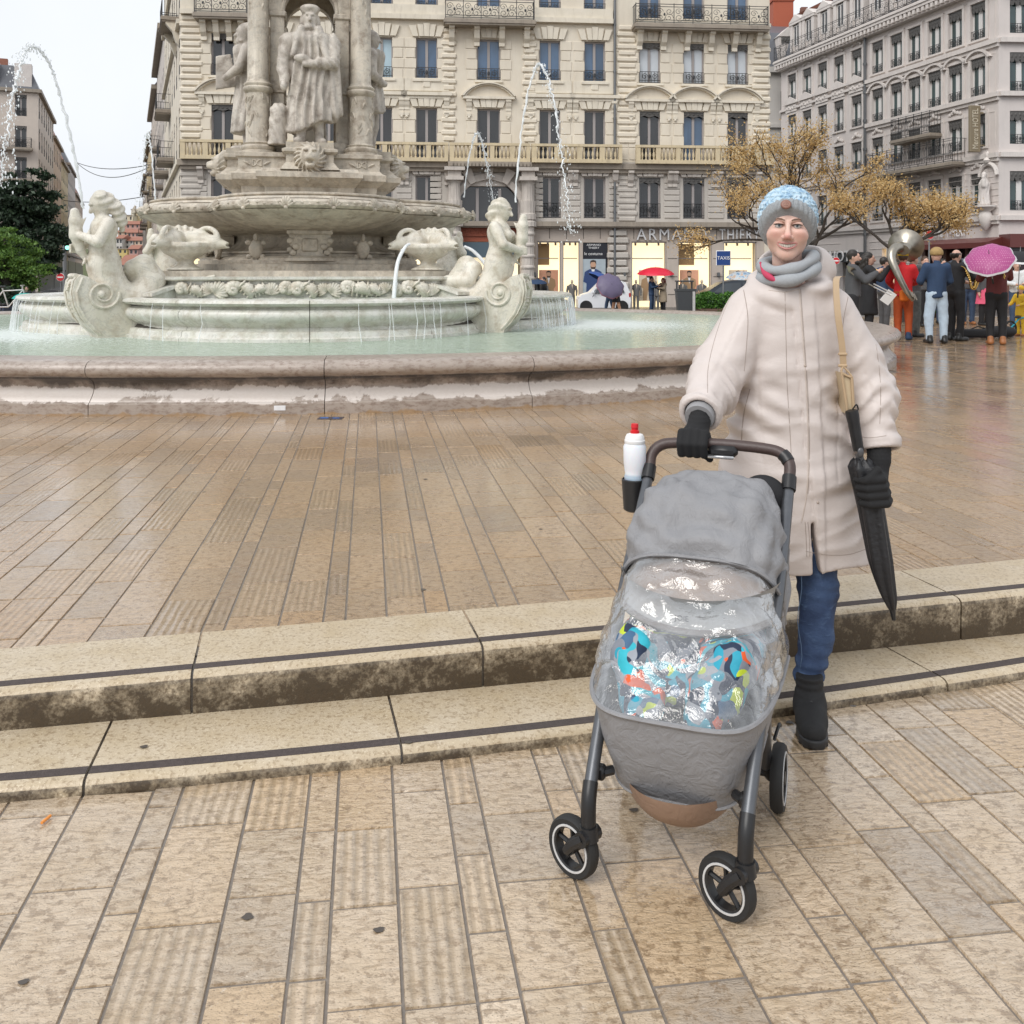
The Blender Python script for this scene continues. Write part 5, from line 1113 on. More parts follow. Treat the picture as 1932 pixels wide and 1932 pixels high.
# shop interiors: lit back walls, posters, suit dummies
M_lit = None
def litmat():
    t = NT('lit_interior'); p = t.pos(); z = t.sep(p)[2]; n = t.noise(p, .6, 3)
    c = t.mix(n, (1.0, .78, .42), (1.0, .86, .58)); return t.out((.7, .6, .4), .6, Emission_Color=c, Emission_Strength=1.0)
M_lit = litmat(); M_shelf = plain('display_wood', (.40, .26, .12), .5); M_suit = plain('display_suit', (.16, .155, .15), .8); M_dum = plain('dummy_shell', (.62, .52, .40), .6)
def posterman(parent, x, z0, h, bg, suit, y=.72):
    m = MB(); w = h * .62; m.bx(x - w / 2, x + w / 2, y - .02, y, z0, z0 + h); po = B(m, 'poster', bg, parent)
    s = h / 1.15; yy = y - .026; m = MB()
    for pts, mt in (([(-.2, .0), (-.06, .0), (0, .4), (.06, 0), (.2, .0), (.19, .45), (.26, .55), (.24, .78), (.1, .86), (-.1, .86), (-.24, .78), (-.28, .5), (-.19, .45)], 0), ([(-.05, .86), (.05, .86), (.0, .62)], 1), ([(-.07, .88), (.07, .88), (.08, 1.0), (.05, 1.08), (-.05, 1.08), (-.08, 1.0)], 2), ([(-.085, 1.0), (-.08, 1.1), (0, 1.13), (.08, 1.1), (.085, 1.0), (.05, 1.06), (-.05, 1.06)], 3), ([(-.075, .95), (-.04, .92), (.04, .92), (.075, .95), (.05, .86), (-.05, .86)], 3)):
        m.cur = mt; m.prism(pts, lambda p, k: (x + p[0] * s, yy - .003 * mt - (.0, .004)[k], z0 + .02 * h + p[1] * s * .98))
    B(m, 'printed_figure', [suit, M_let, plain('print_skin', (.55, .33, .22), .6), plain('print_hair', (.06, .04, .03), .7)], po); return po
def dummy(parent, x, z0, y=.45, h=1.75, suit=None):
    m = MB(); s = h / 1.75
    m.rings([[(x + w * s * math.cos(a), y + d * s * math.sin(a), z0 + z * s) for a in [2 * PI * j / 12 for j in range(12)]] for (w, d, z) in ((.17, .12, .82), (.16, .11, 1.0), (.2, .12, 1.25), (.22, .11, 1.4), (.10, .08, 1.5))])
    for sx in (-1, 1): m.tube([(x + sx * .09 * s, y, z0 + .86 * s), (x + sx * .10 * s, y, z0 + .45 * s), (x + sx * .10 * s, y, z0 + .03)], [.09 * s, .075 * s, .06 * s], 8); m.tube([(x + sx * .21 * s, y, z0 + 1.4 * s), (x + sx * .27 * s, y, z0 + 1.1 * s), (x + sx * .25 * s, y - .06, z0 + .84 * s)], [.07 * s, .06 * s, .045 * s], 8); m.ball((x + sx * .10 * s, y - .08, z0 + .04), (.05, .13, .05), 7, 5)
    o = B(m, 'suit_dummy', suit or M_suit, parent, True); m = MB(); m.ball((x, y, z0 + 1.63 * s), (.08 * s, .1 * s, .12 * s), 9, 7); m.tube([(x, y, z0 + 1.48 * s), (x, y, z0 + 1.56 * s)], .05 * s, 8); m.prism([(x - .045, z0 + 1.48 * s), (x + .045, z0 + 1.48 * s), (x, z0 + 1.2 * s)], lambda p, k: (p[0], y - .125 * s - .01 * k, p[1])); B(m, 'dummy_head', M_dum, o, True)
M_peach = plain('poster_peach', (.80, .42, .27), .5, var=.2, sc=3); M_pale = plain('poster_cream', (.80, .68, .52), .5, var=.1, sc=3); M_blue = plain('suit_blue', (.03, .06, .17), .7); M_tan = plain('suit_tan', (.42, .27, .15), .7); M_cold = plain('poster_grey', (.40, .46, .50), .5, var=.2, sc=3)
shw = CB
for i, (a, b) in enumerate(SHOPW + [(360, 440), (470, 560), (600, 690), (730, 830)]):
    x0, x1 = ct(a), ct(b); m = MB(); m.bx(x0 - .1, x1 + .1, 1.0, 1.05, zs0, zs1 + .1); B(m, 'lit_back_wall', M_lit, shw)
    m = MB(); m.bx(x0 - .1, x1 + .1, .05, 1.0, zs0 - .1, zs0 - .01); m.bx(x0 - .1, x1 + .1, .5, 1.0, zs1, zs1 + .1); B(m, 'display_floor', plain('display_base', (.5, .45, .38), .5), shw)
    m = MB(); 
    for xx in (x0, x1): m.bx(xx - .05, xx + .05, .1, .22, zs0, zs1)
    m.bx(x0, x1, .1, .22, zs1 - .07, zs1); B(m, 'shop_window_frame', M_frame, shw)
    m = MB()
    for j in range(3): xx = lerp(x0, x1, (j + .5) / 3); m.tube([(xx, .6, zs1 - .02), (xx, .55, zs1 - .2)], .06, 6)
    m.bx(x0, x1, .9, .96, zs1 - .95, zs1 - .9); B(m, 'spot_lamps', M_frame, shw)
    if i == 3 or i == 0: m = MB(); m.bx(x0 + .1, x0 + (x1 - x0) * .6, .92, .98, zs1 - 1.3, zs1 - .1); B(m, 'display_panel', M_shelf, shw)
    if i in (0, 2, 3, 4): posterman(shw, lerp(x0, x1, .55 if i != 3 else .42), zs0 + .55, 1.75, M_peach if i in (0, 3) else M_pale, M_tan)
    for xx in ([.28] if i == 0 else [.6] if i == 1 else [.17, .75] if i in (2, 3) else [.2]): dummy(shw, lerp(x0, x1, xx), zs0 + .02, .42)
# advertising panel "le costume"
x0, x1 = ct(1100.5), ct(1146.5); m = MB(); m.bx(x0, x1, .10, .3, zs0, cz(457.5)); ad = B(m, 'advertising_panel', plain('ad_navy', (.012, .014, .022), .25, var=.1), CB)
text('ARMAND\nTHIERY', .165, M_let, 'panel_lettering', ad, ((x0 + x1) / 2 - .08, .09, cz(464.5)), ext=.004, sx=1.15); text('le costume', .235, M_let, 'panel_lettering', ad, ((x0 + x1) / 2 - .1, .09, cz(478.5)), ext=.004)
posterman(ad, (x0 + x1) / 2 - .12, cz(566), cz(488.5) - cz(566), M_cold, M_blue, .098)
for x in (1178, 1266, 1355, 1009, 1438):
    t0 = ct(x); m = MB(); m.bx(t0 - .07, t0 + .07, -.14, .03, cz(522), cz(514), .02); B(m, 'wall_lamp', M_zinc, CB)
# ================================================================== HOTEL ON THE RIGHT, LEFT STREET
M_hot = stone('hotel_plaster', (.68, .62, .59), (.62, .57, .54), (.46, .42, .40), .3); M_hott = stone('hotel_trim', (.70, .65, .61), (.63, .58, .55), (.42, .38, .35), .5, 2)
M_maroon = plain('maroon_shopfront', (.13, .035, .03), .35, var=.15); M_plum = plain('dark_plum_glass', (.045, .025, .028), .1)
HC = Vector((30.9, 60.0)); HD = Vector((-.25, 1.0)).normalized()
HB = thing('hotel_building', 'grey-pink hotel block at right with dark scalloped window valances and a maroon shop below', 'building', (HC.x, HC.y, 0), math.atan2(-HD.y, -HD.x))
# local +x runs towards the corner (x=0), negative x recedes down the street, outward is -y
def hx(px):
    k = (px - 966) / F_PX; t = (k * HC.y - HC.x) / (HD.x - k * HD.y); return -t
def hz(py, px):
    D = HC.y - hx(px) * HD.y; return PZ(py, D)
HP = lambda px, py: (hx(px), hz(py, px))
cols_r = [(1656.5, 0), (1692, 0), (1726, 0), (1764, 0), (1803, 0), (1846, 0)]; cols_l = [(1495, 1), (1523.5, 1), (1552.5, 1), (1583.5, 1), (1617, 1)]
# storeys measured at the fifth column (x = 1803): rows of (sill, head)
def zz(y): return hz(y, 1803)
rows = [(zz(407), zz(334)), (zz(284), zz(226)), (zz(193), zz(122)), (zz(90), zz(23)), ]
rows = [(zz(404), zz(334)), (zz(286), zz(227)), (zz(192), zz(123)), (zz(89), zz(22))]
zsg = zz(418); ztop = zz(-8); hl = hx(1474); pipe = hx(1636)
hs = []
ww = 1.35
for px, s_ in cols_r + cols_l:
    for i, (a, b) in enumerate(rows): hs.append((hx(px) - ww / 2, hx(px) + ww / 2, a, b))
m = MB(); wall_holes(m, hl, .0, zsg, ztop, hs, 0, .25); B(m, 'wall', M_hot, HB)
shopo = [(hx(1590), hx(1640), -.5, zz(492)), (hx(1664), hx(1672), -.4, 3.2), (hx(1680), hx(1690), -.4, 3.2), (hx(1745), -.6, -.5, zz(462))]
m = MB(); wall_holes(m, hl, 0, -.9, zsg, shopo, 0, .4); B(m, 'ground_floor_wall', M_hot, HB)
# second face round the corner
H2 = empty('corner_front', (0, 0, 0), R(78), HB)
m = MB(); hs2 = [(x - ww / 2, x + ww / 2, a, b) for x in (1.4, 4.7, 8.0, 11.3) for a, b in rows]; wall_holes(m, .0, 16, zsg, ztop, hs2, 0, .25); m.quad((0, 0, -.9), (16, 0, -.9), (16, 0, zsg), (0, 0, zsg)); B(m, 'wall', M_hot, H2)
for z_ in (198, 306, 418, 103): m = MB(); m.bx(0, 16, -.28, 0, zz(z_) - .12, zz(z_) + .18); B(m, 'string_course', M_hott, H2)
m = MB(); m.bx(-.2, 16, -.7, 0, ztop - .4, ztop + .35); B(m, 'cornice', M_hott, H2)
hw = [win_meshes(ww, b - a, 'w', .62, .6, scal=True, midw=.17) for a, b in rows]
for h in hs: k = [i for i, r_ in enumerate(rows) if abs(r_[0] - h[2]) < .01][0]; put_win(hw[k], HB, ((h[0] + h[1]) / 2, 0, h[2]), M_white, M_gteal)
for h in hs2: k = [i for i, r_ in enumerate(rows) if abs(r_[0] - h[2]) < .01][0]; put_win(hw[k], H2, ((h[0] + h[1]) / 2, 0, h[2]), M_white, M_gteal)
# surrounds, pediments, string courses
for px, s_ in cols_r + cols_l:
    for i, (a, b) in enumerate(rows):
        m = MB(); x = hx(px)
        for s in (-1, 1): m.bx(x + s * (ww / 2 + .12) - .11, x + s * (ww / 2 + .12) + .11, -.07, 0, a, b + .1)
        m.bx(x - ww / 2 - .25, x + ww / 2 + .25, -.12, 0, a - .14, a - .01); m.bx(x - ww / 2 - .22, x + ww / 2 + .22, -.09, 0, b + .02, b + .22)
        if s_ and i == 2:
            m.prism([(x - 1.2, b + .95), (x + 1.2, b + .95), (x + 1.2, b + 1.08), (x, b + 1.6), (x - 1.2, b + 1.08)], lambda p, k: (p[0], (-.3, -.16)[k], p[1])); m.bx(x - .9, x + .9, -.16, 0, b + .25, b + .95)
            for q in range(5): m.ball((x - .6 + .3 * q, -.16, b + .6 + .12 * math.sin(q * 2)), (.17, .09, .16), 6, 4)
        elif not s_ and i == 3:
            n = 9; 
            for q in range(n): A0, A1 = lerp(-1.0, 1.0, q / n), lerp(-1.0, 1.0, (q + 1) / n); m.prism([(x + 1.5 * math.sin(A0), a - 1.35 + 1.5 * (math.cos(A0) - .54)), (x + 1.5 * math.sin(A1), a - 1.35 + 1.5 * (math.cos(A1) - .54)), (x + 1.2 * math.sin(A1), a - 1.35 + 1.2 * (math.cos(A1) - .54)), (x + 1.2 * math.sin(A0), a - 1.35 + 1.2 * (math.cos(A0) - .54))], lambda p, k: (p[0], (-.22, 0)[k], p[1]))
            m.ball((x, -.06, a - .75), (.2, .1, .14), 6, 4)
        else:
            for q in range(5): m.ball((x - .5 + .25 * q, -.07, b + .42 + .10 * math.cos((q - 2) * .9)), (.16, .09, .13), 6, 4)
            m.ball((x, -.1, b + .6), (.18, .12, .2), 6, 4)
        B(m, 'window_surround', M_hott, HB, True)
m = MB()
for y, a, b in ((198, pipe, 0), (306, hl, 0), (418, hl, 0), (103, pipe, 0)):
    z = zz(y); m.bx(a, b + .1, -.28, 0, z - .12, z + .18); m.bx(a, b + .06, -.16, 0, z - .35, z - .12)
z = hz(184, 1560); m.bx(hl, pipe, -.2, 0, z - .1, z + .1)
m.bx(hl, .2, -.75, 0, ztop - .05, ztop + .35); m.bx(hl, .15, -.5, 0, ztop - .5, ztop - .05); B(m, 'string_courses', M_hott, HB)
m = MB(); n = 56
for i in range(n): x = lerp(hl + .2, -.2, i / (n - 1)); m.bx(x - .13, x + .13, -.72, -.5, ztop - .38, ztop - .08)
stuff(B(m, 'cornice_brackets', M_hott, HB))
m = MB()
for px in (1675, 1709, 1745, 1783, 1824, 1872):
    x = hx(px)
    for (a, b) in ((rows[3][0] - .2, rows[3][1] + .2), (rows[2][0], rows[2][1]), (rows[1][0], rows[1][1])): m.bx(x - .28, x - .24, -.03, 0, a, b); m.bx(x + .24, x + .28, -.03, 0, a, b); m.bx(x - .28, x + .28, -.03, 0, b, b + .05)
for i in range(9): z_ = lerp(rows[0][0] - .2, rows[0][1] + .5, i / 8); m.bx(pipe, 0, -.03, 0, z_ - .03, z_ + .0)
for i in range(9):
    z_ = lerp(-.2, zsg - .5, i / 8); m.bx(hl, hx(1590) - .3, -.03, 0, z_ - .04, z_); m.bx(pipe + .3, hx(1745), -.03, 0, z_ - .04, z_)
stuff(B(m, 'panel_mouldings', M_hott, HB))
iron_balcony(hx(1703), hx(1777), zz(240) - .2, 1.0, 1.5, HB, arches=True); iron_balcony(hx(1656), hx(1823), zz(304) - .15, 1.1, 1.55, HB, arches=True)
iron_balcony(hl, .2, ztop + .4, .75, 1.25, HB, M_hott)
m = MB(); m.tube([(pipe, -.2, -.6), (pipe, -.2, ztop)], .11, 8)
for q in range(9): m.tube([(pipe, -.2, 2 + q * 2.2), (pipe, -.2, 2.2 + q * 2.2)], .16, 8)
B(m, 'drain_pipe', M_zinc, HB)
# mansard with dormers
m = MB(); m.prism([(.15, ztop + .3), (1.6, ztop + 4.6), (6, ztop + 6.2), (11, ztop + 4.6), (12, ztop + .3)], lambda p, k: ((hl, 1)[k], p[0], p[1])); B(m, 'mansard_roof', M_slate, HB)
m = MB(); m.prism([(1.4, ztop + 4.5), (6, ztop + 6.3), (6, ztop + 6.45), (1.2, ztop + 4.7)], lambda p, k: ((hl, 1)[k], p[0], p[1])); B(m, 'roof_tiles', M_tile, HB)
dw = win_meshes(1.0, 1.8, 'w', 0, 0, midw=.05, dep=.12)
for px in (1502, 1525, 1555, 1585, 1617, 1655, 1695, 1740, 1790, 1845):
    x = hx(px); z = ztop + 1.35; m = MB()
    for s in (-1, 1): m.bx(x + s * .72 - .2, x + s * .72 + .2, -.05, 1.6, z - .5, z + 2.0)
    m.bx(x - 1.0, x + 1.0, -.12, 1.6, z + 1.9, z + 2.12); m.prism([(x - 1.05, z + 2.12), (x + 1.05, z + 2.12), (x, z + 2.75)], lambda p, k: (p[0], (-.15, 1.8)[k], p[1])); m.bx(x - .6, x + .6, .1, 1.6, z - .5, z); B(m, 'dormer', M_hott, HB); put_win(dw, HB, (x, 0, z), M_white, M_gdark)
# sign, awning, shop, statue in its niche, surveillance lamps
M_taupe = plain('sign_taupe', (.23, .185, .12), .4, var=.05)
xs = hx(1857); za, zb = hz(289, 1850), hz(202, 1850); m = MB(); m.bx(xs - .1, xs + .1, -1.15, -.35, za, zb, .03); m.bx(xs - .05, xs + .05, -.35, 0, za + .4, za + .5); m.bx(xs - .05, xs + .05, -.35, 0, zb - .5, zb - .4); sg = B(m, 'hotel_sign', M_taupe, HB)
cd_ = R(0)
text('Mercure HOTEL', .62, plain('sign_gold', (.62, .56, .44), .4, var=.03), 'sign_lettering', sg, (xs + .11, -.75, (za + zb) / 2), rot=Matrix(((0, 0, 1), (0, -1, 0), (1, 0, 0))).to_euler(), sx=.90 * (zb - za) / 4.4, ext=.01)
za, zb = zz(462), zz(447); m = MB(); m.prism([(-.05, zb - .15), (-1.3, zb - .5), (-1.3, za - .3), (-.05, za - .3)], lambda p, k: ((hx(1742), .4)[k], p[0], p[1])); B(m, 'awning', M_maroon, HB)
m = MB(); m.bx(0, 12, -1.3, -.05, za - .3, zb); B(m, 'awning', M_maroon, H2)
m = MB(); m.bx(hx(1745), -.6, .25, .3, -.6, za); B(m, 'shop_glass', M_plum, HB); m = MB(); m.bx(0, 14, -.08, -.02, -.6, za); B(m, 'shop_glass', M_plum, H2)
for i in range(7):
    m = MB(); x = lerp(hx(1745), -.6, i / 6); m.bx(x - .16, x + .16, -.1, .3, -.6, za); B(m, 'shop_mullion', plain('mullion_brown', (.16, .07, .05), .4), HB)
for i in range(5):
    m = MB(); x = .4 + 3.3 * i; m.bx(x - .16, x + .16, -.25, -.0, -.6, za); B(m, 'shop_mullion', plain('mullion_brown', (.16, .07, .05), .4), H2)
xa = hx(1802); text('ARMAND THIERY', 1.0, M_let, 'shop_lettering', HB, ((hx(1735) + hx(1833)) / 2 , -.16, hz(438, 1800)), sx=abs(hx(1833) - hx(1735)) / 8.8, ext=.02)
for px in (1752, 1768, 1790): m = MB(); x = hx(px); m.tube([(x, -.02, hz(430, px)), (x, -.5, hz(428, px)), (x, -.75, hz(432, px))], [.05, .05, .14], 6); B(m, 'spot_lamp', M_white, HB)
m = MB(); m.bx(hx(1588), hx(1638), -.9, .1, zz(490), zz(470)); can = B(m, 'entrance_canopy', plain('canopy_grey', (.05, .055, .06), .4), HB)
m = MB(); m.bx(hx(1590), hx(1640), .3, .35, -.6, zz(490)); B(m, 'entrance_glass', M_gdark, HB); 
m = MB(); m.tube([((hx(1623)) + .55 * math.cos(a), .22, 1.7 + .9 * math.sin(a)) for a in np.linspace(0, 2 * PI, 22)], .07, 6); B(m, 'oval_emblem', M_letg, HB)
text('HOTEL', 1.25, M_let, 'canopy_lettering', can, (hx(1613), -.95, zz(479)), ext=.03, sx=1.1)
m = MB()
for a, b in ((1664, 1672), (1680, 1690)): m.bx(hx(a), hx(b), .35, .4, -.4, 3.2)
B(m, 'lit_window', glow('lit_window', (1, .70, .30), .9), HB)
def madonna(p):
    z = p[:, 2]; w = np.interp(z, [0, .8, 1.4, 1.7], [.42, .34, .36, .2]); d = smax((np.sqrt((p[:, 0] / w) ** 2 + (p[:, 1] / (w * .8)) ** 2) - 1) * w * .8 + folds(p, 9, .03), np.maximum(-z, z - 1.75), .08)
    d = smin(d, ell(p, (0, 0, 1.95), (.17, .18, .23)), .06); d = smin(d, chain(p, [(.2, -.2, 1.25), (.22, -.24, 1.6)], [.16, .13]), .06); return smin(d, ell(p, (.22, -.25, 1.8), (.12, .12, .14)), .03)
xn = hx(1868); zn = hz(388, 1868); sdf_obj('niche_statue', madonna, (-.6, -.6, -.05), (.6, .6, 2.3), .06, M_hott, HB, False, Matrix.Translation((xn, -.45, zn)))
m = MB(); m.lathe([(.05, -1.6), (.3, -1.3), (.45, -.7), (.3, -.4), (.7, -.1), (.7, 0)], (xn, -.35, zn), 10); m.lathe([(.2, 2.75), (.28, 2.9), (.12, 3.1), (.15, 3.3), (.03, 3.5)], (xn, -.2, zn), 10); m.tube([(xn - .75 * math.cos(a), -.15, zn + 1.9 + .8 * math.sin(a)) for a in np.linspace(0, PI, 10)], .14, 6); B(m, 'niche', M_hott, HB, True)

# narrow white house, brick chimney behind the cream block
WB = thing('narrow_house', 'narrow white house wedged between the cream block and the hotel', 'building', (26.2, 88, 0), R(4))
m = MB(); k1 = [(-1.2, .2, a, a + 2.6) for a in (4.2, 8.0, 11.8, 15.6)]; wall_holes(m, -4, 2.4, -.8, 20.5, k1); m.bx(-4, 2.4, -.4, 0, 19.9, 20.4); m.bx(-4, 2.4, -.25, 0, 14.8, 15.1); m.bx(-4, 2.4, -.25, 0, 11, 11.3); B(m, 'wall', stone('white_plaster', (.58, .55, .52), (.52, .5, .47), (.4, .37, .35), .3), WB)
wn = win_meshes(1.4, 2.6, 'w', .6, .8)
for h in k1: put_win(wn, WB, (-.5, 0, h[2]), M_frame, M_gdark)
m = MB(); m.prism([(-.1, 20.5), (1.4, 24), (6, 26), (8, 20.5)], lambda p, k: ((-4, 2.4)[k], p[0], p[1])); B(m, 'roof', M_slate, WB); m = MB(); m.bx(-1.4, .4, -.05, 1.5, 20.6, 23.3); m.prism([(-1.5, 23.3), (.5, 23.3), (-.5, 24.2)], lambda p, k: (p[0], (-.15, 1.6)[k], p[1])); B(m, 'dormer', M_hott, WB); put_win(wn, WB, (-.5, -.2, 20.6), M_frame, M_gdark)
def chimney(px0, px1, yb, yt, D, name, lab, mat, grp='chimneys on the roofs at right'):
    x0, x1 = PX(px0, D), PX(px1, D); z0, z1 = PZ(yb, D), PZ(yt, D); t = thing(name, lab, 'chimney', ((x0 + x1) / 2, D, z0), 0, grp); w = x1 - x0
    m = MB(); m.bx(-w / 2, w / 2, 0, w * .8, 0, z1 - z0); B(m, 'stack', mat, t); m = MB(); m.bx(-w * .55, w * .55, -w * .05, w * .85, z1 - z0 - .5, z1 - z0 - .25); B(m, 'cap', mat, t)
chimney(1459, 1497, 150, -8, 93, 'brick_chimney', 'tall broad red brick chimney stack beside the cream block', M_brickred)
chimney(1512, 1524, 50, 13, 92, 'brick_chimney', 'small brown brick chimney on the hotel roof', plain('old_brick', (.20, .10, .075), .8, var=.3))

# ---------------------------------------------------------------- left side of the street
M_l1 = stone('left_plaster', (.64, .56, .49), (.58, .51, .45), (.44, .39, .34), .35); M_l2 = stone('peach_plaster', (.64, .49, .37), (.59, .45, .34), (.46, .35, .27), .4); M_l3 = stone('ochre_plaster', (.66, .54, .33), (.6, .49, .3), (.46, .37, .25), .4); M_l4 = stone('old_plaster', (.58, .52, .47), (.51, .46, .42), (.38, .34, .3), .5)
def house(name, label, loc, rz, W, Dp, H, floors, mat, roofm, ncol, sidecols, shop=None, group=None, wsz=(1.1, 2.2), mans=2.5, rail=.8, sides=(1,)):
    t = thing(name, label, 'building', loc, rz, group); fh = (H - 4.2) / floors
    fl = [4.6 + i * fh for i in range(floors)]; hs = [(W * (i + .5) / ncol - wsz[0] / 2, W * (i + .5) / ncol + wsz[0] / 2, z, z + wsz[1]) for i in range(ncol) for z in fl]
    m = MB(); wall_holes(m, 0, W, -.9, H, hs); B(m, 'front_wall', mat, t); wm = win_meshes(wsz[0], wsz[1], 'w', .4, rail)
    for h in hs: put_win(wm, t, ((h[0] + h[1]) / 2, 0, h[2]), M_white if (int(h[0] * 7) % 2) else M_frame, M_gdark)
    sd = empty('side_front', (W, 0, 0), R(90), t); hs = [(Dp * (i + .5) / sidecols - wsz[0] / 2, Dp * (i + .5) / sidecols + wsz[0] / 2, z, z + wsz[1]) for i in range(sidecols) for z in fl]
    m = MB(); wall_holes(m, 0, Dp, -.9, H, hs); B(m, 'side_wall', mat, sd)
    for h in hs: put_win(wm, sd, ((h[0] + h[1]) / 2, 0, h[2]), M_frame, M_gdark)
    m = MB(); m.bx(-.3, W + .35, -.35, Dp, H - .35, H); m.bx(0, W + .2, -.2, Dp, 4.0, 4.3); m.bx(0, W + .12, -.12, Dp, 4.3 + fh, 4.45 + fh); B(m, 'cornice', M_slab, t)
    m = MB(); m.rings([[(-.1, -.1, H), (W + .1, -.1, H), (W + .1, Dp, H), (-.1, Dp, H)], [(.9, .9, H + mans), (W - .9, .9, H + mans), (W - .9, Dp - .9, H + mans), (.9, Dp - .9, H + mans)]]); B(m, 'roof', roofm, t)
    if shop: m = MB(); m.bx(.3, W - .3, -.06, 0, -.6, 3.4); B(m, 'shopfront', shop, t); m = MB(); m.bx(.5, Dp - .3, -.06, 0, -.6, 3.2); B(m, 'shopfront', shop, sd)
    m = MB()
    for i in range(3): x = W * (.25 + .25 * i); m.bx(x - .5, x + .5, Dp * .3, Dp * .3 + .7, H + mans, H + mans + 1.2 + .3 * i); 
    B(m, 'chimneys', M_tile, t); return t, fl
def at(px, D): return PX(px, D)
DL2 = Vector((-.407, 1)).normalized(); ra = math.atan2(DL2.y, DL2.x) - PI / 2        # the street runs along DL2
D0 = 98; x0 = at(72, D0); W0 = 16
tL, fl = house('corner_house', 'pale corner apartment house with mansard roof and iron balconies, left edge', (x0 - W0 * math.cos(ra), D0 - W0 * math.sin(ra), 0), ra, W0, 22, 20.3, 5, M_l1, M_slate, 5, 7, plain('dark_shop', (.02, .02, .022), .3))
for z in fl[1:4]: iron_balcony(W0 - 6.5, W0 - .6, z - .1, .8, 1.0, tL)
m = MB(); 
for s in range(2): m.bx(W0 - 5.2 + s * 3, W0 - 3.6 + s * 3, .0, 1.2, 20.4, 22.9)
B(m, 'dormer', M_hott, tL); m = MB(); m.tube([(W0 - 7.5, 4, 23), (W0 - 7.5, 4, 28)], .05, 5)
for q in range(5): m.tube([(W0 - 8.3 + .1 * q, 4, 27.8 - q * .5), (W0 - 6.7 - .1 * q, 4, 27.8 - q * .5)], .035, 5)
B(m, 'aerial', M_iron, tL)
dist = 22
for (nm, lab, L, H, mat, nw) in (('street_house', 'peach plastered house beyond the pale corner house, down the left street', 15, 18.5, M_l2, 5), ('street_house', 'ochre house with red chimneys, third down the left street', 16, 17.2, M_l3, 5), ('street_house', 'grey weathered house, fourth down the left side street', 22, 18.5, M_l4, 7), ('street_house', 'farthest brownish house on the left side of the side street', 30, 15.5, M_l2, 8)):
    p = Vector((x0, D0)) + DL2 * dist; house(nm, lab, (p.x - 10 * math.cos(ra), p.y - 10 * math.sin(ra), 0), ra, 10, L, H, 4, mat, M_tile if mat != M_l4 else M_slate, 2, nw, plain('dark_shop', (.02, .02, .022), .3), 'houses down the side street', rail=.6); dist += L + .1
# right side of that street, beyond the cream block's return
dist = 24.0
for i, (lab, L, H, mat, nw) in enumerate((('grey-brown house right behind the cream block along the side street', 20, 20.5, M_l4, 6), ('pinkish house two doors behind the cream block, side street', 22, 19.5, M_l1, 6), ('distant ochre house on the right side of the side street', 30, 18, M_l3, 7), ('farthest grey house closing the right side of the side street', 40, 16, M_l4, 8))):
    p = Vector((corner.x, corner.y)) + DL2 * dist; t = thing('street_house', lab, 'building', (p.x, p.y, 0), math.atan2(-DL2.y, -DL2.x), 'houses down the side street')
    # front looks across the street: local +x back towards the square
    hs = [(-L + L * (j + .5) / nw - .55, -L + L * (j + .5) / nw + .55, z, z + 2.2) for j in range(nw) for z in (4.6, 8.4, 12.2, 15.2)]
    m = MB(); wall_holes(m, -L, 0, -.9, H, [h for h in hs if h[3] < H - .6]); m.quad((0, 0, -.9), (0, 10, -.9), (0, 10, H), (0, 0, H)); B(m, 'front_wall', mat, t); wm = win_meshes(1.1, 2.2, 'w', .4, .7)
    for h in hs:
        if h[3] < H - .6: put_win(wm, t, ((h[0] + h[1]) / 2, 0, h[2]), M_frame, M_gdark)
    m = MB(); m.bx(-L, 0, -.5, 0, H - .4, H); m.bx(-L, 0, -.3, 0, 4.0, 4.3); B(m, 'cornice', M_slab, t)
    m = MB(); m.prism([(-.2, H), (2, H + 3), (8, H + 3), (10, H)], lambda p_, k: ((-L, 0)[k], p_[0], p_[1])); B(m, 'roof', M_slate, t)
    for j in range(3): iron_balcony(-L + L * (j + .3) / 3, -L + L * (j + .62) / 3, (8.3, 12.1, 8.3)[j], .8, .95, t)
    dist += L + .1
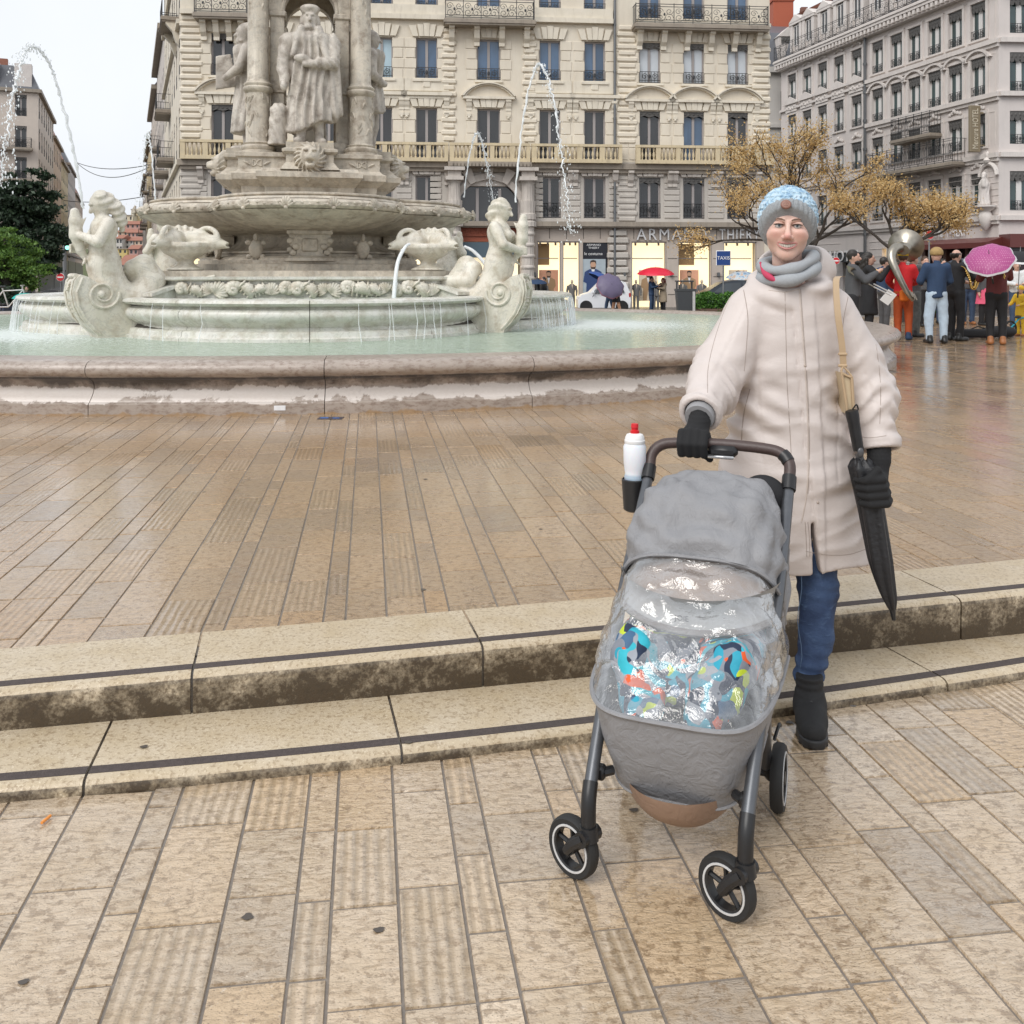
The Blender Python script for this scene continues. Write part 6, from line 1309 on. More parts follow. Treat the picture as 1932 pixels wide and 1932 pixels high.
# hillside with houses closing the street
t_ = NT('hill_scrub'); structure(link_mesh('hill', MB().rings([[(-190 + 110 * r_ * math.cos(a) * 1.6, 470 + 70 * r_ * math.sin(a), z - 1) for a in [2 * PI * j / 24 for j in range(24)]] for r_, z in ((1.6, -2), (1.2, 8), (.8, 15), (.3, 19), (.02, 20))]).mesh('hill', True), t_.out(t_.mix(t_.noise(t_.pos(), .2), (.06, .09, .035), (.14, .14, .07)), .9)))
rg = random.Random(11); hl_m = [M_l2, M_l3, plain('hill_pink', (.50, .30, .26), .8), plain('hill_cream', (.60, .52, .38), .8), plain('hill_white', (.55, .52, .48), .8), plain('hill_yellow', (.62, .50, .20), .8)]
for i, (px, yb, w_, h_, D, mi, tl_) in enumerate(((238, 425, 26, 18, 430, 3, 0), (258, 420, 20, 24, 435, 1, 0), (246, 438, 34, 15, 415, 2, 1), (232, 452, 20, 14, 400, 0, 1), (255, 455, 30, 16, 396, 2, 1), (240, 467, 24, 13, 375, 4, 1), (262, 470, 16, 16, 372, 0, 1), (227, 487, 26, 17, 340, 5, 0), (252, 490, 16, 20, 335, 2, 1), (246, 512, 30, 22, 300, 0, 1), (232, 520, 22, 20, 280, 4, 1), (262, 520, 12, 26, 285, 5, 0), (225, 470, 12, 20, 372, 4, 1))):
    W = w_ * D / F_PX; H = h_ * D / F_PX * 1.3; z0 = PZ(yb + h_ * .3, D); t = thing('hill_house', ['cream block of flats crowning the distant hill', 'ochre tower house at top right of the distant hill', 'long pink house with tiled roof on the distant hill', 'small peach house on the left of the hill', 'pink house row in the middle of the hill', 'white house in mid slope of the hill', 'narrow peach house near the right edge of the hill', 'bright yellow house low on the distant hill', 'slim pink house beside the yellow hill house', 'peach house at the foot of the distant hill', 'white house at the foot of the hill, left', 'slim yellow house at the hill foot, right', 'narrow white house at the far left of the hill'][i], 'building', (PX(px, D), D, z0), .1 * math.sin(i), 'houses on the distant hill')
    nw = max(2, int(W / 1.6)); nf = max(2, int(H / 2.4)); hs = [(-W / 2 + W * (j + .5) / nw - .4, -W / 2 + W * (j + .5) / nw + .4, H * (k + .35) / nf, H * (k + .85) / nf) for j in range(nw) for k in range(nf)]
    m = MB(); wall_holes(m, -W / 2, W / 2, -6, H, hs, 0, .3); m.bx(-W / 2, W / 2, .4, 8, -6, H - .02); B(m, 'wall', hl_m[mi], t); m = MB()
    m.bx(-W / 2 + .1, W / 2 - .1, .2, .3, 0, H - .1); B(m, 'panes', M_gdark, t); m = MB()
    if tl_: m.prism([(-.6, H), (4, H + 1.6), (8.5, H)], lambda p, k: ((-W / 2 - .4, W / 2 + .4)[k], p[0], p[1]))
    else: m.bx(-W / 2 - .2, W / 2 + .2, -.3, 8.2, H - .02, H + .4)
    B(m, 'roof', M_tile if tl_ else M_slab, t)
# overhead cables across the street
def cable(a, b, sag, lab):
    w = [a.lerp(b, i / 16) - Vector((0, 0, sag * 4 * (i / 16) * (1 - i / 16))) for i in range(17)]; o = MB().tube(w, .035, 5).build('overhead_cable', M_iron); origin_to(o, w[0]); tag(o, lab, 'cable', 'cables across the side street')
cable(P(146, 307, 112), P(282, 311, 70), .5, 'upper overhead cable strung across the side street'); cable(P(146, 308, 114), P(280, 316, 74), 1.2, 'sagging cable just below the upper one across the street'); cable(P(120, 378, 110), P(272, 371, 72), .3, 'lowest overhead cable across the side street')
# ================================================================== TREES, STREET FURNITURE, CARS
M_bark = plain('dark_bark', (.05, .042, .036), .85, var=.3, sc=20, bump=.5, bd=.01)
def leafmat(name, a, b, c3):
    t = NT(name); f = t.attr('tint'); col = t.ramp(t.sep(f)[0], [(0, a), (.5, b), (1, c3)])
    tr = t.n.new('ShaderNodeBsdfTranslucent'); t.l.new(col, tr.inputs[0]); mx = t.n.new('ShaderNodeMixShader'); mx.inputs[0].default_value = .25
    t.l.new(t.b.outputs[0], mx.inputs[1]); t.l.new(tr.outputs[0], mx.inputs[2]); t.l.new(mx.outputs[0], t.n['Material Output'].inputs['Surface']); return t.out(col, .55)
M_gold = leafmat('golden_blossom', (.40, .24, .08), (.58, .40, .17), (.66, .51, .27)); M_dgreen = leafmat('dark_leaves', (.010, .022, .012), (.022, .045, .022), (.05, .085, .045)); M_lgreen = leafmat('light_leaves', (.05, .11, .02), (.10, .20, .035), (.18, .30, .06)); M_hedge = leafmat('hedge_leaves', (.03, .09, .012), (.06, .17, .02), (.12, .27, .04))
def leaves(name, pts, size, mat, parent, seed=0, world=True, flat=0):       # one small tilted quad per point
    rg = np.random.RandomState(seed); n = len(pts); pts = np.asarray(pts); d = rg.randn(n, 3); d /= np.linalg.norm(d, axis=1)[:, None]; e = np.cross(d, rg.randn(n, 3)); e /= np.linalg.norm(e, axis=1)[:, None]
    s = (size * rg.uniform(.6, 1.3, n))[:, None]; v = np.stack([pts + d * s, pts + e * s * .55, pts - d * s, pts - e * s * .55], 1).reshape(-1, 3); me = np_mesh(name, v, np.arange(4 * n).reshape(n, 4), False)
    at = me.attributes.new('tint', 'FLOAT_COLOR', 'FACE'); at.data.foreach_set('color', np.repeat(rg.uniform(0, 1, (n, 1)), 4, 1).astype(np.float32).ravel()); return link_mesh(name, me, mat, parent, world)
def grow(m, p, d, L, r, depth, rg, tips, spread=.55, up=.15, kids=(2, 3)):
    q = p; w = [p]; 
    for i in range(4): d = (d + Vector((rg.gauss(0, .13), rg.gauss(0, .13), rg.gauss(0, .08) + up * .12))).normalized(); q = q + d * L / 4; w.append(q)
    m.tube(w, [r * (1 - .1 * i) for i in range(5)], 6 if r > .03 else 4)
    if depth == 0: tips.extend(w[1:]); return
    if depth == 1: tips.extend(w[2:])
    for k in range(rg.randint(*kids)):
        a = rg.uniform(0, 6.28); nd = (d + spread * Vector((math.cos(a), math.sin(a), rg.uniform(-.25, .7)))).normalized(); grow(m, w[-1] if k == 0 else w[rg.choice((2, 3, 4))], nd, L * rg.uniform(.62, .82), r * .62, depth - 1, rg, tips, spread, up, kids)
def golden_tree(base, H, label, seed, limbs, L, n=14):
    rg = random.Random(seed); t = thing('golden_tree', label, 'tree', base, 0, 'small trees with golden seed clusters'); m = MB(); tips = []; b = Vector(base)
    m.tube([b, b + Vector((.03, 0, H * .5)), b + Vector((0, 0, H))], [.15, .10, .085], 9)
    for i, (dx, dy, dz) in enumerate(limbs): grow(m, b + Vector((0, 0, H * rg.uniform(.75, 1))), Vector((dx, dy, dz)).normalized(), L * rg.uniform(.85, 1.1), .06, 4, rg, tips, .62, .1)
    m.build('trunk', M_bark, t, True, 60); nr = np.random.RandomState(seed); pts = []
    for q in tips:
        if nr.rand() < .72: c = np.array(q) + nr.randn(3) * .05; pts.append(c + nr.randn(n, 3) * np.array([.13, .13, .10]))
    leaves('crown', np.concatenate(pts), .033, M_gold, t, seed); return t
D_ = 27.0
golden_tree((PX(1525, D_), D_, ground_z(D_)), PZ(455, D_) - ground_z(D_), 'larger spreading golden tree behind the woman in the knitted hat', 5, [(-1, 0, .35), (-.8, .3, .9), (-.25, 0, 1.2), (.5, -.2, 1), (.9, .2, .55), (.3, .5, .9), (-.9, -.3, .05)], 1.36)
golden_tree((PX(1697, 25), 25, 0), PZ(455, 25), 'smaller golden tree with slim straight trunk beside the brass band', 8, [(-.7, 0, .5), (-.3, .2, 1.3), (.35, 0, 1.2), (.8, .1, .55), (.1, -.4, 1), (.75, -.3, .2)], .74)
def bushy(name, label, cat, base, H, crown, mat, n, size, seed, grp=None):
    rg = np.random.RandomState(seed); t = thing(name, label, cat, base, 0, grp); m = MB(); b = Vector(base); m.tube([b, b + Vector((.1, 0, H * .6)), b + Vector((0, 0, H))], [.22, .16, .10], 8); pts = []
    for (c, r, k) in crown:
        c = np.array(c); m.tube([b + Vector((0, 0, H * .5)), Vector(c) * .5 + (b + Vector((0, 0, H))) * .5, Vector(c)], [.09, .06, .02], 5); nc = 26; d = rg.randn(nc, 3); d /= np.linalg.norm(d, axis=1)[:, None]; cc = c + d * np.array(r) * rg.uniform(.35, 1.18, (nc, 1)); cc[:, 2] -= .12 * np.abs(d[:, 0])
        for q in cc: w = rg.uniform(.5, 1.2); pts.append(q + rg.randn(int(n * k * w / nc * .8), 3) * np.array([.17, .17, .075]) * np.mean(r) * w * 1.25)
    m.build('trunk', M_bark, t, True); leaves('crown', np.concatenate(pts), size, mat, t, seed); return t
Dt = 38
def W(x, y, D): return tuple(P(x, y, D))
bushy('magnolia_tree', 'dark glossy evergreen tree at left behind the water jets', 'tree', (PX(45, Dt), Dt, -.5), 4, [(W(45, 400, Dt), (.9, .9, 1.3), 1), (W(62, 370, Dt), (.75, .8, 1.0), .8), (W(20, 430, Dt), (1.0, .9, 1.1), .9), (W(78, 450, Dt), (.75, .8, .8), .9), (W(52, 485, Dt), (1.1, .9, .8), 1), (W(92, 492, Dt), (.45, .6, .5), .4), (W(30, 352, Dt), (.5, .5, .5), .4), (W(-20, 430, Dt), (1, .9, 1.4), .7)], M_dgreen, 5200, .095, 3)
Dt = 33
bushy('maple_shrub', 'light green feathery small tree in front of the dark evergreen', 'tree', (PX(10, Dt), Dt, -.3), 2, [(W(8, 450, Dt), (.65, .7, .5), .8), (W(35, 480, Dt), (.75, .7, .4), 1), (W(55, 505, Dt), (.55, .6, .35), .7), (W(5, 515, Dt), (.9, .8, .5), 1), (W(-25, 470, Dt), (.7, .8, .8), .8), (W(30, 530, Dt), (.7, .7, .35), .6)], M_lgreen, 3600, .06, 4)
bushy('dark_shrub', 'low dark shrub under the light green tree, left edge', 'shrub', (PX(8, 32), 32, -.2), .6, [(W(8, 562, 32), (.65, .6, .55), 1), (W(25, 578, 32), (.5, .5, .4), .6)], M_dgreen, 3000, .06, 6)

M_mblack = plain('black_metal', (.02, .02, .022), .4); M_red = plain('sign_red', (.55, .02, .025), .35, var=.05); M_wht = plain('sign_paint', (.80, .80, .80), .35, var=.03); M_post = plain('grey_post', (.22, .225, .23), .45, .4); M_navy = plain('sign_blue', (.012, .05, .20), .35, var=.05)
def noentry(x, y, r, D, label, yaw=0, post=True):
    c = P(x, y, D); rr = r * D / F_PX; t = thing('no_entry_sign', label, 'traffic sign', (c.x, c.y, ground_z(D)), yaw, 'no entry signs'); z = c.z - ground_z(D)
    m = MB(); m.lathe([(rr, -.015), (rr, .015)], (0, 0, z), 28, Matrix.Rotation(PI / 2, 4, 'X')); m2 = [(a) for a in m.v]; m.build('disc', M_wht, t, world=False)
    m = MB(); m.lathe([(rr * .93, .016), (rr * .93, .021)], (0, 0, z), 28, Matrix.Rotation(PI / 2, 4, 'X')); m.build('red_face', M_red, t, world=False); m = MB(); m.bx(-rr * .70, rr * .70, -.027, -.018, z - rr * .17, z + rr * .17); m.build('white_bar', M_wht, t, world=False)
    if post: m = MB(); m.tube([(0, .05, 0), (0, .05, z + rr)], .035, 8); m.build('post', M_post, t, world=False)
    return t
noentry(114, 523, 7.6, 42, 'round red no-entry sign on a grey post at left, by the side street'); noentry(1754, 443, 8.5, 40, 'round red no-entry sign in front of the lettering above the maroon shop'); noentry(1577, 492, 7, 44, 'red no-entry sign half hidden by golden twigs beside the hotel canopy')
# traffic light and cabinet at left
t = thing('traffic_light', 'grey traffic light column beside the left no-entry sign', 'traffic light', (PX(122, 43), 43, -.6)); m = MB(); m.tube([(0, 0, 0), (0, 0, 4.0)], .09, 8); m.build('pole', M_post, t, world=False); m = MB(); m.bx(.05, .40, -.2, .1, 2.9, 3.9, .04); m.build('housing', M_mblack, t, world=False); m = MB(); m.lathe([(.10, 0), (.10, .02)], (.22, -.2, 3.05), 12, Matrix.Rotation(PI / 2, 4, 'X')); m.build('green_lamp', glow('green_lamp', (.1, 1, .7), 1.2), t, world=False)
# taxi sign
c = P(1365, 487, 40); t = thing('taxi_sign', 'blue square taxi rank sign reading TAXIS on a thin post', 'sign', (c.x, c.y, -.55)); z = c.z + .55; m = MB(); m.bx(-.31, .31, 0, .03, z - .32, z + .32, .02); m.build('plate', M_wht, t, world=False); m = MB(); m.bx(-.285, .285, -.008, .0, z - .295, z + .295); m.build('blue_face', M_navy, t, world=False); text('TAXIS', .20, M_wht, 'lettering', t, (0, -.014, z), ext=.003); m = MB(); m.tube([(0, .05, 0), (0, .05, z + .3)], .03, 8); m.build('post', M_post, t, world=False)
# litter bin
c = P(1293, 584, 38); gz = ground_z(38)
t = thing('litter_bin', 'dark grey litter bin with a lid on posts beside the hedge', 'litter bin', (c.x, 38, gz)); s_ = 38 / F_PX
m = MB(); m.rings([sq for sq in [[(x * w, y * w * .7, z) for x, y in ((-1, -1), (1, -1), (1, 1), (-1, 1))] for w, z in ((.30, .05), (.38, 1.0), (.40, 1.02), (.40, 1.1))]]); m.build('bin_body', plain('bin_grey', (.05, .055, .06), .45), t, world=False)
m = MB(); m.bx(-.38, .30, -.25, .25, 1.38, 1.44, .01); 
for xx in (-.34, .26): m.bx(xx - .03, xx + .03, -.03, .03, 1.1, 1.4)
m.build('lid', plain('bin_grey', (.05, .055, .06), .45), t, world=False); m = MB(); m.bx(.24, .34, -.30, -.24, .15, 1.0); m.build('stripe', M_letg, t, world=False)
# hedge planters and benches
M_bench = plain('bench_wood', (.42, .31, .20), .5, var=.2, sc=12); M_benchd = plain('planter_corten', (.13, .075, .055), .6)
def planter(px0, px1, yt, yb, D, label, bx0, bx1, lab2):
    gz = ground_z(D); x0, x1 = PX(px0, D), PX(px1, D); zt, zb = PZ(yt, D), PZ(yb, D); t = thing('hedge_planter', label, 'planter', ((x0 + x1) / 2, D, gz), 0, 'hedges in planters'); rg = np.random.RandomState(int(px0)); n = 4200
    m = MB(); m.bx(x0, x1, D - .4, D + .6, gz, gz + .32, .02); m.build('trough', M_benchd, t); p = rg.uniform([x0, D - .45, gz + .25], [x1, D + .65, zt], (n, 3)); p[:, 2] += .06 * np.sin(p[:, 0] * 7) ; leaves('hedge', p, .065, M_hedge, t, 1)
    if bx0:
        b = thing('bench', lab2, 'bench', (PX((bx0 + bx1) / 2, D), D - .8, gz), 0, 'benches by the hedges'); xa, xb = PX(bx0, D - .8), PX(bx1, D - .8)
        for j in range(3): m = MB(); m.bx(xa, xb, D - 1.05 + j * .17, D - .90 + j * .17, gz + .42, gz + .48, .008); m.build('seat_slat', M_bench, b)
        m = MB(); m.bx(xa + .1, xb, D - .52, D - .46, gz + .5, gz + .95, .01); m.build('backrest', M_benchd, b)
        for xx in (xa + .15, xb - .15): m = MB(); m.bx(xx - .04, xx + .04, D - 1.0, D - .5, gz, gz + .42); m.build('leg', M_mblack, b)
planter(1288, 1428, 553, 585, 40, 'bright green clipped hedge in a low trough in front of the dark car', 1415, 1475, 'wooden bench with brown back beside the bright hedge')
planter(1735, 1775, 551, 566, 30, 'small green hedge in a trough behind the sousaphone player', 1736, 1800, 'pale bench top behind the red jacket player')
# cars
M_tyre = plain('tyre_rubber', (.018, .018, .018), .7); M_rim = plain('alloy_rim', (.35, .36, .37), .35, .7); M_cglass = glass('car_glass', (.03, .04, .05)); M_lampr = plain('tail_lamp', (.40, .02, .02), .2); M_lampw = plain('head_lamp', (.6, .6, .6), .15)
def car(label, name, loc, rz, L, prof, glassp, wheels, wr, W_, paint, lamps, z0=.22):
    t = thing(name, label, 'car', loc, rz); n = len(prof); m = MB()
    rs = []
    for y, k in ((-W_ / 2, .93), (-W_ / 2 + .10, .985), (-W_ / 2 + .24, 1.0), (W_ / 2 - .24, 1.0), (W_ / 2 - .10, .985), (W_ / 2, .93)):
        rs.append([((x - L / 2) * (.985 + .015 * k), y * (1 if z < .95 else 1 - .24 * (z - .95) / .55), z if z < .95 else .95 + (z - .95) * (k + .02)) for x, z in prof])
    m.rings(rs, True, True); m.build('body', paint, t, True, 35, False)
    for gp in glassp:
        for s in (-1, 1):
            m = MB(); m.prism(gp, lambda p, k: (p[0] - L / 2, s * (W_ / 2 + .004 * k - .002 - .24 * (W_ / 2) * max(0, p[1] - .95) / .55 + .006), p[1])); m.build('side_window', M_cglass, t, world=False)
    for wx in wheels:
        for s in (-1, 1):
            m = MB(); m.lathe([(wr * .62, -.09), (wr * .95, -.10), (wr, -.06), (wr, .06), (wr * .95, .10), (wr * .62, .09)], (wx - L / 2, s * (W_ / 2 - .06), wr), 22, Matrix.Rotation(PI / 2, 4, 'X')); w = m.build('wheel', M_tyre, t, True, 50, False); m = MB(); m.lathe([(.03, .085), (wr * .2, .09), (wr * .58, .07), (wr * .64, .088)] if s < 0 else [(wr * .64, -.088), (wr * .58, -.07), (.03, -.085)], (wx - L / 2, s * (W_ / 2 - .06), wr), 12, Matrix.Rotation(PI / 2, 4, 'X')); m.build('rim', M_rim, w, True, 50, False)
    for (x, z, sx, sz, mt, nm) in lamps:
        for s in (-1, 1): m = MB(); m.box((x - L / 2, s * (W_ / 2 - .12), z), (sx, .22, sz), bev=.03); m.build(nm, mt, t, world=False)
    for s in (-1, 1): m = MB(); m.ball((L * .30 - L / 2, s * (W_ / 2 + .06), .98), (.06, .1, .08), 8, 6); m.build('mirror', paint, t, True, world=False)
    return t
zc = -.6
car('small white two-seat city car parked in front of the advertising panel', 'city_car', (PX(1137, 45.5), 45.5, zc), 0, 2.55, [(.05, .25), (2.5, .25), (2.54, .6), (2.5, 1.0), (2.32, 1.45), (2.0, 1.55), (1.35, 1.54), (1.05, 1.42), (.62, .98), (.22, .86), (.03, .62)], [[(.72, .95), (1.12, 1.40), (1.62, 1.44), (1.62, .95)], [(1.72, .95), (1.72, 1.44), (2.05, 1.42), (2.25, .98)]], (.42, 2.12), .30, 1.55, plain('white_paint', (.72, .73, .75), .25, var=.02), [(.14, .72, .16, .12, M_lampw, 'headlight'), (2.5, .85, .10, .22, M_lampr, 'tail_light')])
car('dark blue-grey estate car behind the green hedge', 'estate_car', (PX(1376, 44), 44, zc), 0, 4.6, [(.04, .28), (4.5, .28), (4.58, .65), (4.5, 1.0), (4.25, 1.46), (3.7, 1.56), (2.3, 1.56), (1.85, 1.46), (1.05, 1.0), (.28, .82), (.02, .6)], [[(1.35, 1.0), (1.95, 1.42), (2.65, 1.46), (2.65, 1.0)], [(2.75, 1.0), (2.75, 1.46), (3.55, 1.46), (3.6, 1.0)], [(3.68, 1.0), (3.64, 1.46), (3.95, 1.40), (4.2, 1.02)]], (.85, 3.7), .32, 1.8, plain('dark_paint', (.04, .048, .06), .2, .4, var=.05), [(.22, .72, .2, .14, M_lampw, 'headlight'), (4.5, .85, .10, .25, M_lampr, 'tail_light')])
# bicycle & bins at the far left
t = thing('bicycle', 'pale bicycle leaning by the dark bins, far left behind the pool', 'bicycle', (PX(16, 30), 30, ground_z(30)), .3); gz = 0
for wx in (-.52, .52): m = MB(); m.tube([(wx + .33 * math.cos(a), 0, .34 + .33 * math.sin(a)) for a in np.linspace(0, 2 * PI, 24)], .018, 6); m.build('wheel', M_tyre, t, world=False)
m = MB()
for a, b in (((-.52, 0, .34), (-.15, 0, .85)), ((-.15, 0, .85), (.42, 0, .88)), ((.42, 0, .88), (0, 0, .34)), ((0, 0, .34), (-.15, 0, .85)), ((-.52, 0, .34), (0, 0, .34)), ((.42, 0, .9), (.52, 0, .34)), ((.40, -.25, 1.02), (.40, .25, 1.02)), ((.40, 0, .9), (.40, 0, 1.02)), ((-.15, 0, .85), (-.18, 0, .95))): m.tube([a, b], .022, 6)
m.build('bike_frame', M_letg, t, world=False); m = MB(); m.ball((-.2, 0, .98), (.14, .07, .04), 8, 5); m.build('saddle', M_mblack, t, world=False)
def crate(px0, px1, y0, y1, D, label, mat): x0, x1 = PX(px0, D), PX(px1, D); t = thing('street_cabinet', label, 'cabinet', ((x0 + x1) / 2, D, ground_z(D))); m = MB(); m.bx(x0, x1, D, D + .6, ground_z(D), PZ(y0, D), .03); m.build('cabinet_body', mat, t); m = MB(); m.bx(x0 - .04, x1 + .04, D - .04, D + .64, PZ(y0, D), PZ(y0, D) + .06, .02); m.build('cabinet_top', M_mblack, t)
crate(-6, 8, 576, 600, 31, 'dark blue box behind the bicycle at the far left', plain('box_navy', (.03, .045, .08), .5)); crate(28, 42, 566, 600, 33, 'tall black box standing between bicycle and basin at left', M_mblack)

# ================================================================== PEOPLE IN THE SQUARE
def cloth(name, c, rough=.8, var=.2): return plain(name, c, rough, var=var, sc=18, bump=.25, bd=.01)
M_skin = plain('skin', (.55, .33, .25), .5, var=.08); 
HAIR = {'dark': plain('hair_dark', (.018, .013, .010), .5), 'brown': plain('hair_brown', (.06, .032, .018), .5), 'red': plain('hair_red', (.20, .05, .03), .5)}
M_jean = cloth('jeans_pale', (.42, .52, .62)); M_jeand = cloth('jeans_dark', (.04, .07, .13)); M_blk = cloth('black_cloth', (.012, .012, .014)); M_navyc = cloth('navy_cloth', (.02, .045, .10)); M_redc = cloth('red_cloth', (.55, .015, .02)); M_rust = cloth('rust_cloth', (.40, .07, .015)); M_mar = cloth('maroon_cloth', (.11, .022, .022)); M_greyc = cloth('grey_cloth', (.07, .07, .075)); M_beige = cloth('trench_beige', (.34, .27, .19)); M_pink = cloth('pink_cloth', (.65, .10, .18)); M_yel = cloth('yellow_cloth', (.70, .45, .03)); M_whc = cloth('white_cloth', (.62, .63, .63)); M_camo = cloth('camo_cloth', (.10, .11, .11), var=.6); M_shoe = plain('shoe_black', (.012, .012, .012), .4); M_boot = plain('boot_brown', (.33, .13, .045), .5)
def person(label, loc, yaw, h, top, bot, shoe, hair, arms=None, coat=.90, skirt=None, hat=None, hairlen=0, res=.026, stance=.10, beard=False, group='people in the square', skin=True, bald=False, flare=.0, legs=None):
    t = thing('person', label, 'person', loc, yaw, group); S = h / 1.75; k = np.array; res /= 1.0
    A = arms or (((-.24, .02, 1.14), (-.25, -.06, .88)), ((.24, .02, 1.14), (.25, -.06, .88)))
    sh = [(-.175, 0, 1.42), (.175, 0, 1.42)]; hd = (0, -.02, 1.62); M = Matrix.Scale(S, 4)
    def legp(p, r0, r1, r2, z0=0.0, j=0):
        d = None
        for s in (-1, 1):
            off = legs[0 if s < 0 else 1] if legs else (0, 0)
            e = chain(p, [(s * .085, 0, .90), (s * stance + off[0] * .5, off[1] * .5 - .02, .50), (s * stance + off[0], off[1], .08 + z0)], [r0, r1, r2], .02); d = e if d is None else smin(d, e, .02)
        return d
    def body(p):
        d = smin(cap_(p, (0, 0, .95), (0, 0, 1.35), .11), cap_(p, (-.13, 0, 1.38), (.13, 0, 1.38), .075), .05); d = smin(d, legp(p, .075, .05, .035), .03); d = smin(d, cap_(p, (0, 0, 1.42), (0, -.015, 1.55), .052), .03)
        q = (p - k(hd)); d = smin(d, head(q * 1.28, (0, 0, 0), 1.0, False) / 1.28, .015)
        for s in (-1, 1): d = np.minimum(d, ell(p, (s * .083, .0, 1.615), (.014, .022, .032)))
        for i in (0, 1):
            e, w = k(A[i][0]), k(A[i][1]); u = (w - e) / np.linalg.norm(w - e); d = smin(d, chain(p, [sh[i], e, w], [.05, .04, .03]), .02); d = smin(d, chain(p, [w, w + u * .07], [.034, .03]), .015)
            for f in range(4): o = k((0, .016 * (f - 1.5), .012 * (1.5 - f))); d = smin(d, chain(p, [w + u * .06 + o, w + u * .10 + o, w + u * .13 + o * .8 + k((-(1 if i else -1) * .015, -.01, -.015))], [.011, .010, .008]), .006)
            d = smin(d, cap_(p, w + u * .02, w + u * .07 + k((-(1 if i else -1) * .035, -.015, .01)), .013), .008)
        return d
    sdf_obj('body', body, (-.55, -.62, .0), (.55, .4, 1.80), res * .85, M_skin, t, False, M)
    def jacket(p):
        z = p[:, 2]; w = np.interp(z, [coat - .05, 1.0, 1.2, 1.4], [.185 + flare, .175 + flare * .6, .17, .20]); dd = np.interp(z, [coat, 1.1, 1.4], [.145 + flare, .135 + flare * .4, .125])
        d = (np.sqrt((p[:, 0] / w) ** 2 + (p[:, 1] / dd) ** 2) - 1) * dd * .85; d = smax(smax(d, coat - z, .02), z - 1.47, .06)
        for i in (0, 1):
            e, w_ = k(A[i][0]), k(A[i][1]); d = smin(d, chain(p, [sh[i], e, e + (w_ - e) * .86], [.085, .068, .052], .02), .04)
        d = smin(d, cap_(p, (0, .03, 1.46), (0, .0, 1.50), .075), .03); return smax(d + .008 * fbm(p, 16, 3, 2), -cap_(p, (0, -.02, 1.5), (0, -.04, 1.62), .062), .01)
    sdf_obj('jacket', jacket, (-.62, -.66, coat - .08), (.62, .42, 1.60), res, top, t, False, M)
    if skirt: 
        m = MB(); m.rings([[(w * math.cos(a) * (1 + .03 * math.cos(9 * a)), w * .8 * math.sin(a) * (1 + .03 * math.cos(9 * a)), z) for a in [2 * PI * j / 36 for j in range(36)]] for w, z in ((.17, 1.0), (.20, .85), (.25, skirt[1]), (.24, skirt[1]))]).xf(M); m.build('skirt', skirt[0], t, True, 60, False)
    sdf_obj('trousers', lambda p: smax(smin(legp(p, .105, .078 + .01 * (bot is M_jean), .062), ell(p, (0, .01, .93), (.165, .125, .12)), .04) + .006 * fbm(p, 22, 5, 2), .05 - p[:, 2], .01), (-.36, -.42, .03), (.36, .32, 1.08), res, bot, t, False, M)
    for i, s in enumerate((-1, 1)):
        off = legs[i] if legs else (0, 0); c = k((s * stance + off[0], off[1], 0)); sdf_obj('shoe', lambda p: smax(smin(chain(p, [c + k((0, .05, .045)), c + k((s * .02, -.15, .035))], [.052, .045]), cap_(p, c + k((0, .02, .05)), c + k((0, .02, .13)), .055), .03), .004 - p[:, 2], .004), tuple(c + k((-.12, -.26, -.02))), tuple(c + k((.12, .16, .22))), .018, shoe, t, False, M)
    if hair is not None:
        def hr(p):
            q = p - k(hd); d = ell(q, (0, .025, .035), (.093, .105, .11)); d = smax(d, -ell(q, (0, -.11, -.02), (.075, .075, .12)), .01)
            if bald: d = smax(d, q[:, 2] - .05, .01)
            if hairlen: d = smin(d, chain(p, [(0, .08, 1.62), (0, .11, 1.62 - hairlen)], [.085, .07]), .03); d = smin(d, np.minimum(cap_(p, (-.08, .04, 1.62), (-.10, .03, 1.62 - hairlen * .8), .03), cap_(p, (.08, .04, 1.62), (.10, .03, 1.62 - hairlen * .8), .03)), .02)
            if beard: d = np.minimum(d, smax(ell(q, (0, -.05, -.09), (.07, .065, .055)), -ell(q, (0, -.1, -.03), (.06, .06, .05)), .01))
            return d + .005 * np.sin(p[:, 0] * 110 + p[:, 2] * 60)
        sdf_obj('hair', hr, (-.2, -.2, 1.62 - max(.2, hairlen + .1)), (.2, .25, 1.80), .016, hair, t, False, M)
    if hat: hat(t, M, hd)
    return t
def hand_to(*a): return a
def cap_hat(mat, band=None, visor=None):
    def f(t, M, hd):
        m = MB(); m.lathe([(.098, 0), (.10, .03), (.098, .05), (.125, .09), (.12, .105), (.02, .115)], (0, .01, 1.655), 20, Matrix.Rotation(-.08, 4, 'X')); m.xf(M); o = m.build('cap', mat, t, True, 50, False)
        m = MB(); m.prism([(.10 * math.sin(a), -.085 * math.cos(a)) for a in np.linspace(-1.1, 1.1, 9)] + [(.09 * math.sin(a), -.15 * math.cos(a) - .01) for a in np.linspace(1.0, -1.0, 9)], lambda p, k: (p[0], p[1], 1.658 - (0, .01)[k] + .02 * 0)); m.xf(M); m.build('visor', visor or mat, o, True, world=False)
        if band: m = MB(); m.lathe([(.101, .006), (.103, .03), (.101, .045)], (0, .01, 1.655), 20); m.xf(M); m.build('cap_band', band, o, True, world=False)
    return f
def wool_hat(mat):
    def f(t, M, hd): sdf_obj('hat', lambda p: smax(ell(p, (0, 0, 1.68), (.118, .125, .115)), 1.63 - p[:, 2], .02), (-.2, -.2, 1.58), (.2, .2, 1.85), .02, mat, t, False, M)
    return f
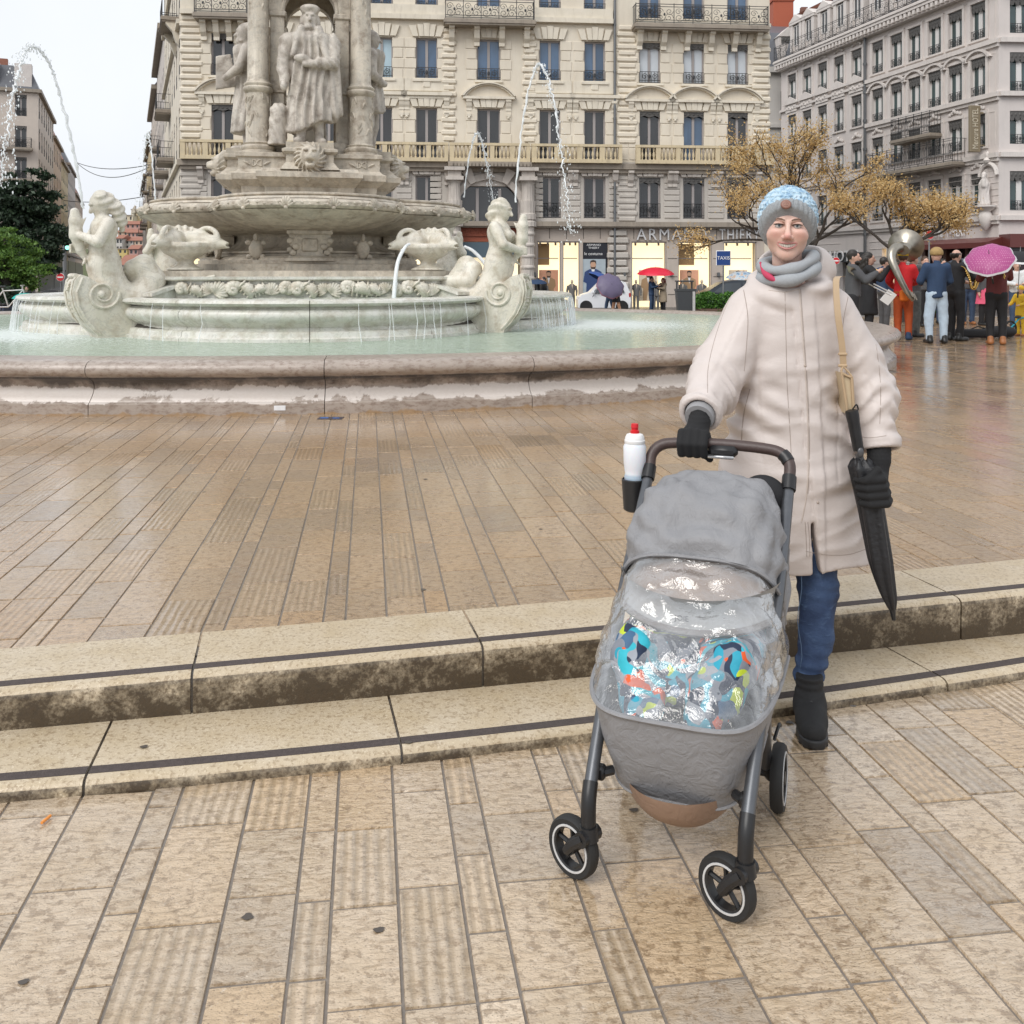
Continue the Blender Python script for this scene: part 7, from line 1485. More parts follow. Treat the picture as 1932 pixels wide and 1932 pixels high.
def umbrella(label, c, r, tilt, az, mat, edge=None, hand=None, n=8, name='umbrella', cat='umbrella', hh=.30, group='open umbrellas in the rain'):
    """open umbrella: c is the canopy top, tilted by (tilt, az)"""
    t = thing(name, label, cat, c, 0, group); Mr = rotz(az) @ Matrix.Rotation(tilt, 4, 'X'); N = n * 4
    def pt(u, a): 
        f = (a * n / (2 * PI)) % 1; sc = 1 - .055 * (1 - abs(2 * f - 1)) * u * u * 1.6; rr = r * math.sin(u * 1.12) / math.sin(1.12) * sc; return Mr @ Vector((rr * math.cos(a), rr * math.sin(a), -r * hh / .5 * (1 - math.cos(u * 1.12)) / (1 - math.cos(1.12)) * .62 - .02 * r * (1 - abs(2 * f - 1)) * u))
    m = MB(); us = [.02, .25, .45, .62, .78, .9, 1.0]
    rs = [[pt(u, 2 * PI * j / N) for j in range(N)] for u in us]; 
    if edge: m.rings(rs[:6], True, False); m.cur = 1; m.rings(rs[5:], True, False)
    else: m.rings(rs, True, False)
    m.build('canopy', [mat, edge] if edge else mat, t, True, 25, False)
    m = MB()
    for i in range(n): a = 2 * PI * i / n; m.tube([pt(u, a) - Mr.to_3x3() @ Vector((0, 0, .012)) for u in us], .006, 4)
    m.build('ribs', M_mblack, t, world=False); m = MB(); L = r * 1.45
    m.tube([Mr @ Vector((0, 0, .09)), Mr @ Vector((0, 0, 0)), Mr @ Vector((0, 0, -L))], [.005, .009, .009], 6); m.build('shaft', M_rim, t, world=False); m = MB(); m.tube([Mr @ Vector((0, 0, -L)), Mr @ Vector((0, 0, -L - .12))], .016, 8); m.build('handle', M_mblack, t, world=False); return t
def G(x, yfoot, D): return (PX(x, D), D, ground_z(D))
# --- brass band and onlookers on the right (foot pixels fix the depth)
def at_foot(x, yf): D = F_PX * CAMZ / (yf - HOR); return (PX(x, D), D, 0)
M_brass = plain('brass', (.62, .42, .14), .22, 1.0, var=.1); M_silver = plain('silver_brass', (.36, .33, .28), .34, 1.0, var=.35, sc=12)
l = at_foot(1609, 655); person('man in dark grey jacket with a pale blue hood, playing beside the woman in black', l, R(70), 1.70, M_greyc, M_blk, M_shoe, HAIR['dark'], (((-.2, -.22, 1.2), (-.06, -.42, 1.36)), ((.24, -.16, 1.2), (.05, -.40, 1.34))), beard=True)
lw = at_foot(1638, 640); person('woman in long black coat with long dark hair, playing a trumpet', lw, R(75), 1.70, M_blk, M_blk, M_shoe, HAIR['dark'], (((-.25, -.2, 1.22), (-.06, -.42, 1.50)), ((.27, -.18, 1.24), (.06, -.46, 1.48))), coat=.50, hairlen=.35, flare=.05)
ls = at_foot(1704, 641); person('sousaphone player in red jacket, rust trousers and navy band cap, seen from behind', ls, R(150), 1.72, M_redc, M_rust, M_navyc, HAIR['brown'], (((-.26, -.12, 1.16), (-.14, -.34, 1.10)), ((.28, -.10, 1.16), (.22, -.34, 1.02))), hat=cap_hat(M_navyc, M_yel), coat=.86)
l4 = at_foot(1722, 636); person('man in dark jacket, pale blue cap and camouflage trousers behind the red jacket player', l4, R(110), 1.70, M_greyc, M_camo, M_shoe, HAIR['brown'], (((-.2, -.22, 1.2), (-.06, -.42, 1.40)), ((.24, -.16, 1.2), (.05, -.40, 1.36))), hat=cap_hat(cloth('cap_pale_blue', (.30, .50, .62))))
l5 = at_foot(1767, 648); person('person in navy jacket, pale jeans and tan woollen hat, seen from behind', l5, R(176), 1.74, M_navyc, M_jean, M_shoe, None, (((-.26, -.06, 1.16), (-.2, -.28, 1.05)), ((.27, -.06, 1.16), (.18, -.28, 1.10))), hat=wool_hat(cloth('tan_wool', (.33, .22, .09), var=.5)), coat=.84, stance=.13)
l6 = at_foot(1803, 643); person('balding bearded man all in black playing a saxophone', l6, R(115), 1.76, M_blk, M_blk, M_shoe, HAIR['dark'], (((-.22, -.2, 1.2), (-.08, -.40, 1.32)), ((.26, -.14, 1.18), (.10, -.38, 1.12))), beard=True, bald=True)
l7 = at_foot(1880, 650); person('person in maroon jacket, black trousers and brown boots behind the pink umbrella', l7, R(160), 1.74, M_mar, M_blk, M_boot, HAIR['brown'], (((-.24, -.16, 1.22), (-.14, -.38, 1.42)), ((.26, -.12, 1.2), (.16, -.40, 1.36))))
l8 = at_foot(1857, 614); person('girl in pink skirt, black tights and dark jacket behind the pink umbrella', l8, R(20), 1.62, M_greyc, M_blk, M_shoe, HAIR['brown'], skirt=(M_pink, .58), coat=.93)
l9 = at_foot(1826, 612); person('onlooker in blue jeans and brown shoes behind the saxophone player', l9, R(-10), 1.72, M_greyc, M_jeand, M_boot, HAIR['brown']); l10 = at_foot(1918, 617); person('onlooker in a white top at the right edge', l10, R(-15), 1.60, M_whc, M_jeand, M_shoe, HAIR['dark'], (((-.24, -.1, 1.16), (-.08, -.30, 1.12)), ((.25, -.1, 1.16), (.10, -.32, 1.14))), hairlen=.2)
l11 = at_foot(1778, 611); person('onlooker in dark clothes half hidden behind the navy jacket', l11, R(10), 1.66, M_blk, M_jeand, M_shoe, HAIR['dark']); l12 = at_foot(1668, 622); person('onlooker in padded dark jacket between the trumpeter and the red jacket', l12, R(100), 1.66, M_navyc, M_greyc, M_shoe, HAIR['dark'])
l13 = at_foot(1745, 616); person('listener in a dark coat seen between the cap wearers', l13, R(0), 1.7, M_greyc, M_blk, M_shoe, HAIR['brown']); 
lk = at_foot(1926, 634); person('small child in yellow raincoat and hood on a blue balance bike', (lk[0], lk[1], .0), R(-60), 1.02, M_yel, M_yel, M_boot, None, (((-.26, -.12, 1.16), (-.18, -.40, 1.10)), ((.26, -.12, 1.16), (.18, -.40, 1.10))), hat=wool_hat(M_yel), coat=.72)
t = thing('balance_bike', 'small turquoise balance bike under the child in yellow', 'bicycle', (lk[0] - .05, lk[1] - .12, 0), R(20)); M_turq = plain('turquoise_paint', (.02, .32, .42), .35)
for wx in (-.3, .3): m = MB(); m.tube([(wx + .15 * math.cos(a), 0, .165 + .15 * math.sin(a)) for a in np.linspace(0, 2 * PI, 20)], .022, 6); m.build('wheel', M_tyre, t, world=False)
m = MB(); m.tube([(-.3, 0, .165), (-.08, 0, .36), (.24, 0, .42), (.3, 0, .165)], .018, 6); m.tube([(.24, 0, .42), (.22, 0, .56)], .016, 6); m.tube([(.22, -.18, .57), (.22, .18, .57)], .014, 6); m.build('bike_frame', M_turq, t, world=False); m = MB(); m.ball((-.1, 0, .40), (.09, .05, .03), 8, 5); m.build('saddle', M_mblack, t, world=False)
# instruments
D = ls[1]; pts = [P(1723, 566, D - .42), P(1712, 552, D - .45), P(1700, 530, D - .42), P(1688, 505, D - .35), P(1682, 488, D - .28), P(1684, 474, D - .2), P(1693, 467, D - .12), P(1703, 467, D - .06)]
w = smooth_path(pts, 6); t = thing('sousaphone', 'large silver sousaphone with a wide bell round the red jacket player', 'sousaphone', w[0]); m = MB(); m.tube(w, [lerp(.042, .115, (i / (len(w) - 1)) ** 1.1) for i in range(len(w))], 14); m.build('tubing', M_silver, t, True, 60)
bc = P(1708, 466, D - .02); Mb = Matrix.Translation(bc) @ Vector((.35, .55, .25)).normalized().to_track_quat('Z', 'Y').to_matrix().to_4x4(); m = MB(); m.lathe([(.10, -.18), (.13, -.07), (.18, .02), (.27, .08), (.33, .10), (.335, .095), (.26, .06), (.15, -.04), (.08, -.16)], (0, 0, 0), 30, Mb); m.build('bell', M_silver, t, True, 60)
m = MB()
for q in range(3): m.tube([P(1716 + q * 4, 548 + q * 3, D - .48), P(1722 + q * 4, 560 + q * 3, D - .5)], .016, 7)
m.build('valves', M_silver, t, True)
def trumpet(label, a, b, mat, name='trumpet', r=.06):
    a, b = Vector(a), Vector(b); d = (b - a).normalized(); t = thing(name, label, name, a, 0, 'brass instruments'); L = (b - a).length; n = 12; m = MB(); m.tube([a.lerp(b, i / n) for i in range(n + 1)], [.009 if i < 8 else .009 + (r - .009) * ((i - 7) / 5) ** 2.2 for i in range(n + 1)], 12); m.build('bell_tube', mat, t, True, 60); m = MB(); u = Vector((0, 0, -.07)); m.tube([a.lerp(b, .2), a.lerp(b, .25) + u, a.lerp(b, .65) + u, a.lerp(b, .7)], .008, 6)
    for q in (.4, .46, .52): m.tube([a.lerp(b, q) - u * .6, a.lerp(b, q) + u * 1.2], .011, 7)
    m.build('valves', mat, t, True); return t
trumpet('brass trumpet played by the woman in black', P(1651, 508, lw[1] - .1), P(1672, 514, lw[1] - .22), M_brass); trumpet('bright trumpet pointing up at the right edge beside the pink umbrella', P(1897, 522, l7[1] - .3), P(1890, 508, l7[1] - .1), M_brass, r=.07)
D = l[1] - .2; t = thing('trombone', 'trombone with a long slide in front of the woman in black', 'trombone', P(1606, 515, D)); m = MB()
for o in (0, .05): m.tube([P(1648, 541, D) + Vector((0, 0, o)), P(1680, 557, D) + Vector((0, 0, o))], .012, 6)
m.tube([P(1680, 557, D), P(1681, 557, D) + Vector((.02, 0, .025)), P(1680, 557, D) + Vector((0, 0, .05))], .012, 6); m.build('slide', M_letg, t, True); m = MB(); m.tube([P(1648, 541, D), P(1625, 528, D), P(1603, 512, D), P(1606, 505, D)], [.012, .012, .02, .09], 10); m.build('bell_tube', M_silver, t, True)
D = l6[1] - .25; t = thing('saxophone', 'gold saxophone held by the man in black', 'saxophone', P(1812, 507, D)); m = MB(); m.tube(smooth_path([P(1813, 502, D), P(1820, 506, D), P(1828, 520, D), P(1832, 540, D), P(1838, 544, D), P(1842, 534, D), P(1845, 526, D)], 4), [.008 + .05 * (i / 24) ** 1.6 for i in range(25)], 10); m.build('sax_body', M_brass, t, True, 60); m = MB()
for q in range(6): m.ball(P(1823 + q * 1.6, 512 + q * 4, D - .05), .022, 7, 5)
m.build('keys', M_brass, t, True)
# belongings
c = at_foot(1862, 637); t = thing('instrument_case', 'black soft instrument case lying on the wet paving behind the brown boots', 'instrument case', c, R(4)); sdf_obj('case_body', lambda p: smin(rbox(p, (-.25, 0, .09), (.40, .13, .085), .05), ell(p, (.28, 0, .12), (.34, .17, .12)), .06) , (-.8, -.3, -.02), (.8, .3, .3), .03, M_blk, t, False); m = MB(); m.tube([(-.35, -.02, .17), (-.2, -.02, .23), (-.05, -.02, .18)], .012, 6); m.build('carry_handle', M_blk, t, True, world=False)
c = P(1692, 556, ls[1] - .3); t = thing('music_sheets', 'white music sheets clipped at the hip of the red jacket player', 'sheets', P(1675, 562, ls[1] - .3)); m = MB(); m.box(P(1676, 561, ls[1] - .3), (.19, .012, .26), M=Matrix.Rotation(.6, 4, 'Y') @ Matrix.Rotation(.3, 4, 'X')); m.build('sheets', M_wht, t)
sdf_obj('bag', lambda p: rbox(p, (0, 0, 0), (.09, .05, .11), .04), (-.15, -.12, -.17), (.15, .12, .17), .02, cloth('orange_bag', (.60, .13, .01)), None, True).location = P(1706, 558, ls[1] - .24); o = bpy.data.objects['bag']; tag(o, 'orange hip bag hanging on the red jacket player', 'bag')
def spotmat():
    t = NT('pink_dots'); v = t.voro(t.pos(), 30, rnd=.1); return t.out(t.mix(t.ramp(v, [(.25, 1), (.32, 0)]), (.34, .06, .20), (.50, .20, .33)), .5)
umbrella('pink dotted umbrella with a pale grey border at right', P(1866, 478, l7[1] - .55), .43, R(44), R(-34), spotmat(), cloth('pale_grey_border', (.55, .54, .56)))
umbrella('black umbrella with a thin pale rim at the right edge', P(1925, 474, 18.5), .55, R(6), 0, M_blk, M_whc); umbrella('small dark umbrella behind the balding man', P(1824, 488, 21), .42, R(8), R(40), cloth('slate_umbrella', (.04, .05, .07)))
# --- people by the shop
def far(x, D): return (PX(x, D), D, ground_z(D))
D = 46; person('man in dark coat and jeans sharing the red umbrella by the shop', far(1229, D), R(60), 1.74, M_navyc, M_jeand, M_shoe, HAIR['dark'], (((-.24, -.12, 1.2), (-.10, -.40, 1.28)), ((.26, -.14, 1.2), (.10, -.42, 1.3))), coat=.78, res=.034, group='people by the shop')
person('woman with red hair and beige trench coat under the red umbrella', far(1251, D), R(-60), 1.66, M_beige, M_blk, M_shoe, HAIR['red'], (((-.22, -.14, 1.2), (-.06, -.36, 1.26)), ((.24, -.14, 1.2), (.08, -.36, 1.24))), coat=.50, hairlen=.1, res=.034, group='people by the shop', flare=.05)
umbrella('bright red umbrella held by the couple at the shop window', P(1237, 504, D), .92, R(5), 0, cloth('red_umbrella', (.62, .01, .04), .4), group='umbrellas by the shop')
D = 43; person('walker in dark blue jeans under the blue umbrella beside the white car', far(1150, D), R(-75), 1.78, M_navyc, M_jeand, M_shoe, HAIR['dark'], res=.034, group='people by the shop', legs=((.0, -.16), (0, .18))); person('woman in black skirt with a purple umbrella walking past the white car', far(1163, D - .6), R(-75), 1.68, M_blk, plain('bare_legs', (.50, .27, .16), .6), M_boot, HAIR['dark'], skirt=(M_blk, .62), res=.034, group='people by the shop', legs=((.0, -.16), (0, .18)))
umbrella('blue umbrella tipped forward over the walker by the white car', P(1140, 518, D), .72, R(-28), R(-80), cloth('blue_umbrella', (.03, .08, .28), .45), group='umbrellas by the shop'); umbrella('purple grey umbrella with dark flower border seen from behind, by the white car', P(1154, 535, D - 1.0), .66, R(62), R(12), cloth('purple_umbrella', (.12, .10, .17), .5), cloth('flower_border', (.22, .10, .14), .5, .6), group='umbrellas by the shop')
person('passer-by in black at the left shop window, under a small dark umbrella', far(1014, 46), R(-80), 1.66, M_blk, M_blk, M_shoe, HAIR['dark'], res=.034, group='people by the shop'); person('second passer-by in black with a pale scarf at the left shop window', far(1026, 46.5), R(-70), 1.70, M_blk, M_blk, M_shoe, HAIR['dark'], res=.034, group='people by the shop'); umbrella('small navy umbrella over the two passers-by at the left shop window', P(1013, 527, 45.6), .5, R(5), 0, M_navyc, group='umbrellas by the shop')
D = 45; person('passer-by in dark clothes under the floral umbrella near the taxi sign', far(1408, D), R(30), 1.70, M_blk, M_blk, M_shoe, HAIR['dark'], res=.034, group='people by the shop')
def floral():
    t = NT('floral_fabric'); p = t.obj(); return t.out(t.ramp(t.noise(p, 5, 3, .6), [(.35, (.10, .20, .34)), (.5, (.45, .52, .56)), (.62, (.48, .30, .20)), (.75, (.10, .16, .10))]), .5)
umbrella('blue and brown floral umbrella near the taxi sign', P(1403, 512, D), .85, R(8), 0, floral(), group='umbrellas by the shop')
# --- left edge
umbrella('turquoise umbrella at far left behind the pool', P(47, 553, 30), .40, R(4), 0, cloth('turquoise_umbrella', (.01, .38, .34), .4), group='umbrellas at the left'); person('person in dark clothes under the turquoise umbrella', far(50, 30.2), R(20), 1.0, M_blk, M_blk, M_shoe, HAIR['dark'], res=.03, group='people at the left')
umbrella('grey-brown umbrella between the turquoise one and the left figure', P(111, 553, 29), .42, R(4), R(20), cloth('taupe_umbrella', (.20, .18, .15), .5), group='umbrellas at the left'); umbrella('black umbrella just behind the grey-brown one at left', P(97, 547, 31), .38, R(5), R(50), M_blk, group='umbrellas at the left')
for x, D, lb, mt in ((76, 30.5, 'passer-by with brown hair beside the grey-brown umbrella at left', M_greyc), (112, 29.3, 'person under the grey-brown umbrella at left', M_navyc), (126, 30, 'passer-by with a yellow hood beside the left figure', M_blk)): person(lb, (PX(x, D), D, PZ(554, D) - 1.62), R(-30), 1.64, mt, M_blk, M_shoe, HAIR['brown'], res=.034, group='people at the left', hat=wool_hat(M_yel) if x == 126 else None)
# ================================================================== STROLLER
SO = Vector((.358, 2.22, -.185)); SR = R(-21.5)
ST = thing('stroller', 'grey baby stroller under a clear crumpled rain cover in front of the woman', 'stroller', SO, SR)
M_fab = None
def fabric(name, col, sc=140, cr=.5):
    t = NT(name); p = t.obj(); n = t.noise(p, 5, 4, .6); w = t.noise(t.mapv(p, sc=(1, 1, 1)), 22, 4, .6, 1.5); dr = t.voro(p, 60)
    c = t.mix(n, tuple(a * .86 for a in col), tuple(min(1, a * 1.1) for a in col)); c = t.mix(t.ramp(dr, [(.06, .35), (.12, 0)]), c, tuple(a * .55 for a in col))
    return t.out(c, .55, t.bump(t.noise(p, sc * 6, 2), .15, .002, t.bump(w, cr, .012)), spec=.4)
M_fab = fabric('grey_canvas', (.25, .25, .26)); M_fabl = fabric('pale_grey_canvas', (.42, .42, .42), cr=.2); M_tanf = fabric('tan_canvas', (.30, .20, .145), cr=.3); M_lin = fabric('beige_lining', (.36, .27, .215), cr=.3)
M_leath = plain('brown_leather', (.065, .042, .038), .45, var=.15, sc=40, bump=.5, bd=.002); M_alu = plain('grey_tube', (.13, .135, .145), .35, .75, var=.15, sc=60); M_bplas = plain('black_plastic', (.013, .013, .014), .38, var=.2); M_chrome = plain('chrome_lever', (.6, .6, .6), .2, .9)
def S(mb, name, mat, parent=None, smooth=True, ang=40): return mb.build(name, mat, parent or ST, smooth, ang, False)
sg = lambda v: (1 if v >= 0 else -1)
def crump(v, seed, a1=.006, a2=.004): 
    n = np.abs(fbm(v, 26, seed, 2)) - .4; m_ = fbm(v, 60, seed + 5, 2); return a1 * n * 2 + a2 * m_
def cloth_grid(name, fn, nu, nv, mat, amp, seed, flat=False, parent=None, edge=None):
    U, V = np.meshgrid(np.linspace(0, 1, nu), np.linspace(0, 1, nv), indexing='ij'); pts = np.array([fn(a, b) for a, b in zip(U.ravel(), V.ravel())]).reshape(nu, nv, 3)
    du = np.gradient(pts, axis=0); dv = np.gradient(pts, axis=1); nn = np.cross(du, dv); nn /= (np.linalg.norm(nn, axis=2)[..., None] + 1e-9)
    q = pts + nn * amp(pts.reshape(-1, 3), U.ravel(), V.ravel()).reshape(nu, nv, 1); i = np.arange(nu * nv).reshape(nu, nv)
    f = np.stack([i[:-1, :-1], i[1:, :-1], i[1:, 1:], i[:-1, 1:]], -1).reshape(-1, 4); return link_mesh(name, np_mesh(name, q.reshape(-1, 3), f, not flat), mat, parent or ST, False)
def ridge(p, seed):                                      # folded-foil relief: sharp facets from creased noise
    o = np.zeros(len(p)); r = np.random.RandomState(seed)
    for k in range(26):
        d = r.randn(3); d /= np.linalg.norm(d); f = r.uniform(38, 130); ph = r.rand() * 6.28; q = p @ d * f + ph + 1.6 * np.sin(p @ r.randn(3) * 7 + r.rand() * 6); o += (np.abs((q / PI) % 2 - 1) - .5) / f
    return o
BOWS = [(-.16, .205), (-.12, .285), (-.04, .350), (.05, .385), (.14, .378), (.22, .32), (.28, .22)]
PV = (.222, .54, .505)
def bow(k, t):                                           # k in 0..6 along the hood, t 0..pi from viewer left to right
    i = min(5, int(k)); f = k - i; vb, vz = lerp(BOWS[i][0], BOWS[i + 1][0], f), lerp(BOWS[i][1], BOWS[i + 1][1], f); c, s = math.cos(t), math.sin(t)
    w = PV[0] * (1 + .05 * s); return (-w * sg(c) * abs(c) ** .62, PV[1] + vb * abs(s) ** .55, PV[2] + vz * abs(s) ** .62)
cloth_grid('canopy', lambda u, v: bow(6 * u, PI * v), 54, 80, M_fab, lambda p, U, V: ((.34 * ridge(p, 9)) + .009 * (np.abs(fbm(p, 16, 3, 2)) - .35)) * np.minimum(1, 4 * V * (1 - V) * 2) - .004 * np.cos(U * 6 * PI), 3)
m = MB(); m.tube([bow(0, PI * i / 30) for i in range(31)], .006, 6); S(m, 'canopy_edge', M_fab)
cloth_grid('canopy_flap', lambda u, v: (.212 + .012 * math.sin(PI * v), lerp(.40, .60, v), lerp(.63 - .06 * (1 - v), .46 + .03 * v, u)), 14, 14, M_fab, lambda p, U, V: .003 * fbm(p, 40, 2, 2), 1)
def rim(u):                                              # upper rim of the grey apron
    c, s = math.cos(PI * u), math.sin(PI * u); return (-.238 * sg(c) * abs(c) ** .45, .46 - .44 * abs(s) ** .55, .425 - .01 * s + .02 * abs(c) ** 4)
def hemc(u):
    c, s = math.cos(PI * u), math.sin(PI * u); return (-.185 * sg(c) * abs(c) ** .45, .46 - .37 * abs(s) ** .5, .195 + .05 * abs(c) ** 3)
cloth_grid('apron', lambda u, v: tuple(lerp(a, b, v) + o for a, b, o in zip(rim(u), hemc(u), (0, -.012 * math.sin(PI * v) * math.sin(PI * u), 0))), 70, 26, M_fab, lambda p, U, V: .004 * fbm(p, 22, 8, 3) * np.sin(PI * V) + .003 * (np.abs(fbm(p, 30, 4, 2)) - .4), 2)
m = MB(); m.tube([rim(i / 50) for i in range(51)], .0065, 6); m.tube([hemc(i / 40) for i in range(41)], .005, 6); S(m, 'apron_piping', M_fab)
# clear rain cover
def clear():
    t = NT('clear_rain_cover'); p = t.obj(); fr = t.n.new('ShaderNodeLayerWeight'); fr.inputs['Blend'].default_value = .32
    nb = t.bump(t.noise(p, 30, 3, .6, 1.0), .45, .012); t.l.new(nb, fr.inputs['Normal'])
    tr = t.n.new('ShaderNodeBsdfTransparent'); gl = t.n.new('ShaderNodeBsdfGlossy'); gl.inputs['Roughness'].default_value = .05; t.l.new(nb, gl.inputs['Normal']); df = t.n.new('ShaderNodeBsdfDiffuse'); df.inputs[0].default_value = (.85, .87, .88, 1)
    m1 = t.n.new('ShaderNodeMixShader'); t.l.new(t.math('ADD', t.math('MULTIPLY', t.math('POWER', fr.outputs['Facing'], .8), .95), .07, True), m1.inputs[0]); t.l.new(tr.outputs[0], m1.inputs[1]); t.l.new(gl.outputs[0], m1.inputs[2])
    m2 = t.n.new('ShaderNodeMixShader'); dr = t.ramp(t.voro(p, 110), [(.10, .5), (.18, 0)]); t.l.new(t.math('MAXIMUM', t.math('MULTIPLY', dr, t.ramp(t.noise(p, 9), [(.45, 0), (.6, 1)])), .045), m2.inputs[0]); t.l.new(m1.outputs[0], m2.inputs[1]); t.l.new(df.outputs[0], m2.inputs[2])
    t.l.new(m2.outputs[0], t.n['Material Output'].inputs['Surface']); return t.m
M_clear = clear()
def cover(u, v):
    T = bow(.2, PI * u); T = tuple(PV[i] * (0, 1, 1)[i] + (T[i] - PV[i] * (0, 1, 1)[i]) * .955 for i in range(3)); Bp = rim(u); s = math.sin(PI * u); o = .012 * math.sin(PI * v)
    x, y, z = (lerp(a, b, v) for a, b in zip(T, Bp)); c = math.cos(PI * u); return (x - .9 * o * sg(c) * abs(c) ** .6, y - .55 * o * s, z + .25 * o * s)
cloth_grid('rain_cover', cover, 130, 90, M_clear, lambda p, U, V: .24 * ridge(p, 4) * np.minimum(1, 8 * V * (1 - V)) * np.minimum(1, 9 * U * (1 - U)), 4, True)
# inner visor, seat, bumper bar
cloth_grid('visor_lining', lambda u, v: (lerp(-.195, .195, u), .47 - .06 * v - .06 * math.sin(PI * u), .74 - .150 * v - .07 * (1 - math.sin(PI * u)) * (1 - v)), 24, 14, M_lin, lambda p, U, V: .004 * fbm(p, 18, 3, 2), 3)
m = MB(); m.rings([[(x * .95, y0, z) for x in (-.19, .19)] + [(x * .95, y0 + .03, z) for x in (.19, -.19)] for y0, z in ((.66, .80), (.56, .55), (.46, .36))]); S(m, 'seat_back', M_fab, smooth=False)
m = MB(); m.bx(-.19, .19, .10, .48, .325, .36, .015); S(m, 'seat_cushion', plain('seat_dark', (.04, .04, .042), .8))
def bar(u, v):
    a = lerp(-1.25, 1.25, u); return (.222 * math.sin(a) / math.sin(1.25), .43 - .16 * (math.cos(a) - math.cos(1.25)) / (1 - math.cos(1.25)), .655 - .085 * v - .035 * (math.cos(a) - math.cos(1.25)))
cloth_grid('bumper_bar', bar, 40, 8, M_fabl, lambda p, U, V: .018 * np.sin(PI * V), 1); m = MB(); m.tube([bar(i / 30, 1.02) for i in range(31)], .010, 7); S(m, 'bar_tube', plain('bar_trim', (.22, .2, .19), .5))
text('JOIE', .020, plain('bar_print', (.08, .08, .08), .6), 'bar_lettering', ST, (-.01, .255, .585), ext=.001)
cloth_grid('basket', lambda u, v: (lambda a, r: (.15 * r * math.cos(a), .20 + .17 * r * math.sin(a), .225 - .12 * (1 - r * r) ** .6 if r < 1 else .225))(2 * PI * u, max(.02, 1 - v)), 40, 12, M_tanf, lambda p, U, V: .003 * fbm(p, 25, 3, 2), 1)
# frame tubes
for s in (-1, 1):
    m = MB(); m.tube(smooth_path([(s * .188, .025, .235), (s * .192, .09, .30), (s * .20, .22, .42), (s * .212, .45, .60), (s * .214, .72, .82), (s * .214, .755, .855)], 6), .0165, 10); S(m, 'frame_tube', M_alu)
    m = MB(); m.tube(smooth_path([(s * .186, .0, .125), (s * .187, .005, .20), (s * .1885, .028, .24)], 5), .0185, 10); S(m, 'lower_leg', M_bplas)
    m = MB(); m.tube([(s * .20, .30, .47), (s * .185, .42, .28), (s * .176, .50, .11)], .014, 9); S(m, 'rear_leg', M_alu)
    m = MB(); m.box((s * .178, .07, .245), (.03, .03, .035), bev=.006); m.tube([(s * .17, .07, .245), (s * .15, .09, .245)], .012, 8); S(m, 'clip', M_bplas)
    m = MB(); m.tube([(s * .214, .735, .835), (s * .214, .765, .87)], .0215, 10); S(m, 'joint_collar', M_bplas)
    # front wheels: swivelled forks, rear wheels straight
    for (cx, cy, r, w_, az, nm) in ((s * .186, 0, .073, .032, R(225) - SR, 'front_wheel'), (s * .178, .52, .089, .034, R(180 if s > 0 else 0) if False else PI + 0, 'rear_wheel')):
        ax = Vector((math.cos(az), math.sin(az), 0)); tr_ = Vector((-.7, .7, 0)); tr_.rotate(Matrix.Rotation(-SR, 3, 'Z'))
        c = Vector((cx, cy, r)) + (tr_ * .048 if nm[0] == 'f' else Vector((s * .03, 0, 0))); c.z = r + (.004 if s < 0 else -.006) + low_z(0) * 0
        Mw = Matrix.Translation(c) @ ax.to_track_quat('Z', 'Y').to_matrix().to_4x4()
        m = MB(); m.lathe([(r * .70, -w_ * .45), (r * .93, -w_ * .5), (r, -w_ * .25), (r, w_ * .25), (r * .93, w_ * .5), (r * .70, w_ * .45), (r * .70, -w_ * .45)], (0, 0, 0), 36, Mw, cap=False); wh = S(m, nm, M_tyre)
        for sd in (-1, 1):
            m = MB(); m.lathe([(r * .70, sd * w_ * .47), (r * .705, sd * w_ * .53), (r * .765, sd * w_ * .53), (r * .77, sd * w_ * .47)], (0, 0, 0), 36, Mw, cap=False); S(m, 'white_ring', M_letg if False else plain('ring_white', (.55, .55, .55), .4), wh)
        m = MB(); m.lathe([(r * .64, -w_ * .4), (r * .71, -w_ * .46), (r * .71, w_ * .46), (r * .64, w_ * .4), (r * .64, -w_ * .4)], (0, 0, 0), 30, Mw, cap=False); m.lathe([(.004, -w_ * .5), (r * .2, -w_ * .5), (r * .2, w_ * .5), (.004, w_ * .5)], (0, 0, 0), 14, Mw)
        for q in range(5):
            a = 2 * PI * q / 5 + .4; m.tube([Mw @ Vector((r * .12 * math.cos(a), r * .12 * math.sin(a), 0)), Mw @ Vector((r * .68 * math.cos(a), r * .68 * math.sin(a), 0))], r * .085, 6)
        S(m, 'rim', M_bplas, wh)
        if nm[0] == 'f':
            m = MB(); pv = Vector((cx, cy, .135)); m.tube([pv + Vector((0, 0, -.02)), pv + Vector((0, 0, .012))], [.026, .022], 12)
            for sd in (-1, 1): o = ax * sd * .026; m.tube([pv + o * .7 + Vector((0, 0, -.012)), c.lerp(pv, .45) + o, c + o], [.016, .015, .012], 8)
            m.tube([pv - ax * .03 + Vector((0, 0, -.012)), pv + ax * .03 + Vector((0, 0, -.012))], .019, 10); m.tube([c - ax * .03, c + ax * .03], .007, 8); S(m, 'fork', M_bplas)
        else: m = MB(); m.tube([(s * .176, .50, .12), (c.x - s * .02, c.y, c.z)], [.02, .018], 9); m.tube([c + Vector((-s * .03, 0, 0)), c], .012, 8); m.tube(smooth_path([(c.x - s * .01, c.y - .03, r * 2 + .02), (c.x, c.y, r * 2 + .05), (c.x, c.y + .04, r * 2 + .03)], 4), .005, 6); S(m, 'rear_axle', M_bplas)
m = MB(); m.tube([(-.178, .50, .10), (.178, .50, .10)], .011, 8); S(m, 'axle_bar', M_bplas)
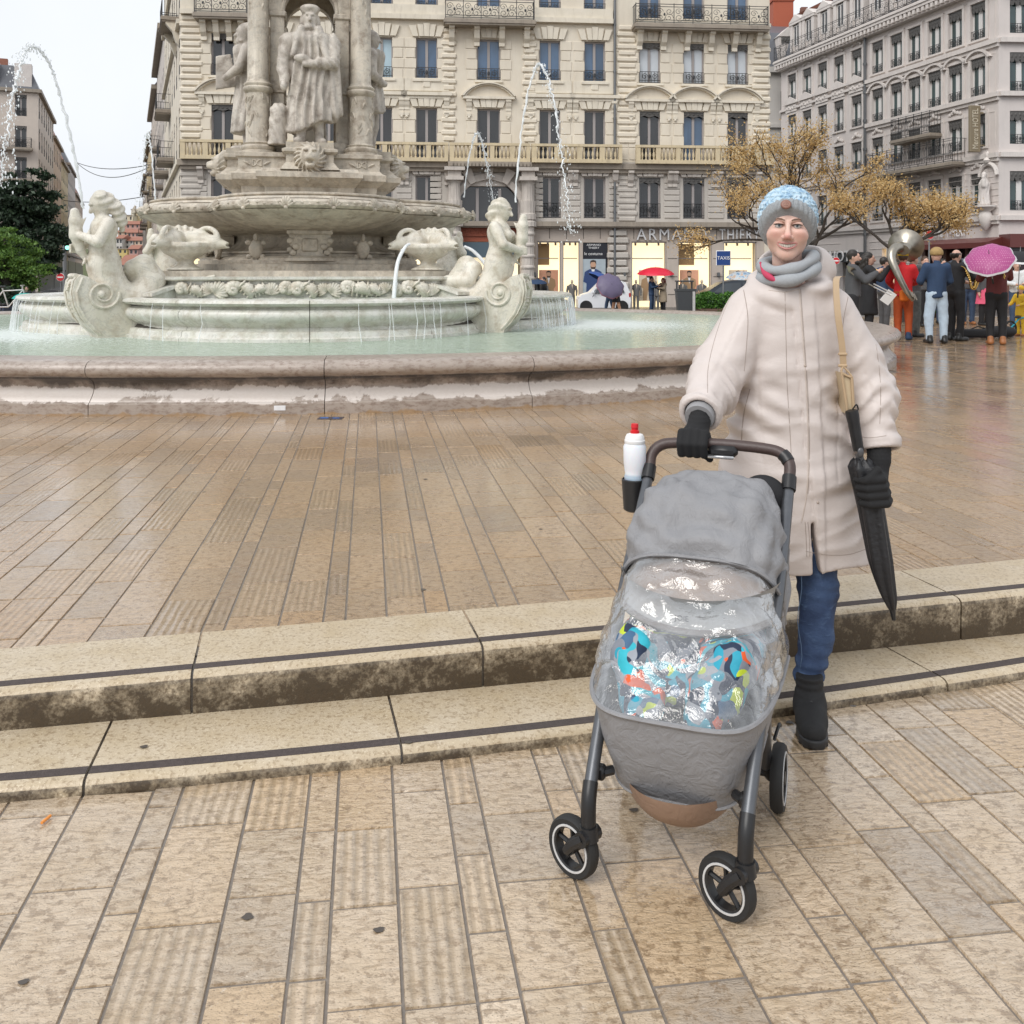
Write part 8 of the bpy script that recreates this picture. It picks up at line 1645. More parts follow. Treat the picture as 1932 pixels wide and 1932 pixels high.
# handle
HB_ = smooth_path([(-.214, .765, .865), (-.212, .785, .905), (-.185, .80, .933), (-.13, .805, .943), (0, .808, .947), (.13, .805, .943), (.185, .80, .933), (.212, .785, .905), (.214, .765, .865)], 7)
m = MB(); m.tube(HB_, .0175, 12); S(m, 'handlebar', M_leath)
m = MB(); m.box((.012, .79, .928), (.092, .032, .036), bev=.012); bb = S(m, 'fold_button', M_bplas); m = MB(); m.box((.008, .775, .913), (.082, .02, .010), bev=.003); S(m, 'fold_lever', M_chrome, bb)
m = MB(); m.tube([HB_[-14], HB_[-12], HB_[-9]], .0205, 10); S(m, 'handle_ring', M_bplas)
# storage pocket behind the hood, cup holder
sdf_obj('rear_pocket', lambda p: smin(ell(p, (.14, .74, .80), (.075, .05, .075)), cap_(p, (.19, .74, .78), (.205, .72, .60), .022, .014), .03), (0, .6, .5), (.3, .86, .92), .009, M_blk, ST, False)
m = MB(); m.lathe([(.030, .725), (.036, .73), (.042, .825), (.039, .828), (.034, .74)], (-.262, .76, 0), 20); m.box((-.228, .76, .80), (.03, .03, .05), bev=.006); S(m, 'cup_holder', M_bplas)
# water bottle standing in the holder
bw = (Matrix.Translation(SO) @ rotz(SR)) @ Vector((-.262, .76, .745)); bt = thing('water_bottle', 'translucent white sports bottle with red cap standing in the stroller cup holder', 'bottle', bw, -.05)
def botmat():
    t = NT('bottle_plastic'); z = t.sep(t.obj())[2]; c = t.ramp(z, [(.0, (.35, .45, .58)), (.094, (.42, .52, .62)), (.10, (.74, .76, .80)), (1, (.78, .79, .81))]); return t.out(c, .35, None, 0, .5, Subsurface_Weight=.15)
m = MB(); m.lathe([(.004, 0), (.026, 0), (.029, .006), (.029, .05), (.0335, .085), (.0335, .09), (.031, .10), (.0335, .115), (.036, .14), (.0365, .185), (.031, .196)], (0, 0, 0), 28); m.build('bottle_body', botmat(), bt, True, 50, False); m = MB(); m.lathe([(.0315, .195), (.033, .197), (.033, .206), (.031, .208), (.031, .214), (.026, .224), (.014, .228)], (0, 0, 0), 24); m.build('bottle_lid', M_wht, bt, True, 40, False); m = MB(); m.lathe([(.014, .226), (.0145, .236), (.011, .238), (.011, .245), (.0125, .247), (.011, .258), (.003, .259)], (0, 0, 0), 16); m.build('red_cap', plain('cap_red', (.60, .012, .02), .35), bt, True, 40, False); m = MB(); m.box((.022, -.0225, .045), (.014, .002, .03), M=rotz(.7)); m.build('bottle_label', M_bplas, bt, world=False)
# child lying under the cover
def romper():
    t = NT('printed_romper'); p = t.obj(); n = t.noise(p, 7, 2, out='Color'); v = t.voro(t.mix(.25, p, n), 30, out='Color'); r_ = t.sep(v)[0]
    c = t.ramp(r_, [(0, (.012, .025, .06)), (.22, (.02, .30, .42)), (.42, (.20, .22, .26)), (.56, (.30, .32, .36)), (.68, (.03, .42, .52)), (.78, (.70, .10, .02)), (.86, (.50, .62, .03)), (.93, (.05, .12, .22))], 'CONSTANT'); return t.out(c, .7, t.bump(t.noise(p, 40, 3), .3, .01))
KID = thing('person', 'small child lying in the stroller in a romper printed teal, navy, orange and lime', 'child', (Matrix.Translation(SO) @ rotz(SR)) @ Vector((0, .35, .36)), SR)
kx = lambda p: p + np.array([0, .35, .36])
def kid(p):
    p = kx(p); d = chain(p, [(0, .50, .50), (0, .36, .425)], [.085, .088]); 
    for s in (-1, 1):
        d = smin(d, chain(p, [(s * .06, .34, .43), (s * .115, .20, .495), (s * .085, .13, .41), (s * .07, .09, .40)], [.062, .052, .042, .036]), .02); d = smin(d, chain(p, [(s * .09, .48, .55), (s * .145, .38, .46), (s * .135, .28, .49)], [.042, .037, .03]), .02)
        d = smin(d, ell(p, (s * .137, .25, .495), (.026, .028, .022)), .012)
        for i in range(4): d = smin(d, chain(p, [(s * (.120 + .012 * i), .235, .50), (s * (.120 + .012 * i), .212, .495), (s * (.121 + .011 * i), .205, .48)], [.0075, .0068, .006]), .004)
        d = smin(d, chain(p, [(s * .115, .25, .505), (s * .10, .225, .51)], [.008, .0065]), .004)
    d = smin(d, cap_(p, (0, .53, .56), (0, .56, .61), .04), .03); q = p - np.array([0, .57, .68]); return smin(d, head(q * 1.35, (0, 0, 0), 1, False) / 1.35, .02)
sdf_obj('body', kid, (-.22, -.42, -.12), (.22, .34, .48), .0085, plain('child_skin', (.62, .38, .30), .5, var=.06), KID, False)
def kromp(p):
    p = kx(p); d = smin(smin(ell(p, (0, .44, .475), (.125, .13, .105)), ell(p, (0, .33, .435), (.11, .085, .085)), .05), ell(p, (0, .24, .425), (.11, .09, .055)), .03)
    for s in (-1, 1): d = smin(d, chain(p, [(s * .065, .33, .435), (s * .12, .20, .50), (s * .088, .13, .42), (s * .075, .10, .405)], [.075, .066, .058, .052]), .03); d = smin(d, chain(p, [(s * .10, .48, .55), (s * .155, .38, .47), (s * .142, .29, .488)], [.056, .05, .042]), .03)
    return d + .009 * fbm(p, 42, 3, 2)
sdf_obj('romper', kromp, (-.26, -.32, -.1), (.26, .26, .26), .0085, romper(), KID, False)
# ================================================================== THE WOMAN
def coatmat():
    t = NT('beige_coat'); p = t.pos(); n = t.noise(p, 4, 4, .6); w = t.noise(t.mapv(p, sc=(1, 1, 1.3)), 9, 4, .62, 1.2); w2 = t.noise(t.mapv(p, sc=(1, 1, 1.7)), 26, 3, .6, 1.5); f = t.noise(p, 900, 2)
    return t.out(t.mix(n, (.545, .485, .455), (.625, .56, .53)), .44, t.bump(f, .1, .001, t.bump(w2, .08, .008, t.bump(w, .10, .03))), spec=.35)
M_coat = coatmat()
def denim():
    t = NT('blue_denim'); p = t.pos(); n = t.noise(p, 8, 4); z = t.noise(t.mapv(p, sc=(1, 1, 2.5)), 16, 4, .6, 1.0); f = t.wave(t.mapv(p, rot=(0, .6, 0)), 420, 2)
    c = t.mix(t.ramp(n, [(.35, 0), (.7, 1)]), (.014, .032, .085), (.045, .085, .18)); return t.out(t.mix(t.ramp(z, [(.55, 0), (.75, .5)]), c, (.10, .17, .30)), .75, t.bump(f, .15, .002, t.bump(z, .4, .012)))
M_denim = denim(); M_glove = plain('black_knit', (.010, .010, .011), .85, var=.3, sc=200, bump=.6, bd=.002); M_sole = plain('rubber_sole', (.02, .02, .021), .5); M_shoeu = plain('shoe_knit', (.014, .014, .015), .75, var=.4, sc=160, bump=.4, bd=.002)
M_tanl = plain('tan_strap', (.47, .34, .21), .5, var=.08); M_gait = plain('grey_gaiter', (.34, .36, .38), .85, var=.12, sc=120, bump=.3, bd=.002); M_gpk = plain('pink_gaiter', (.52, .34, .35), .85, var=.2, sc=60); M_crim = plain('crimson_gaiter', (.50, .05, .11), .8)
WG = low_z(.95)
WM = thing('person', 'smiling woman in long beige hooded coat and knitted hat, holding the stroller handle', 'woman', (.98, 3.3, WG))
HCn = np.array([.957, 3.285, 1.452]); HA = R(-15)
Hm = Matrix.Translation(Vector(HCn)) @ rotz(HA) @ Matrix.Rotation(R(2.5), 4, 'Y')
Hi = np.array(Hm.inverted())
def hl_(p): return p @ Hi[:3, :3].T + Hi[:3, 3]
# ---- head
def face(p):
    d = ell(p, (0, .012, .022), (.076, .096, .108)); d = smin(d, ell(p, (0, -.018, -.045), (.061, .070, .062)), .03); d = smin(d, ell(p, (0, -.062, -.090), (.027, .024, .021)), .025)
    for s in (-1, 1):
        d = smin(d, ell(p, (s * .040, -.060, -.024), (.028, .026, .024)), .022); d = smax(d, -ell(p, (s * .0300, -.100, .0095), (.0185, .0125, .0085)), .006)
        d = smin(d, cap_(p, (s * .014, -.089, .026), (s * .036, -.082, .029), .0075, .005), .012); d = smin(d, ell(p, (s * .0115, -.098, -.033), (.0085, .010, .0075)), .006)
        d = smax(d, -cap_(p, (s * .027, -.093, -.032), (s * .041, -.079, -.062), .0022), .004); d = smin(d, ell(p, (s * .078, .006, -.005), (.010, .018, .028)), .008)
        d = smin(d, ell(p, (s * .034, -.074, -.014), (.022, .018, .012)), .014)
    d = smin(d, chain(p, [(0, -.088, .020), (0, -.100, -.008), (0, -.112, -.027)], [.0085, .0085, .0115]), .009)
    for s in (-1, 1): d = smax(d, -ell(p, (s * .0065, -.106, -.0395), (.0035, .004, .003)), .002)
    zm = -.0625 + 9.5 * p[:, 0] ** 2; mouth = smax(np.abs(p[:, 2] - zm - .001) - .0090 * np.sqrt(np.clip(1 - (p[:, 0] / .0335) ** 2, .0, 1)), np.abs(p[:, 0]) - .033, .003); d = smax(d, -smax(mouth, -(p[:, 1] + .066), .004), .003)
    return d
def wbody(p):                                            # head, neck, torso, legs, arms and hands as one body under the clothes
    q = hl_(p); d = face(q); d = smin(d, cap_(p, (.975, 3.33, 1.20), (.965, 3.31, 1.36), .052), .02)
    d = smin(d, chain(p, [(.98, 3.34, 1.14), (.98, 3.34, .9), (.985, 3.34, .55)], [.12, .11, .13]), .05); d = smin(d, cap_(p, (.85, 3.34, 1.16), (1.11, 3.34, 1.16), .06), .05)
    for a in LEGS: d = smin(d, chain(p, a, [.07, .05, .034]), .03)
    for a in ARMS: d = smin(d, chain(p, a, [.05, .042, .028, .026]), .02)
    return d
LEGS = [[(1.05, 3.33, .50), (1.058, 3.27, .21), (.985, 3.15, -.08)], [(.90, 3.34, .50), (.88, 3.32, .20), (.86, 3.40, -.06)]]
BARP = Vector((.577, 2.993, .757))                     # where the hand holds the bar
ARMS = [[(.82, 3.33, 1.17), (.700, 3.25, .93), (.606, 3.06, .835), (.592, 3.02, .80)], [(1.15, 3.33, 1.17), (1.245, 3.32, .90), (1.245, 3.22, .70), (1.238, 3.20, .655)]]
v, q_ = sculpt(wbody, (.56, 2.90, -.12), (1.36, 3.56, 1.58), .0125)
fv, fq = sculpt(lambda p: face(p), (-.10, -.13, -.125), (.10, .12, .14), .0024)
# the head replaces the coarse one: cut coarse body above the neck and join fine head, one mesh
vl = hl_(v); keep = ~((vl[:, 2] > -.125) & (np.abs(vl[:, 0]) < .11) & (np.abs(vl[:, 1]) < .14)); fk = keep[q_].all(1); A_ = np.array(Hm)
nk, nf = sculpt(lambda p: smax(cap_(hl_(p), (.006, .03, -.16), (0, .012, -.02), .050), -np.maximum(0, hl_(p)[:, 2] + .06) - .0 if False else -1e3 + p[:, 2] * 0, .001), (.85, 3.2, 1.22), (1.08, 3.42, 1.45), .006)
V_ = np.concatenate([v, fv @ A_[:3, :3].T + A_[:3, 3], nk]); F_ = np.concatenate([q_[fk], fq + len(v), nf + len(v) + len(fv)])
me = np_mesh('body', V_, F_); lc = hl_(V_); col = np.tile(np.array([.69, .465, .385, 1]), (len(V_), 1))
def blush(c, r, target, k): 
    w_ = np.exp(-(((lc - np.array(c)) / np.array(r)) ** 2).sum(1))[:, None] * k; col[:, :3] = col[:, :3] * (1 - w_) + np.array(target) * w_
for s in (-1, 1): blush((s * .042, -.075, -.022), (.022, .03, .018), (.62, .27, .22), .6); blush((s * .03, -.09, .003), (.016, .02, .006), (.48, .27, .22), .5)
blush((0, -.112, -.030), (.012, .02, .012), (.66, .24, .21), .75); blush((0, -.08, -.09), (.02, .03, .014), (.64, .36, .29), .4)
at = me.attributes.new('tint', 'FLOAT_COLOR', 'POINT'); at.data.foreach_set('color', col.astype(np.float32).ravel())
t_ = NT('woman_skin'); M_wskin = t_.out(t_.attr('tint'), .45, t_.bump(t_.noise(t_.obj(), 400, 2), .06, .001), 0, .4, Subsurface_Weight=.06); t_.b.inputs['Subsurface Radius'].default_value = (.01, .004, .002)
WB_ = link_mesh('body', me, M_wskin, WM)
def HBu(mb, name, mat, parent=None, smooth=True): return mb.xf(Hm).build(name, mat, parent or WB_, smooth, 50)
M_eyew = plain('eye_white', (.50, .48, .47), .2, var=.02); M_iris = plain('iris_grey', (.10, .15, .17), .15); M_lash = plain('lash_brown', (.05, .03, .022), .6); M_lip = plain('lips', (.52, .22, .205), .35, var=.08); M_teeth = plain('teeth', (.70, .66, .58), .25, var=.03); M_mouth = plain('mouth_dark', (.05, .012, .012), .6)
for s in (-1, 1):
    m = MB(); m.ball((s * .030, -.0795, .0085), .0125, 16, 10); e = HBu(m, 'eye', M_eyew); m = MB(); m.ball((s * .0295 + .0005, -.0893, .0083), (.0056, .0032, .0056), 12, 8); HBu(m, 'iris', M_iris, e); m = MB(); m.ball((s * .0295 + .0005, -.0919, .0083), (.0025, .0012, .0025), 8, 6); HBu(m, 'pupil', M_bplas, e)
    up = [(s * (.030 + .0175 * math.cos(a)), -.0925 + .006 * abs(math.cos(a)) ** 2, .0085 + .0044 * math.sin(a)) for a in np.linspace(PI * .96, PI * .04, 10)]; lo_ = [(s * (.030 + .0175 * math.cos(a)), -.0915 + .006 * abs(math.cos(a)) ** 2, .0080 - .0034 * math.sin(a)) for a in np.linspace(PI * .96, PI * .04, 10)]
    m = MB(); m.tube(up, [.0009 + .0013 * math.sin(PI * i / 9) for i in range(10)], 6); HBu(m, 'eyelash', M_lash)
    m = MB(); m.rings([up, [(x, y - .001, z + .004) for x, y, z in up], [(x * .99, y + .006, z + .010) for x, y, z in up]], False, False); HBu(m, 'eyelid', plain('eyelid_skin', (.63, .41, .335), .5, var=.05))
    m = MB(); m.tube([(s * .011, -.0985, .0262), (s * .022, -.0965, .0305), (s * .034, -.0915, .0318), (s * .043, -.0845, .0285)], [.0017, .0024, .0020, .0008], 6); HBu(m, 'eyebrow', plain('brow_brown', (.20, .125, .09), .8))
def lipc(x, dz): return -.0625 + 9.5 * x * x + dz
m = MB(); xs_ = np.linspace(-.0335, .0335, 15); yy_ = lambda x: -.0925 + 12 * x * x
m.tube([(x, yy_(x) - .001, lipc(x, .0095 * math.sqrt(max(0, 1 - (x / .034) ** 2)) + .001 - (.0008 if abs(x) < .004 else 0))) for x in xs_], [.0006 + .0019 * math.sqrt(max(0, 1 - (x / .034) ** 2)) for x in xs_], 8); HBu(m, 'upper_lip', M_lip)
m = MB(); m.tube([(x, yy_(x) - .0005, lipc(x, -.0088 * math.sqrt(max(0, 1 - (x / .034) ** 2)) + .001)) for x in xs_], [.0006 + .0028 * math.sqrt(max(0, 1 - (x / .034) ** 2)) for x in xs_], 8); HBu(m, 'lower_lip', M_lip)
for i in range(10):
    x = -.0243 + .0054 * i; hw = .0023 if abs(x) > .006 else .0025; m = MB(); m.box((x, -.0885 + 13 * x * x, lipc(x, .0018)), (hw * 2.05, .004, .0125 - abs(x) * .16), bev=.001); HBu(m, 'tooth', M_teeth)
m = MB(); m.prism([(x, yy_(x) + .014) for x in xs_] + [(x, yy_(x) + .022) for x in xs_[::-1]], lambda p, k: (p[0], p[1], lipc(p[0], (-.011, .010)[k]))); HBu(m, 'mouth', M_mouth)
# ---- knitted hat
def hatcut(p): return np.maximum(.066 - 1.45 * (p[:, 1] + .098) - .5 * np.abs(p[:, 0]) * 0, -.105) + 2.2 * np.clip(np.abs(p[:, 0]) - .06, 0, 1) * 0
def hat(p, part):
    a = np.arctan2(p[:, 0], -p[:, 1] + .02); zc = hatcut(p); h_ = p[:, 2] - zc; d = ell(p, (0, .018, .040), (.1015, .116, .114))
    if part == 0: rib = .0042 * np.abs(np.sin(a * 21)) + .0008 * np.sin(h_ * 900); d = d - .0055 * np.clip(1 - ((h_ - .022) / .045) ** 2, 0, 1) - rib; return smax(smax(d, zc - p[:, 2], .006), h_ - .058 - .004 * np.sin(a * 27), .008)
    kn = .0045 * np.sin(a * 17 + 2.5 * np.sin(p[:, 2] * 150)) * np.sin(p[:, 2] * 150 + 1.5 * np.sin(a * 17)); return smax(d - kn + .001, zc + .04 - p[:, 2], .004)
M_hatg = plain('grey_wool', (.31, .33, .345), .95, var=.30, sc=130, bump=.8, bd=.003)
def hatblue():
    t = NT('blue_wool'); p = t.obj(); z = t.sep(p)[2]; n = t.noise(p, 42, 4, .7); c = t.ramp(n, [(.30, (.15, .26, .42)), (.45, (.30, .45, .58)), (.58, (.52, .66, .74)), (.72, (.40, .42, .52))]); return t.out(c, .95, t.bump(t.noise(p, 160, 3), .8, .003))
sdf_obj('hat_cuff', lambda p: hat(p, 0), (-.125, -.13, -.13), (.125, .15, .17), .0027, M_hatg, WM, True, Hm); HT = sdf_obj('hat_crown', lambda p: hat(p, 1), (-.125, -.13, -.1), (.125, .15, .175), .003, hatblue(), WM, True, Hm)
m = MB(); Mb_ = Matrix.Translation((-.010, -.1075, .079)) @ Matrix.Rotation(R(72), 4, 'X') @ rotz(0); m.lathe([(.0005, .003), (.014, .003), (.0165, .002), (.0178, 0), (.0178, -.004)], (0, 0, 0), 24, Mb_ @ Matrix.Diagonal((1.0, .92, 1, 1))); bd = HBu(m, 'leather_badge', plain('badge_leather', (.24, .115, .085), .5), HT)
m = MB(); m.tube([Mb_ @ Vector((.0115 * math.cos(a), .0105 * math.sin(a), .003)) for a in np.linspace(0, 2 * PI, 20)], .0006, 5); m.tube([Mb_ @ Vector((-.008, -.003, .0035)), Mb_ @ Vector((.008, -.003, .0035))], .0009, 5); m.tube([Mb_ @ Vector((-.003, -.001, .0035)), Mb_ @ Vector((0, .005, .0035)), Mb_ @ Vector((.003, -.001, .0035))], .0007, 5); HBu(m, 'badge_print', plain('badge_print', (.42, .25, .19), .5), bd)
# ---- coat
CZ = [.27, .476, .624, .772, .92, 1.069, 1.16, 1.23]; CW = [.250, .248, .236, .210, .188, .180, .185, .15]; CC = [1.0, .985, .98, .984, .982, .978, .978, .978]; CDp = [.165, .165, .160, .150, .140, .138, .128, .10]
def ridge2(p, seed):
    o = np.zeros(len(p)); r = np.random.RandomState(seed)
    for k in range(14):
        d = r.randn(3) * np.array([.7, .7, 1.3]); d /= np.linalg.norm(d); f = r.uniform(12, 34); q = p @ d * f + r.rand() * 6.28 + 1.8 * np.sin(p @ r.randn(3) * 5 + r.rand() * 6); o += (np.abs((q / PI) % 2 - 1) - .5) / f
    return o
def coat(p):
    x, y, z = p[:, 0], p[:, 1], p[:, 2]; cx = np.interp(z, CZ, CC); w = np.interp(z, CZ, CW); dp = np.interp(z, CZ, CDp); u = (x - cx) / w; vv = (y - 3.345) / dp
    r = np.sqrt(u ** 2 + vv ** 2); d = (r - 1) * np.minimum(w, dp) * .92
    fr = np.clip(-vv, 0, 1)
    wr = .010 * fbm(p * np.array([1.0, 1, 1.5]), 10, 21, 3) + .008 * (np.abs(fbm(p * np.array([.7, .7, 1.7]), 15, 8, 2)) - .4); wr += .010 * np.exp(-((z - .80) / .12) ** 2) * np.sin(z * 75 + 9 * u) * np.abs(u); wr += .05 * ridge2(p * np.array([.8, .8, 1.25]), 3) * np.clip(.35 + np.abs(u), 0, 1); d = d + wr * np.clip((1.2 - z) * 4, 0, 1)
    pa = np.interp(z, [.27, .7, 1.2], [1.035, .992, .955]); pb = np.interp(z, [.27, .7, 1.2], [1.055, 1.055, 1.035])
    plk = np.clip((x - pa) / .004, 0, 1) * np.clip((pb - x) / .004, 0, 1) * (y < 3.3); d = d - .006 * plk
    seam = np.minimum(np.abs(x - np.interp(z, [.55, .9, 1.1, 1.22], [.86, .845, .84, .87])), np.abs(x - np.interp(z, [.55, .9, 1.1, 1.22], [1.10, 1.125, 1.13, 1.10]))) ; d = d + .003 * np.exp(-(seam / .004) ** 2) * (z > .58) * (y < 3.32) * (vv < -.2)
    d = d + .004 * np.exp(-((x - pa) / .0035) ** 2) * (y < 3.3)
    slit = smax(np.abs(x - (1.008 + .10 * (.48 - z))) - .006 - .05 * np.clip(.42 - z, 0, 1), z - .46, .01); d = smax(d, -np.maximum(slit, y - 3.25), .006)
    d = smax(d, .287 + .01 * np.sin(x * 18) + .06 * (x < 1.0) * np.clip((1.0 - x) * .15, 0, .05) - z, .008); d = smax(d, z - 1.245, .05)
    d = smin(d, cap_(p, (.865, 3.345, 1.185), (1.10, 3.345, 1.190), .066), .06)
    # sleeves
    for k, (pts, rs, axis) in enumerate((([(.838, 3.335, 1.155), (.742, 3.285, .99), (.690, 3.24, .915), (.612, 3.07, .845)], [.088, .091, .090, .070], 0), ([(1.125, 3.335, 1.155), (1.212, 3.325, .99), (1.243, 3.305, .90), (1.252, 3.235, .705)], [.088, .089, .086, .078], 1))):
        s = chain(p, pts, rs, .02); a = np.array(pts[0]); b = np.array(pts[-1]); tt = (p - a) @ (b - a) / ((b - a) @ (b - a)); wv = np.clip((tt - .25) * 3, .15, 1) * np.clip((1.0 - tt) * 9, .06, 1)
        s = s + wv * (.0065 * np.sin(tt * 46 + 3.0 * np.sin(x * 30 + y * 22)) * np.abs(np.sin(x * 23 + y * 27 + tt * 9)) + .009 * fbm(p * np.array([1, 1, 1.5]), 17, 31 + k, 3)); s = s + .09 * wv * ridge2(p, 5 + k); s = s + .003 * np.exp(-((x - (a[0] + (b[0] - a[0]) * tt + (-.012 if k == 0 else .02)) ) / .003) ** 2) * (y < 3.3) * (tt > .02)
        n = (np.array(pts[-1]) - np.array(pts[-2])); n /= np.linalg.norm(n); cut = (p - np.array(pts[-1])) @ n - .012; s = smax(s, cut, .012); s = smax(s, -np.maximum(cap_(p, np.array(pts[-1]) - n * .015, np.array(pts[-1]) + n * .1, rs[-1] - .020), 0 * x - 1), .004)
        s = s - .004 * np.exp(-((cut + .035) / .012) ** 4); d = smin(d, s, .022)
    # collar and hood
    pitch = p - np.array([.978, 3.335, 1.240]); q = np.stack([pitch[:, 0], pitch[:, 1] * .94 + pitch[:, 2] * .34, pitch[:, 2] * .94 - pitch[:, 1] * .34], 1); rr = np.sqrt((q[:, 0] / 1.18) ** 2 + q[:, 1] ** 2); col = np.sqrt((rr - .092) ** 2 + (q[:, 2] * .70) ** 2) - .034 + .007 * np.sin(q[:, 2] * 70 + 2.2 * np.arctan2(q[:, 0], -q[:, 1])) + .006 * fbm(p, 28, 44, 2); d = smin(d, col, .022)
    hood = smax(ell(p, (1.03, 3.43, 1.31), (.145, .115, .105)), -ell(p, (.99, 3.37, 1.36), (.105, .105, .085)), .014) + .006 * fbm(p, 24, 61, 2); d = smin(d, hood, .02)
    d = smax(d, -cap_(p, (.972, 3.325, 1.24), (.965, 3.30, 1.42), .060, .072), .01); return d
CO = sdf_obj('coat', coat, (.50, 2.98, .24), (1.38, 3.60, 1.46), .0068, M_coat, WM, True, pad=2.0)
m = MB()
from mathutils.bvhtree import BVHTree
_bv = BVHTree.FromPolygons([v_.co[:] for v_ in CO.data.vertices], [tuple(p_.vertices) for p_ in CO.data.polygons])
def on_coat(x, y):
    o_ = Vector((0, 0, CAMZ)); d_ = (P(x, y, 3) - o_).normalized(); h_ = _bv.ray_cast(o_, d_); return h_[0]
for (x, y) in ((1533, 1018), (1543, 948), (1519, 690)):
    c = on_coat(x, y)
    if c: m.ball(c, (.005, .004, .005), 10, 6)
M_seam = plain('coat_seam', (.33, .27, .235), .7); M_edge = plain('coat_edge', (.52, .45, .40), .5)
for pts, r_, mt in (([(1390, 539), (1369, 581), (1349, 638), (1336, 695), (1335, 741)], .0011, M_seam), ([(1403, 547), (1411, 599), (1408, 656), (1404, 700)], .0013, M_seam), ([(1481, 552), (1483, 640), (1485, 721), (1490, 806), (1494, 880)], .0011, M_seam), ([(1508, 545), (1515, 643), (1522, 747), (1525, 855), (1522, 932), (1512, 985)], .0024, M_edge), ([(1510.5, 545), (1517.5, 643), (1524.5, 747), (1527.5, 855), (1524.5, 932)], .0011, M_seam), ([(1415, 734), (1403, 783), (1399, 830)], .0016, M_seam), ([(1629, 556), (1649, 630), (1661, 721), (1660, 800)], .0011, M_seam), ([(1600, 560), (1590, 620), (1596, 690), (1604, 760)], .0013, M_seam), ([(1450, 547), (1480, 551), (1508, 545)], .0016, M_edge), ([(1520, 1040), (1560, 1047), (1600, 1046), (1634, 1036)], .0011, M_seam), ([(1519, 985), (1521, 1015), (1522, 1050)], .0010, M_seam), ([(1524, 985), (1527, 1015), (1528, 1050)], .0010, M_seam), ([(1316, 768), (1335, 783), (1349, 792)], .0012, M_seam), ([(1616, 822), (1640, 826), (1672, 822)], .0012, M_seam)):
    w_ = [on_coat(q_.x, q_.y) for q_ in smooth_path([Vector((a_, b_, 0)) for a_, b_ in pts], 9)]; w_ = [q_ for q_ in w_ if q_]; w_ = [q_ for j, q_ in enumerate(w_) if j == 0 or (q_ - w_[j - 1]).length < .05]
    if len(w_) > 3: MB().tube(w_, r_, 5).build('seam', mt, CO, True)
HB2 = m.build('snap_buttons', plain('snap_beige', (.40, .33, .28), .35), CO, True); stuff(HB2)
# ---- snood
for i, (pts, r0, mt, nm) in enumerate((([(-.078, .03, -.010), (-.066, -.06, -.022), (-.012, -.092, -.018), (.048, -.066, .006), (.086, .01, .030), (.05, .09, .03), (-.04, .085, .01)], .0225, M_gait, 'snood'), ([(-.080, .02, -.048), (-.062, -.062, -.056), (-.005, -.098, -.050), (.056, -.066, -.026), (.092, .01, -.002), (.05, .09, 0), (-.04, .085, -.02)], .024, M_gait, 'snood_fold'), ([(-.090, .0, .004), (-.090, -.045, -.028), (-.066, -.078, -.052), (-.035, -.096, -.064)], .011, M_crim, 'snood_lining'))):
    w_ = smooth_path([Vector((.964, 3.305, 1.332)) + Vector(a) * 1.06 for a in pts] + ([Vector((.964, 3.305, 1.332)) + Vector(pts[0]) * 1.06] if i < 2 else []), 8); m = MB(); rg = random.Random(i); m.tube(w_, [r0 * (.88 + .16 * math.sin(j * .5 + i)) * (1 if i < 2 else max(.35, math.sin(PI * (j + 1) / (len(w_) + 1)))) for j in range(len(w_))], 14); m.build(nm, mt, WM, True, 80)
# ---- jeans, shoes
for i, lg in enumerate(LEGS):
    def jn(p, lg=lg): 
        z = p[:, 2]; d = chain(p, [(lg[0][0], lg[0][1], .60), lg[0], lg[1], (lg[2][0] * .5 + lg[1][0] * .5 + .012, lg[2][1] * .5 + lg[1][1] * .5, (lg[1][2] + lg[2][2]) / 2), (lg[2][0], lg[2][1], lg[2][2] + .02)], [.105, .090, .066, .056, .046], .02); wr = np.exp(-((z + .03) / .07) ** 2) + .5 * np.exp(-((z - .22) / .06) ** 2)
        return smax(d + wr * .005 * np.sin(z * 150 + 18 * p[:, 0]) + .003 * fbm(p, 30, 3, 2), -.065 - z, .006)
    a = np.array(lg); sdf_obj('trouser_leg', jn, a.min(0) - .14, a.max(0) + np.array([.14, .14, .2]), .008, M_denim, WM)
m = MB(); m.tube([P(1509 + 4 * math.sin(i), 1070 + i * 21, 3.195 - .006 * i) for i in range(10)], .0012, 4); m.build('jeans_seam', plain('seam_blue', (.10, .16, .26), .8), WM, True)
SHOE_T = [((.945, 2.955), (.992, 3.165), WG), ((.80, 3.21), (.865, 3.43), low_z(.85) + .042)]
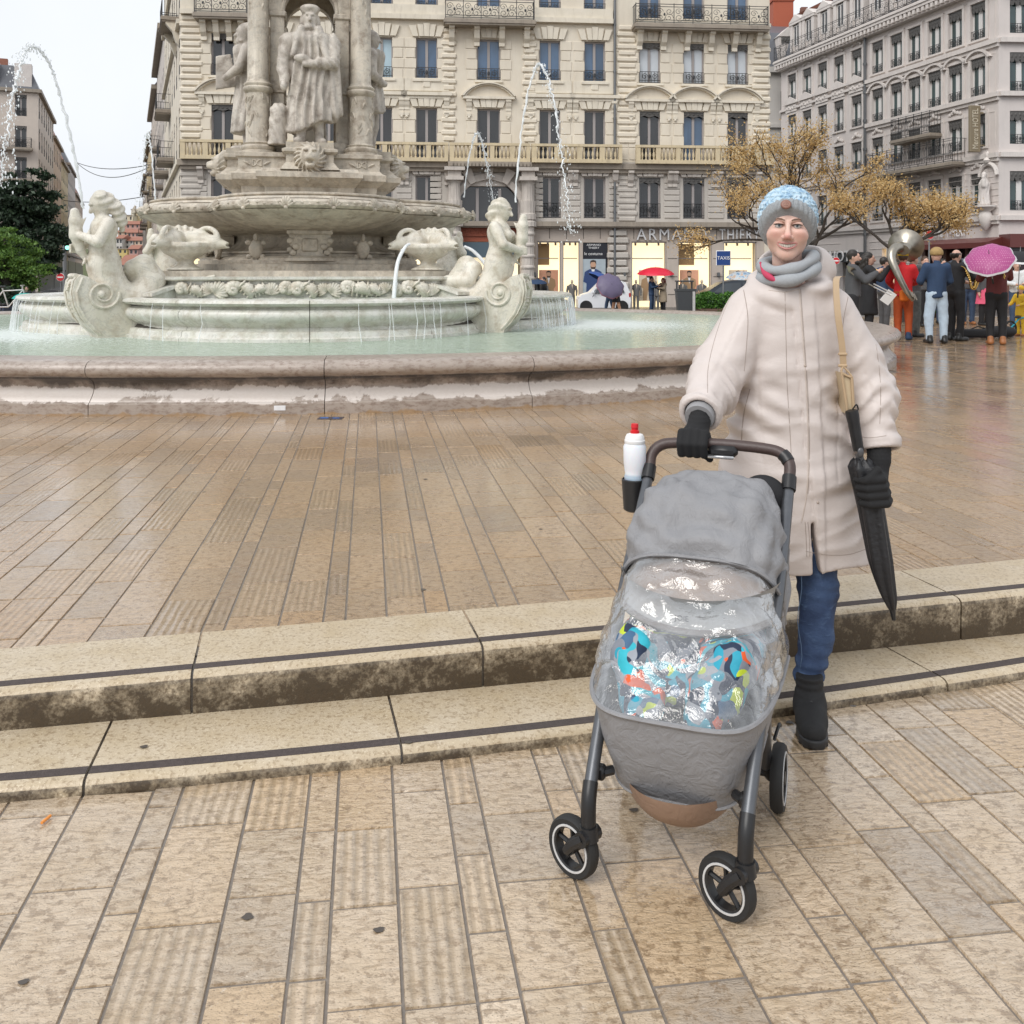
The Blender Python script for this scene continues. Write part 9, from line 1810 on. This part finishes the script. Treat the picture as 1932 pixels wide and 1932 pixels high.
for i, (toe, heel, gz) in enumerate(SHOE_T):
    T = np.array([*toe, gz]); H_ = np.array([*heel, gz]); dr = (H_ - T) / np.linalg.norm(H_ - T); sd = np.array([-dr[1], dr[0], 0]); L_ = np.linalg.norm(H_ - T)
    def loc(p): q = p - T; return np.stack([q @ sd, q @ dr, q[:, 2]], 1)
    def sole(p):
        q = loc(p); w = np.interp(q[:, 1], [0, .03, .08, .14, L_], [.030, .044, .049, .042, .038]); d = smax(np.abs(q[:, 0]) - w, np.abs(q[:, 1] - L_ / 2) - L_ / 2 - .012, .03); return smax(d, np.abs(q[:, 2] - .016 - .02 * np.clip(.04 - q[:, 1], 0, 1)) - .015, .005) - .0015 * np.sin(q[:, 1] * 260) * (q[:, 2] < .012)
    def upper(p):
        q = loc(p); d = chain(q, [(0, .035, .040), (0, .09, .052), (0, .15, .070), (0, L_ - .035, .060)], [.040, .044, .044, .040], .03); d = smin(d, chain(q, [(0, L_ - .052, .06), (0, L_ - .045, .155)], [.042, .044], .02), .03); d = d + .0018 * np.sin(q[:, 2] * 260) * (q[:, 2] > .105); return smax(smax(d, .020 - q[:, 2], .004), q[:, 2] - .165, .006)
    lo = np.minimum(T, H_) - .07; hi = np.maximum(T, H_) + np.array([.07, .07, .20]); lo[2] = gz - .012; so = sdf_obj('shoe_sole', sole, lo, hi, .005, M_sole, WM); up_ = sdf_obj('shoe', upper, lo, hi, .005, M_shoeu, WM)
    m = MB(); Mx = lambda x, y, z: Vector(T + sd * x + dr * y + np.array([0, 0, z]))
    for j in range(5): y = .085 + .018 * j; z = .094 + .011 * j; m.tube([Mx(-.024, y, z - .014), Mx(0, y - .004, z + .003), Mx(.024, y + .004, z - .014)], .0024, 6)
    m.tube([Mx(-.026, .16, .125), Mx(0, .15, .142), Mx(.026, .16, .125)], .003, 6); m.build('laces', plain('lace_grey', (.05, .05, .052), .7), up_, True)
# ---- gloved hands
LATv = np.array([.932, -.364, 0]); BKv = np.array([.3665, .930, 0])
def lhand(p):
    b = np.array(BARP); wr = np.array([.600, 3.035, .815]); k0 = b + np.array([0, -.012, .030]) + BKv * .0
    d = chain(p, [wr, b + BKv * .030 + np.array([0, 0, .035])], [.032, .036]); d = smin(d, ell(p, b + BKv * .012 + np.array([0, 0, .028]), (.047, .036, .024)), .02)
    for i in range(4):
        o = LATv * (-.036 + .0235 * i); kn = b + o + np.array([0, 0, .036]) - BKv * .012 + np.array([0, 0, .004 * (1 - abs(i - 1.3) / 2)]); m1 = b + o - BKv * (.036 + .002 * (i == 1)) + np.array([0, 0, .006]); m2 = b + o - BKv * .026 + np.array([0, 0, -.026]); e = b + o + BKv * .006 + np.array([0, 0, -.034]); d = smin(d, chain(p, [kn, m1, m2, e], [.0145, .0135, .0125, .0105]), .006)
    d = smin(d, chain(p, [b + LATv * .030 + BKv * .02 + np.array([0, 0, .022]), b + LATv * .052 + BKv * .006 + np.array([0, 0, -.006]), b + LATv * .050 - BKv * .006 + np.array([0, 0, -.042])], [.017, .0145, .011]), .01); d = smin(d, chain(p, [wr, np.array([.610, 3.06, .838])], [.034, .037]) + .0012 * np.sin(p[:, 2] * 500), .01); return np.maximum(d, -(cap_(p, b - LATv * .2, b + LATv * .2, .0172)))
sdf_obj('glove', lhand, (.49, 2.90, .68), (.70, 3.12, .90), .004, M_glove, WM)
UP = [P(1607, 775, 3.165), P(1620, 850, 3.16), P(1642, 950, 3.15), P(1666, 1080, 3.13), P(1683, 1150, 3.12), P(1686.5, 1170, 3.118)]
def rhand(p):
    c = np.array(UP[2]); up = np.array((UP[1] - UP[3]).normalized()); g = c + up * .055; wr = np.array([1.243, 3.20, .668]); out = np.array([1, .05, .0]); 
    d = chain(p, [wr, g + np.array([.045, .03, .03]), g + np.array([.042, .02, -.04])], [.035, .036, .034])
    for i in range(4):
        o = -up * (-.035 + .026 * i); d = smin(d, chain(p, [g + o + np.array([.062, .0, 0]), g + o + np.array([.038, -.050, 0]), g + o + np.array([-.014, -.050, -.004]), g + o + np.array([-.036, -.022, -.006])], [.0155, .0145, .0135, .011]), .006)
    d = smin(d, chain(p, [g + np.array([.05, .03, .02]), g + np.array([.02, -.035, .062]), g + np.array([-.012, -.048, .040])], [.018, .0155, .012]), .01); return smin(d, chain(p, [wr, wr + np.array([.004, .012, .030])], [.037, .040]) + .0012 * np.sin(p[:, 2] * 500), .01)
sdf_obj('glove', rhand, (1.08, 3.05, .42), (1.36, 3.30, .74), .0045, M_glove, WM)
for c, n, r in (((.609, 3.06, .838), (np.array([.609, 3.06, .838]) - np.array([.69, 3.24, .915])), .046),):
    n = Vector(n).normalized(); m = MB(); m.tube([Vector(c) - n * .01, Vector(c) + n * .018], [r + .004, r], 20); m.build('inner_cuff', plain('grey_cuff', (.28, .28, .29), .8), WM, True)
m = MB(); m.tube([Vector((1.250, 3.225, .70)), Vector((1.243, 3.205, .668))], [.034, .032], 16); m.build('wrist', M_wskin, WM, True); at = bpy.data.objects['wrist'].data.attributes.new('tint', 'FLOAT_COLOR', 'POINT'); at.data.foreach_set('color', np.tile(np.array([.62, .36, .30, 1], np.float32), len(bpy.data.objects['wrist'].data.vertices)))
# ---- closed umbrella hanging from the hand
um = thing('umbrella', 'closed black umbrella hanging point down in the gloved hand of the woman', 'umbrella', UP[2]); w_ = smooth_path(UP[:2], 6); m = MB(); m.tube([UP[0] - (UP[1] - UP[0]) * .03] + w_, [.012] + [.0215, .022] + [.020 - .0006 * i for i in range(len(w_) - 2)], 14); m.build('handle', M_bplas, um, True); m = MB(); m.tube(smooth_path([UP[0] + Vector((0, 0, .0)), UP[0] + Vector((.012, -.01, .022)), UP[0] + Vector((.022, 0, .004))], 5), .0025, 6); m.build('wrist_loop', M_blk, um, True)
m = MB(); m.tube([UP[1] - Vector((0, 0, .01)), UP[1].lerp(UP[2], .25)], [.013, .012], 12); m.ball(UP[1] + Vector((0, -.018, -.004)), (.011, .005, .017), 10, 6); m.build('release_collar', plain('collar_grey', (.10, .10, .105), .35, .4), um, True)
w_ = smooth_path([UP[1].lerp(UP[2], .18), UP[2], UP[3], UP[4]], 16); n_ = len(w_); rs = []
for i, c in enumerate(w_):
    t_ = i / (n_ - 1); r = float(np.interp(t_, [0, .08, .3, .6, .85, 1], [.022, .042, .040, .036, .022, .010])); rs.append([c + Vector(((r * (1 + .16 * math.sin(5 * a + 3 * t_) + .06 * math.sin(13 * a))) * math.cos(a), (r * (1 + .16 * math.sin(5 * a + 3 * t_))) * math.sin(a), .008 * math.sin(8 * a) * (t_ < .06))) for a in [2 * PI * j / 40 for j in range(40)]])
MB().rings(rs).build('folded_canopy', plain('umbrella_nylon', (.013, .013, .015), .5, var=.2, bump=.3, sc=25, bd=.01), um, True, 70); m = MB(); m.tube([UP[4] - Vector((0, 0, -.01)), UP[5]], [.011, .006], 10); m.build('tip', M_bplas, um, True)
# ---- shoulder bag
bg = thing('shoulder_bag', 'tan leather bag hanging from a long strap on the shoulder of the woman', 'bag', P(1600, 740, 3.2)); m = MB()
w_ = smooth_path([P(1590, 522, 3.36), P(1581, 522, 3.28), P(1577, 535, 3.235), P(1580, 590, 3.195), P(1588, 650, 3.19), P(1591, 690, 3.195)], 8); rs = []
for i, c in enumerate(w_): rs.append([c + Vector((-.0105, 0, 0)), c + Vector((.0105, 0, 0)), c + Vector((.0105, -.004, 0)), c + Vector((-.0105, -.004, 0))])
m.rings(rs); m.build('strap', M_tanl, bg); m = MB(); 
for y in (668, 690): m.box(P(1590, y, 3.19), (.030, .012, .010), bev=.003)
m.build('strap_loops', M_tanl, bg); m = MB(); A0 = [P(1588, 703, 3.19), P(1607, 711, 3.19), P(1611, 780, 3.19), P(1600, 782, 3.19)]
m.prism(A0, lambda p, k: (p[0], p[1] + (0, .26)[k], p[2])); m.build('bag_body', plain('bag_leather', (.55, .44, .29), .5, var=.06), bg); m = MB(); m.tube(smooth_path([P(1591, 690, 3.188), P(1588, 703, 3.185), P(1607, 711, 3.185), P(1592, 692, 3.188)], 4), .004, 6); m.tube([P(1588, 703, 3.186), P(1600, 782, 3.186)], .005, 6); m.tube([P(1607, 711, 3.186), P(1611, 780, 3.186)], .005, 6); m.build('bag_edging', M_tanl, bg, True)
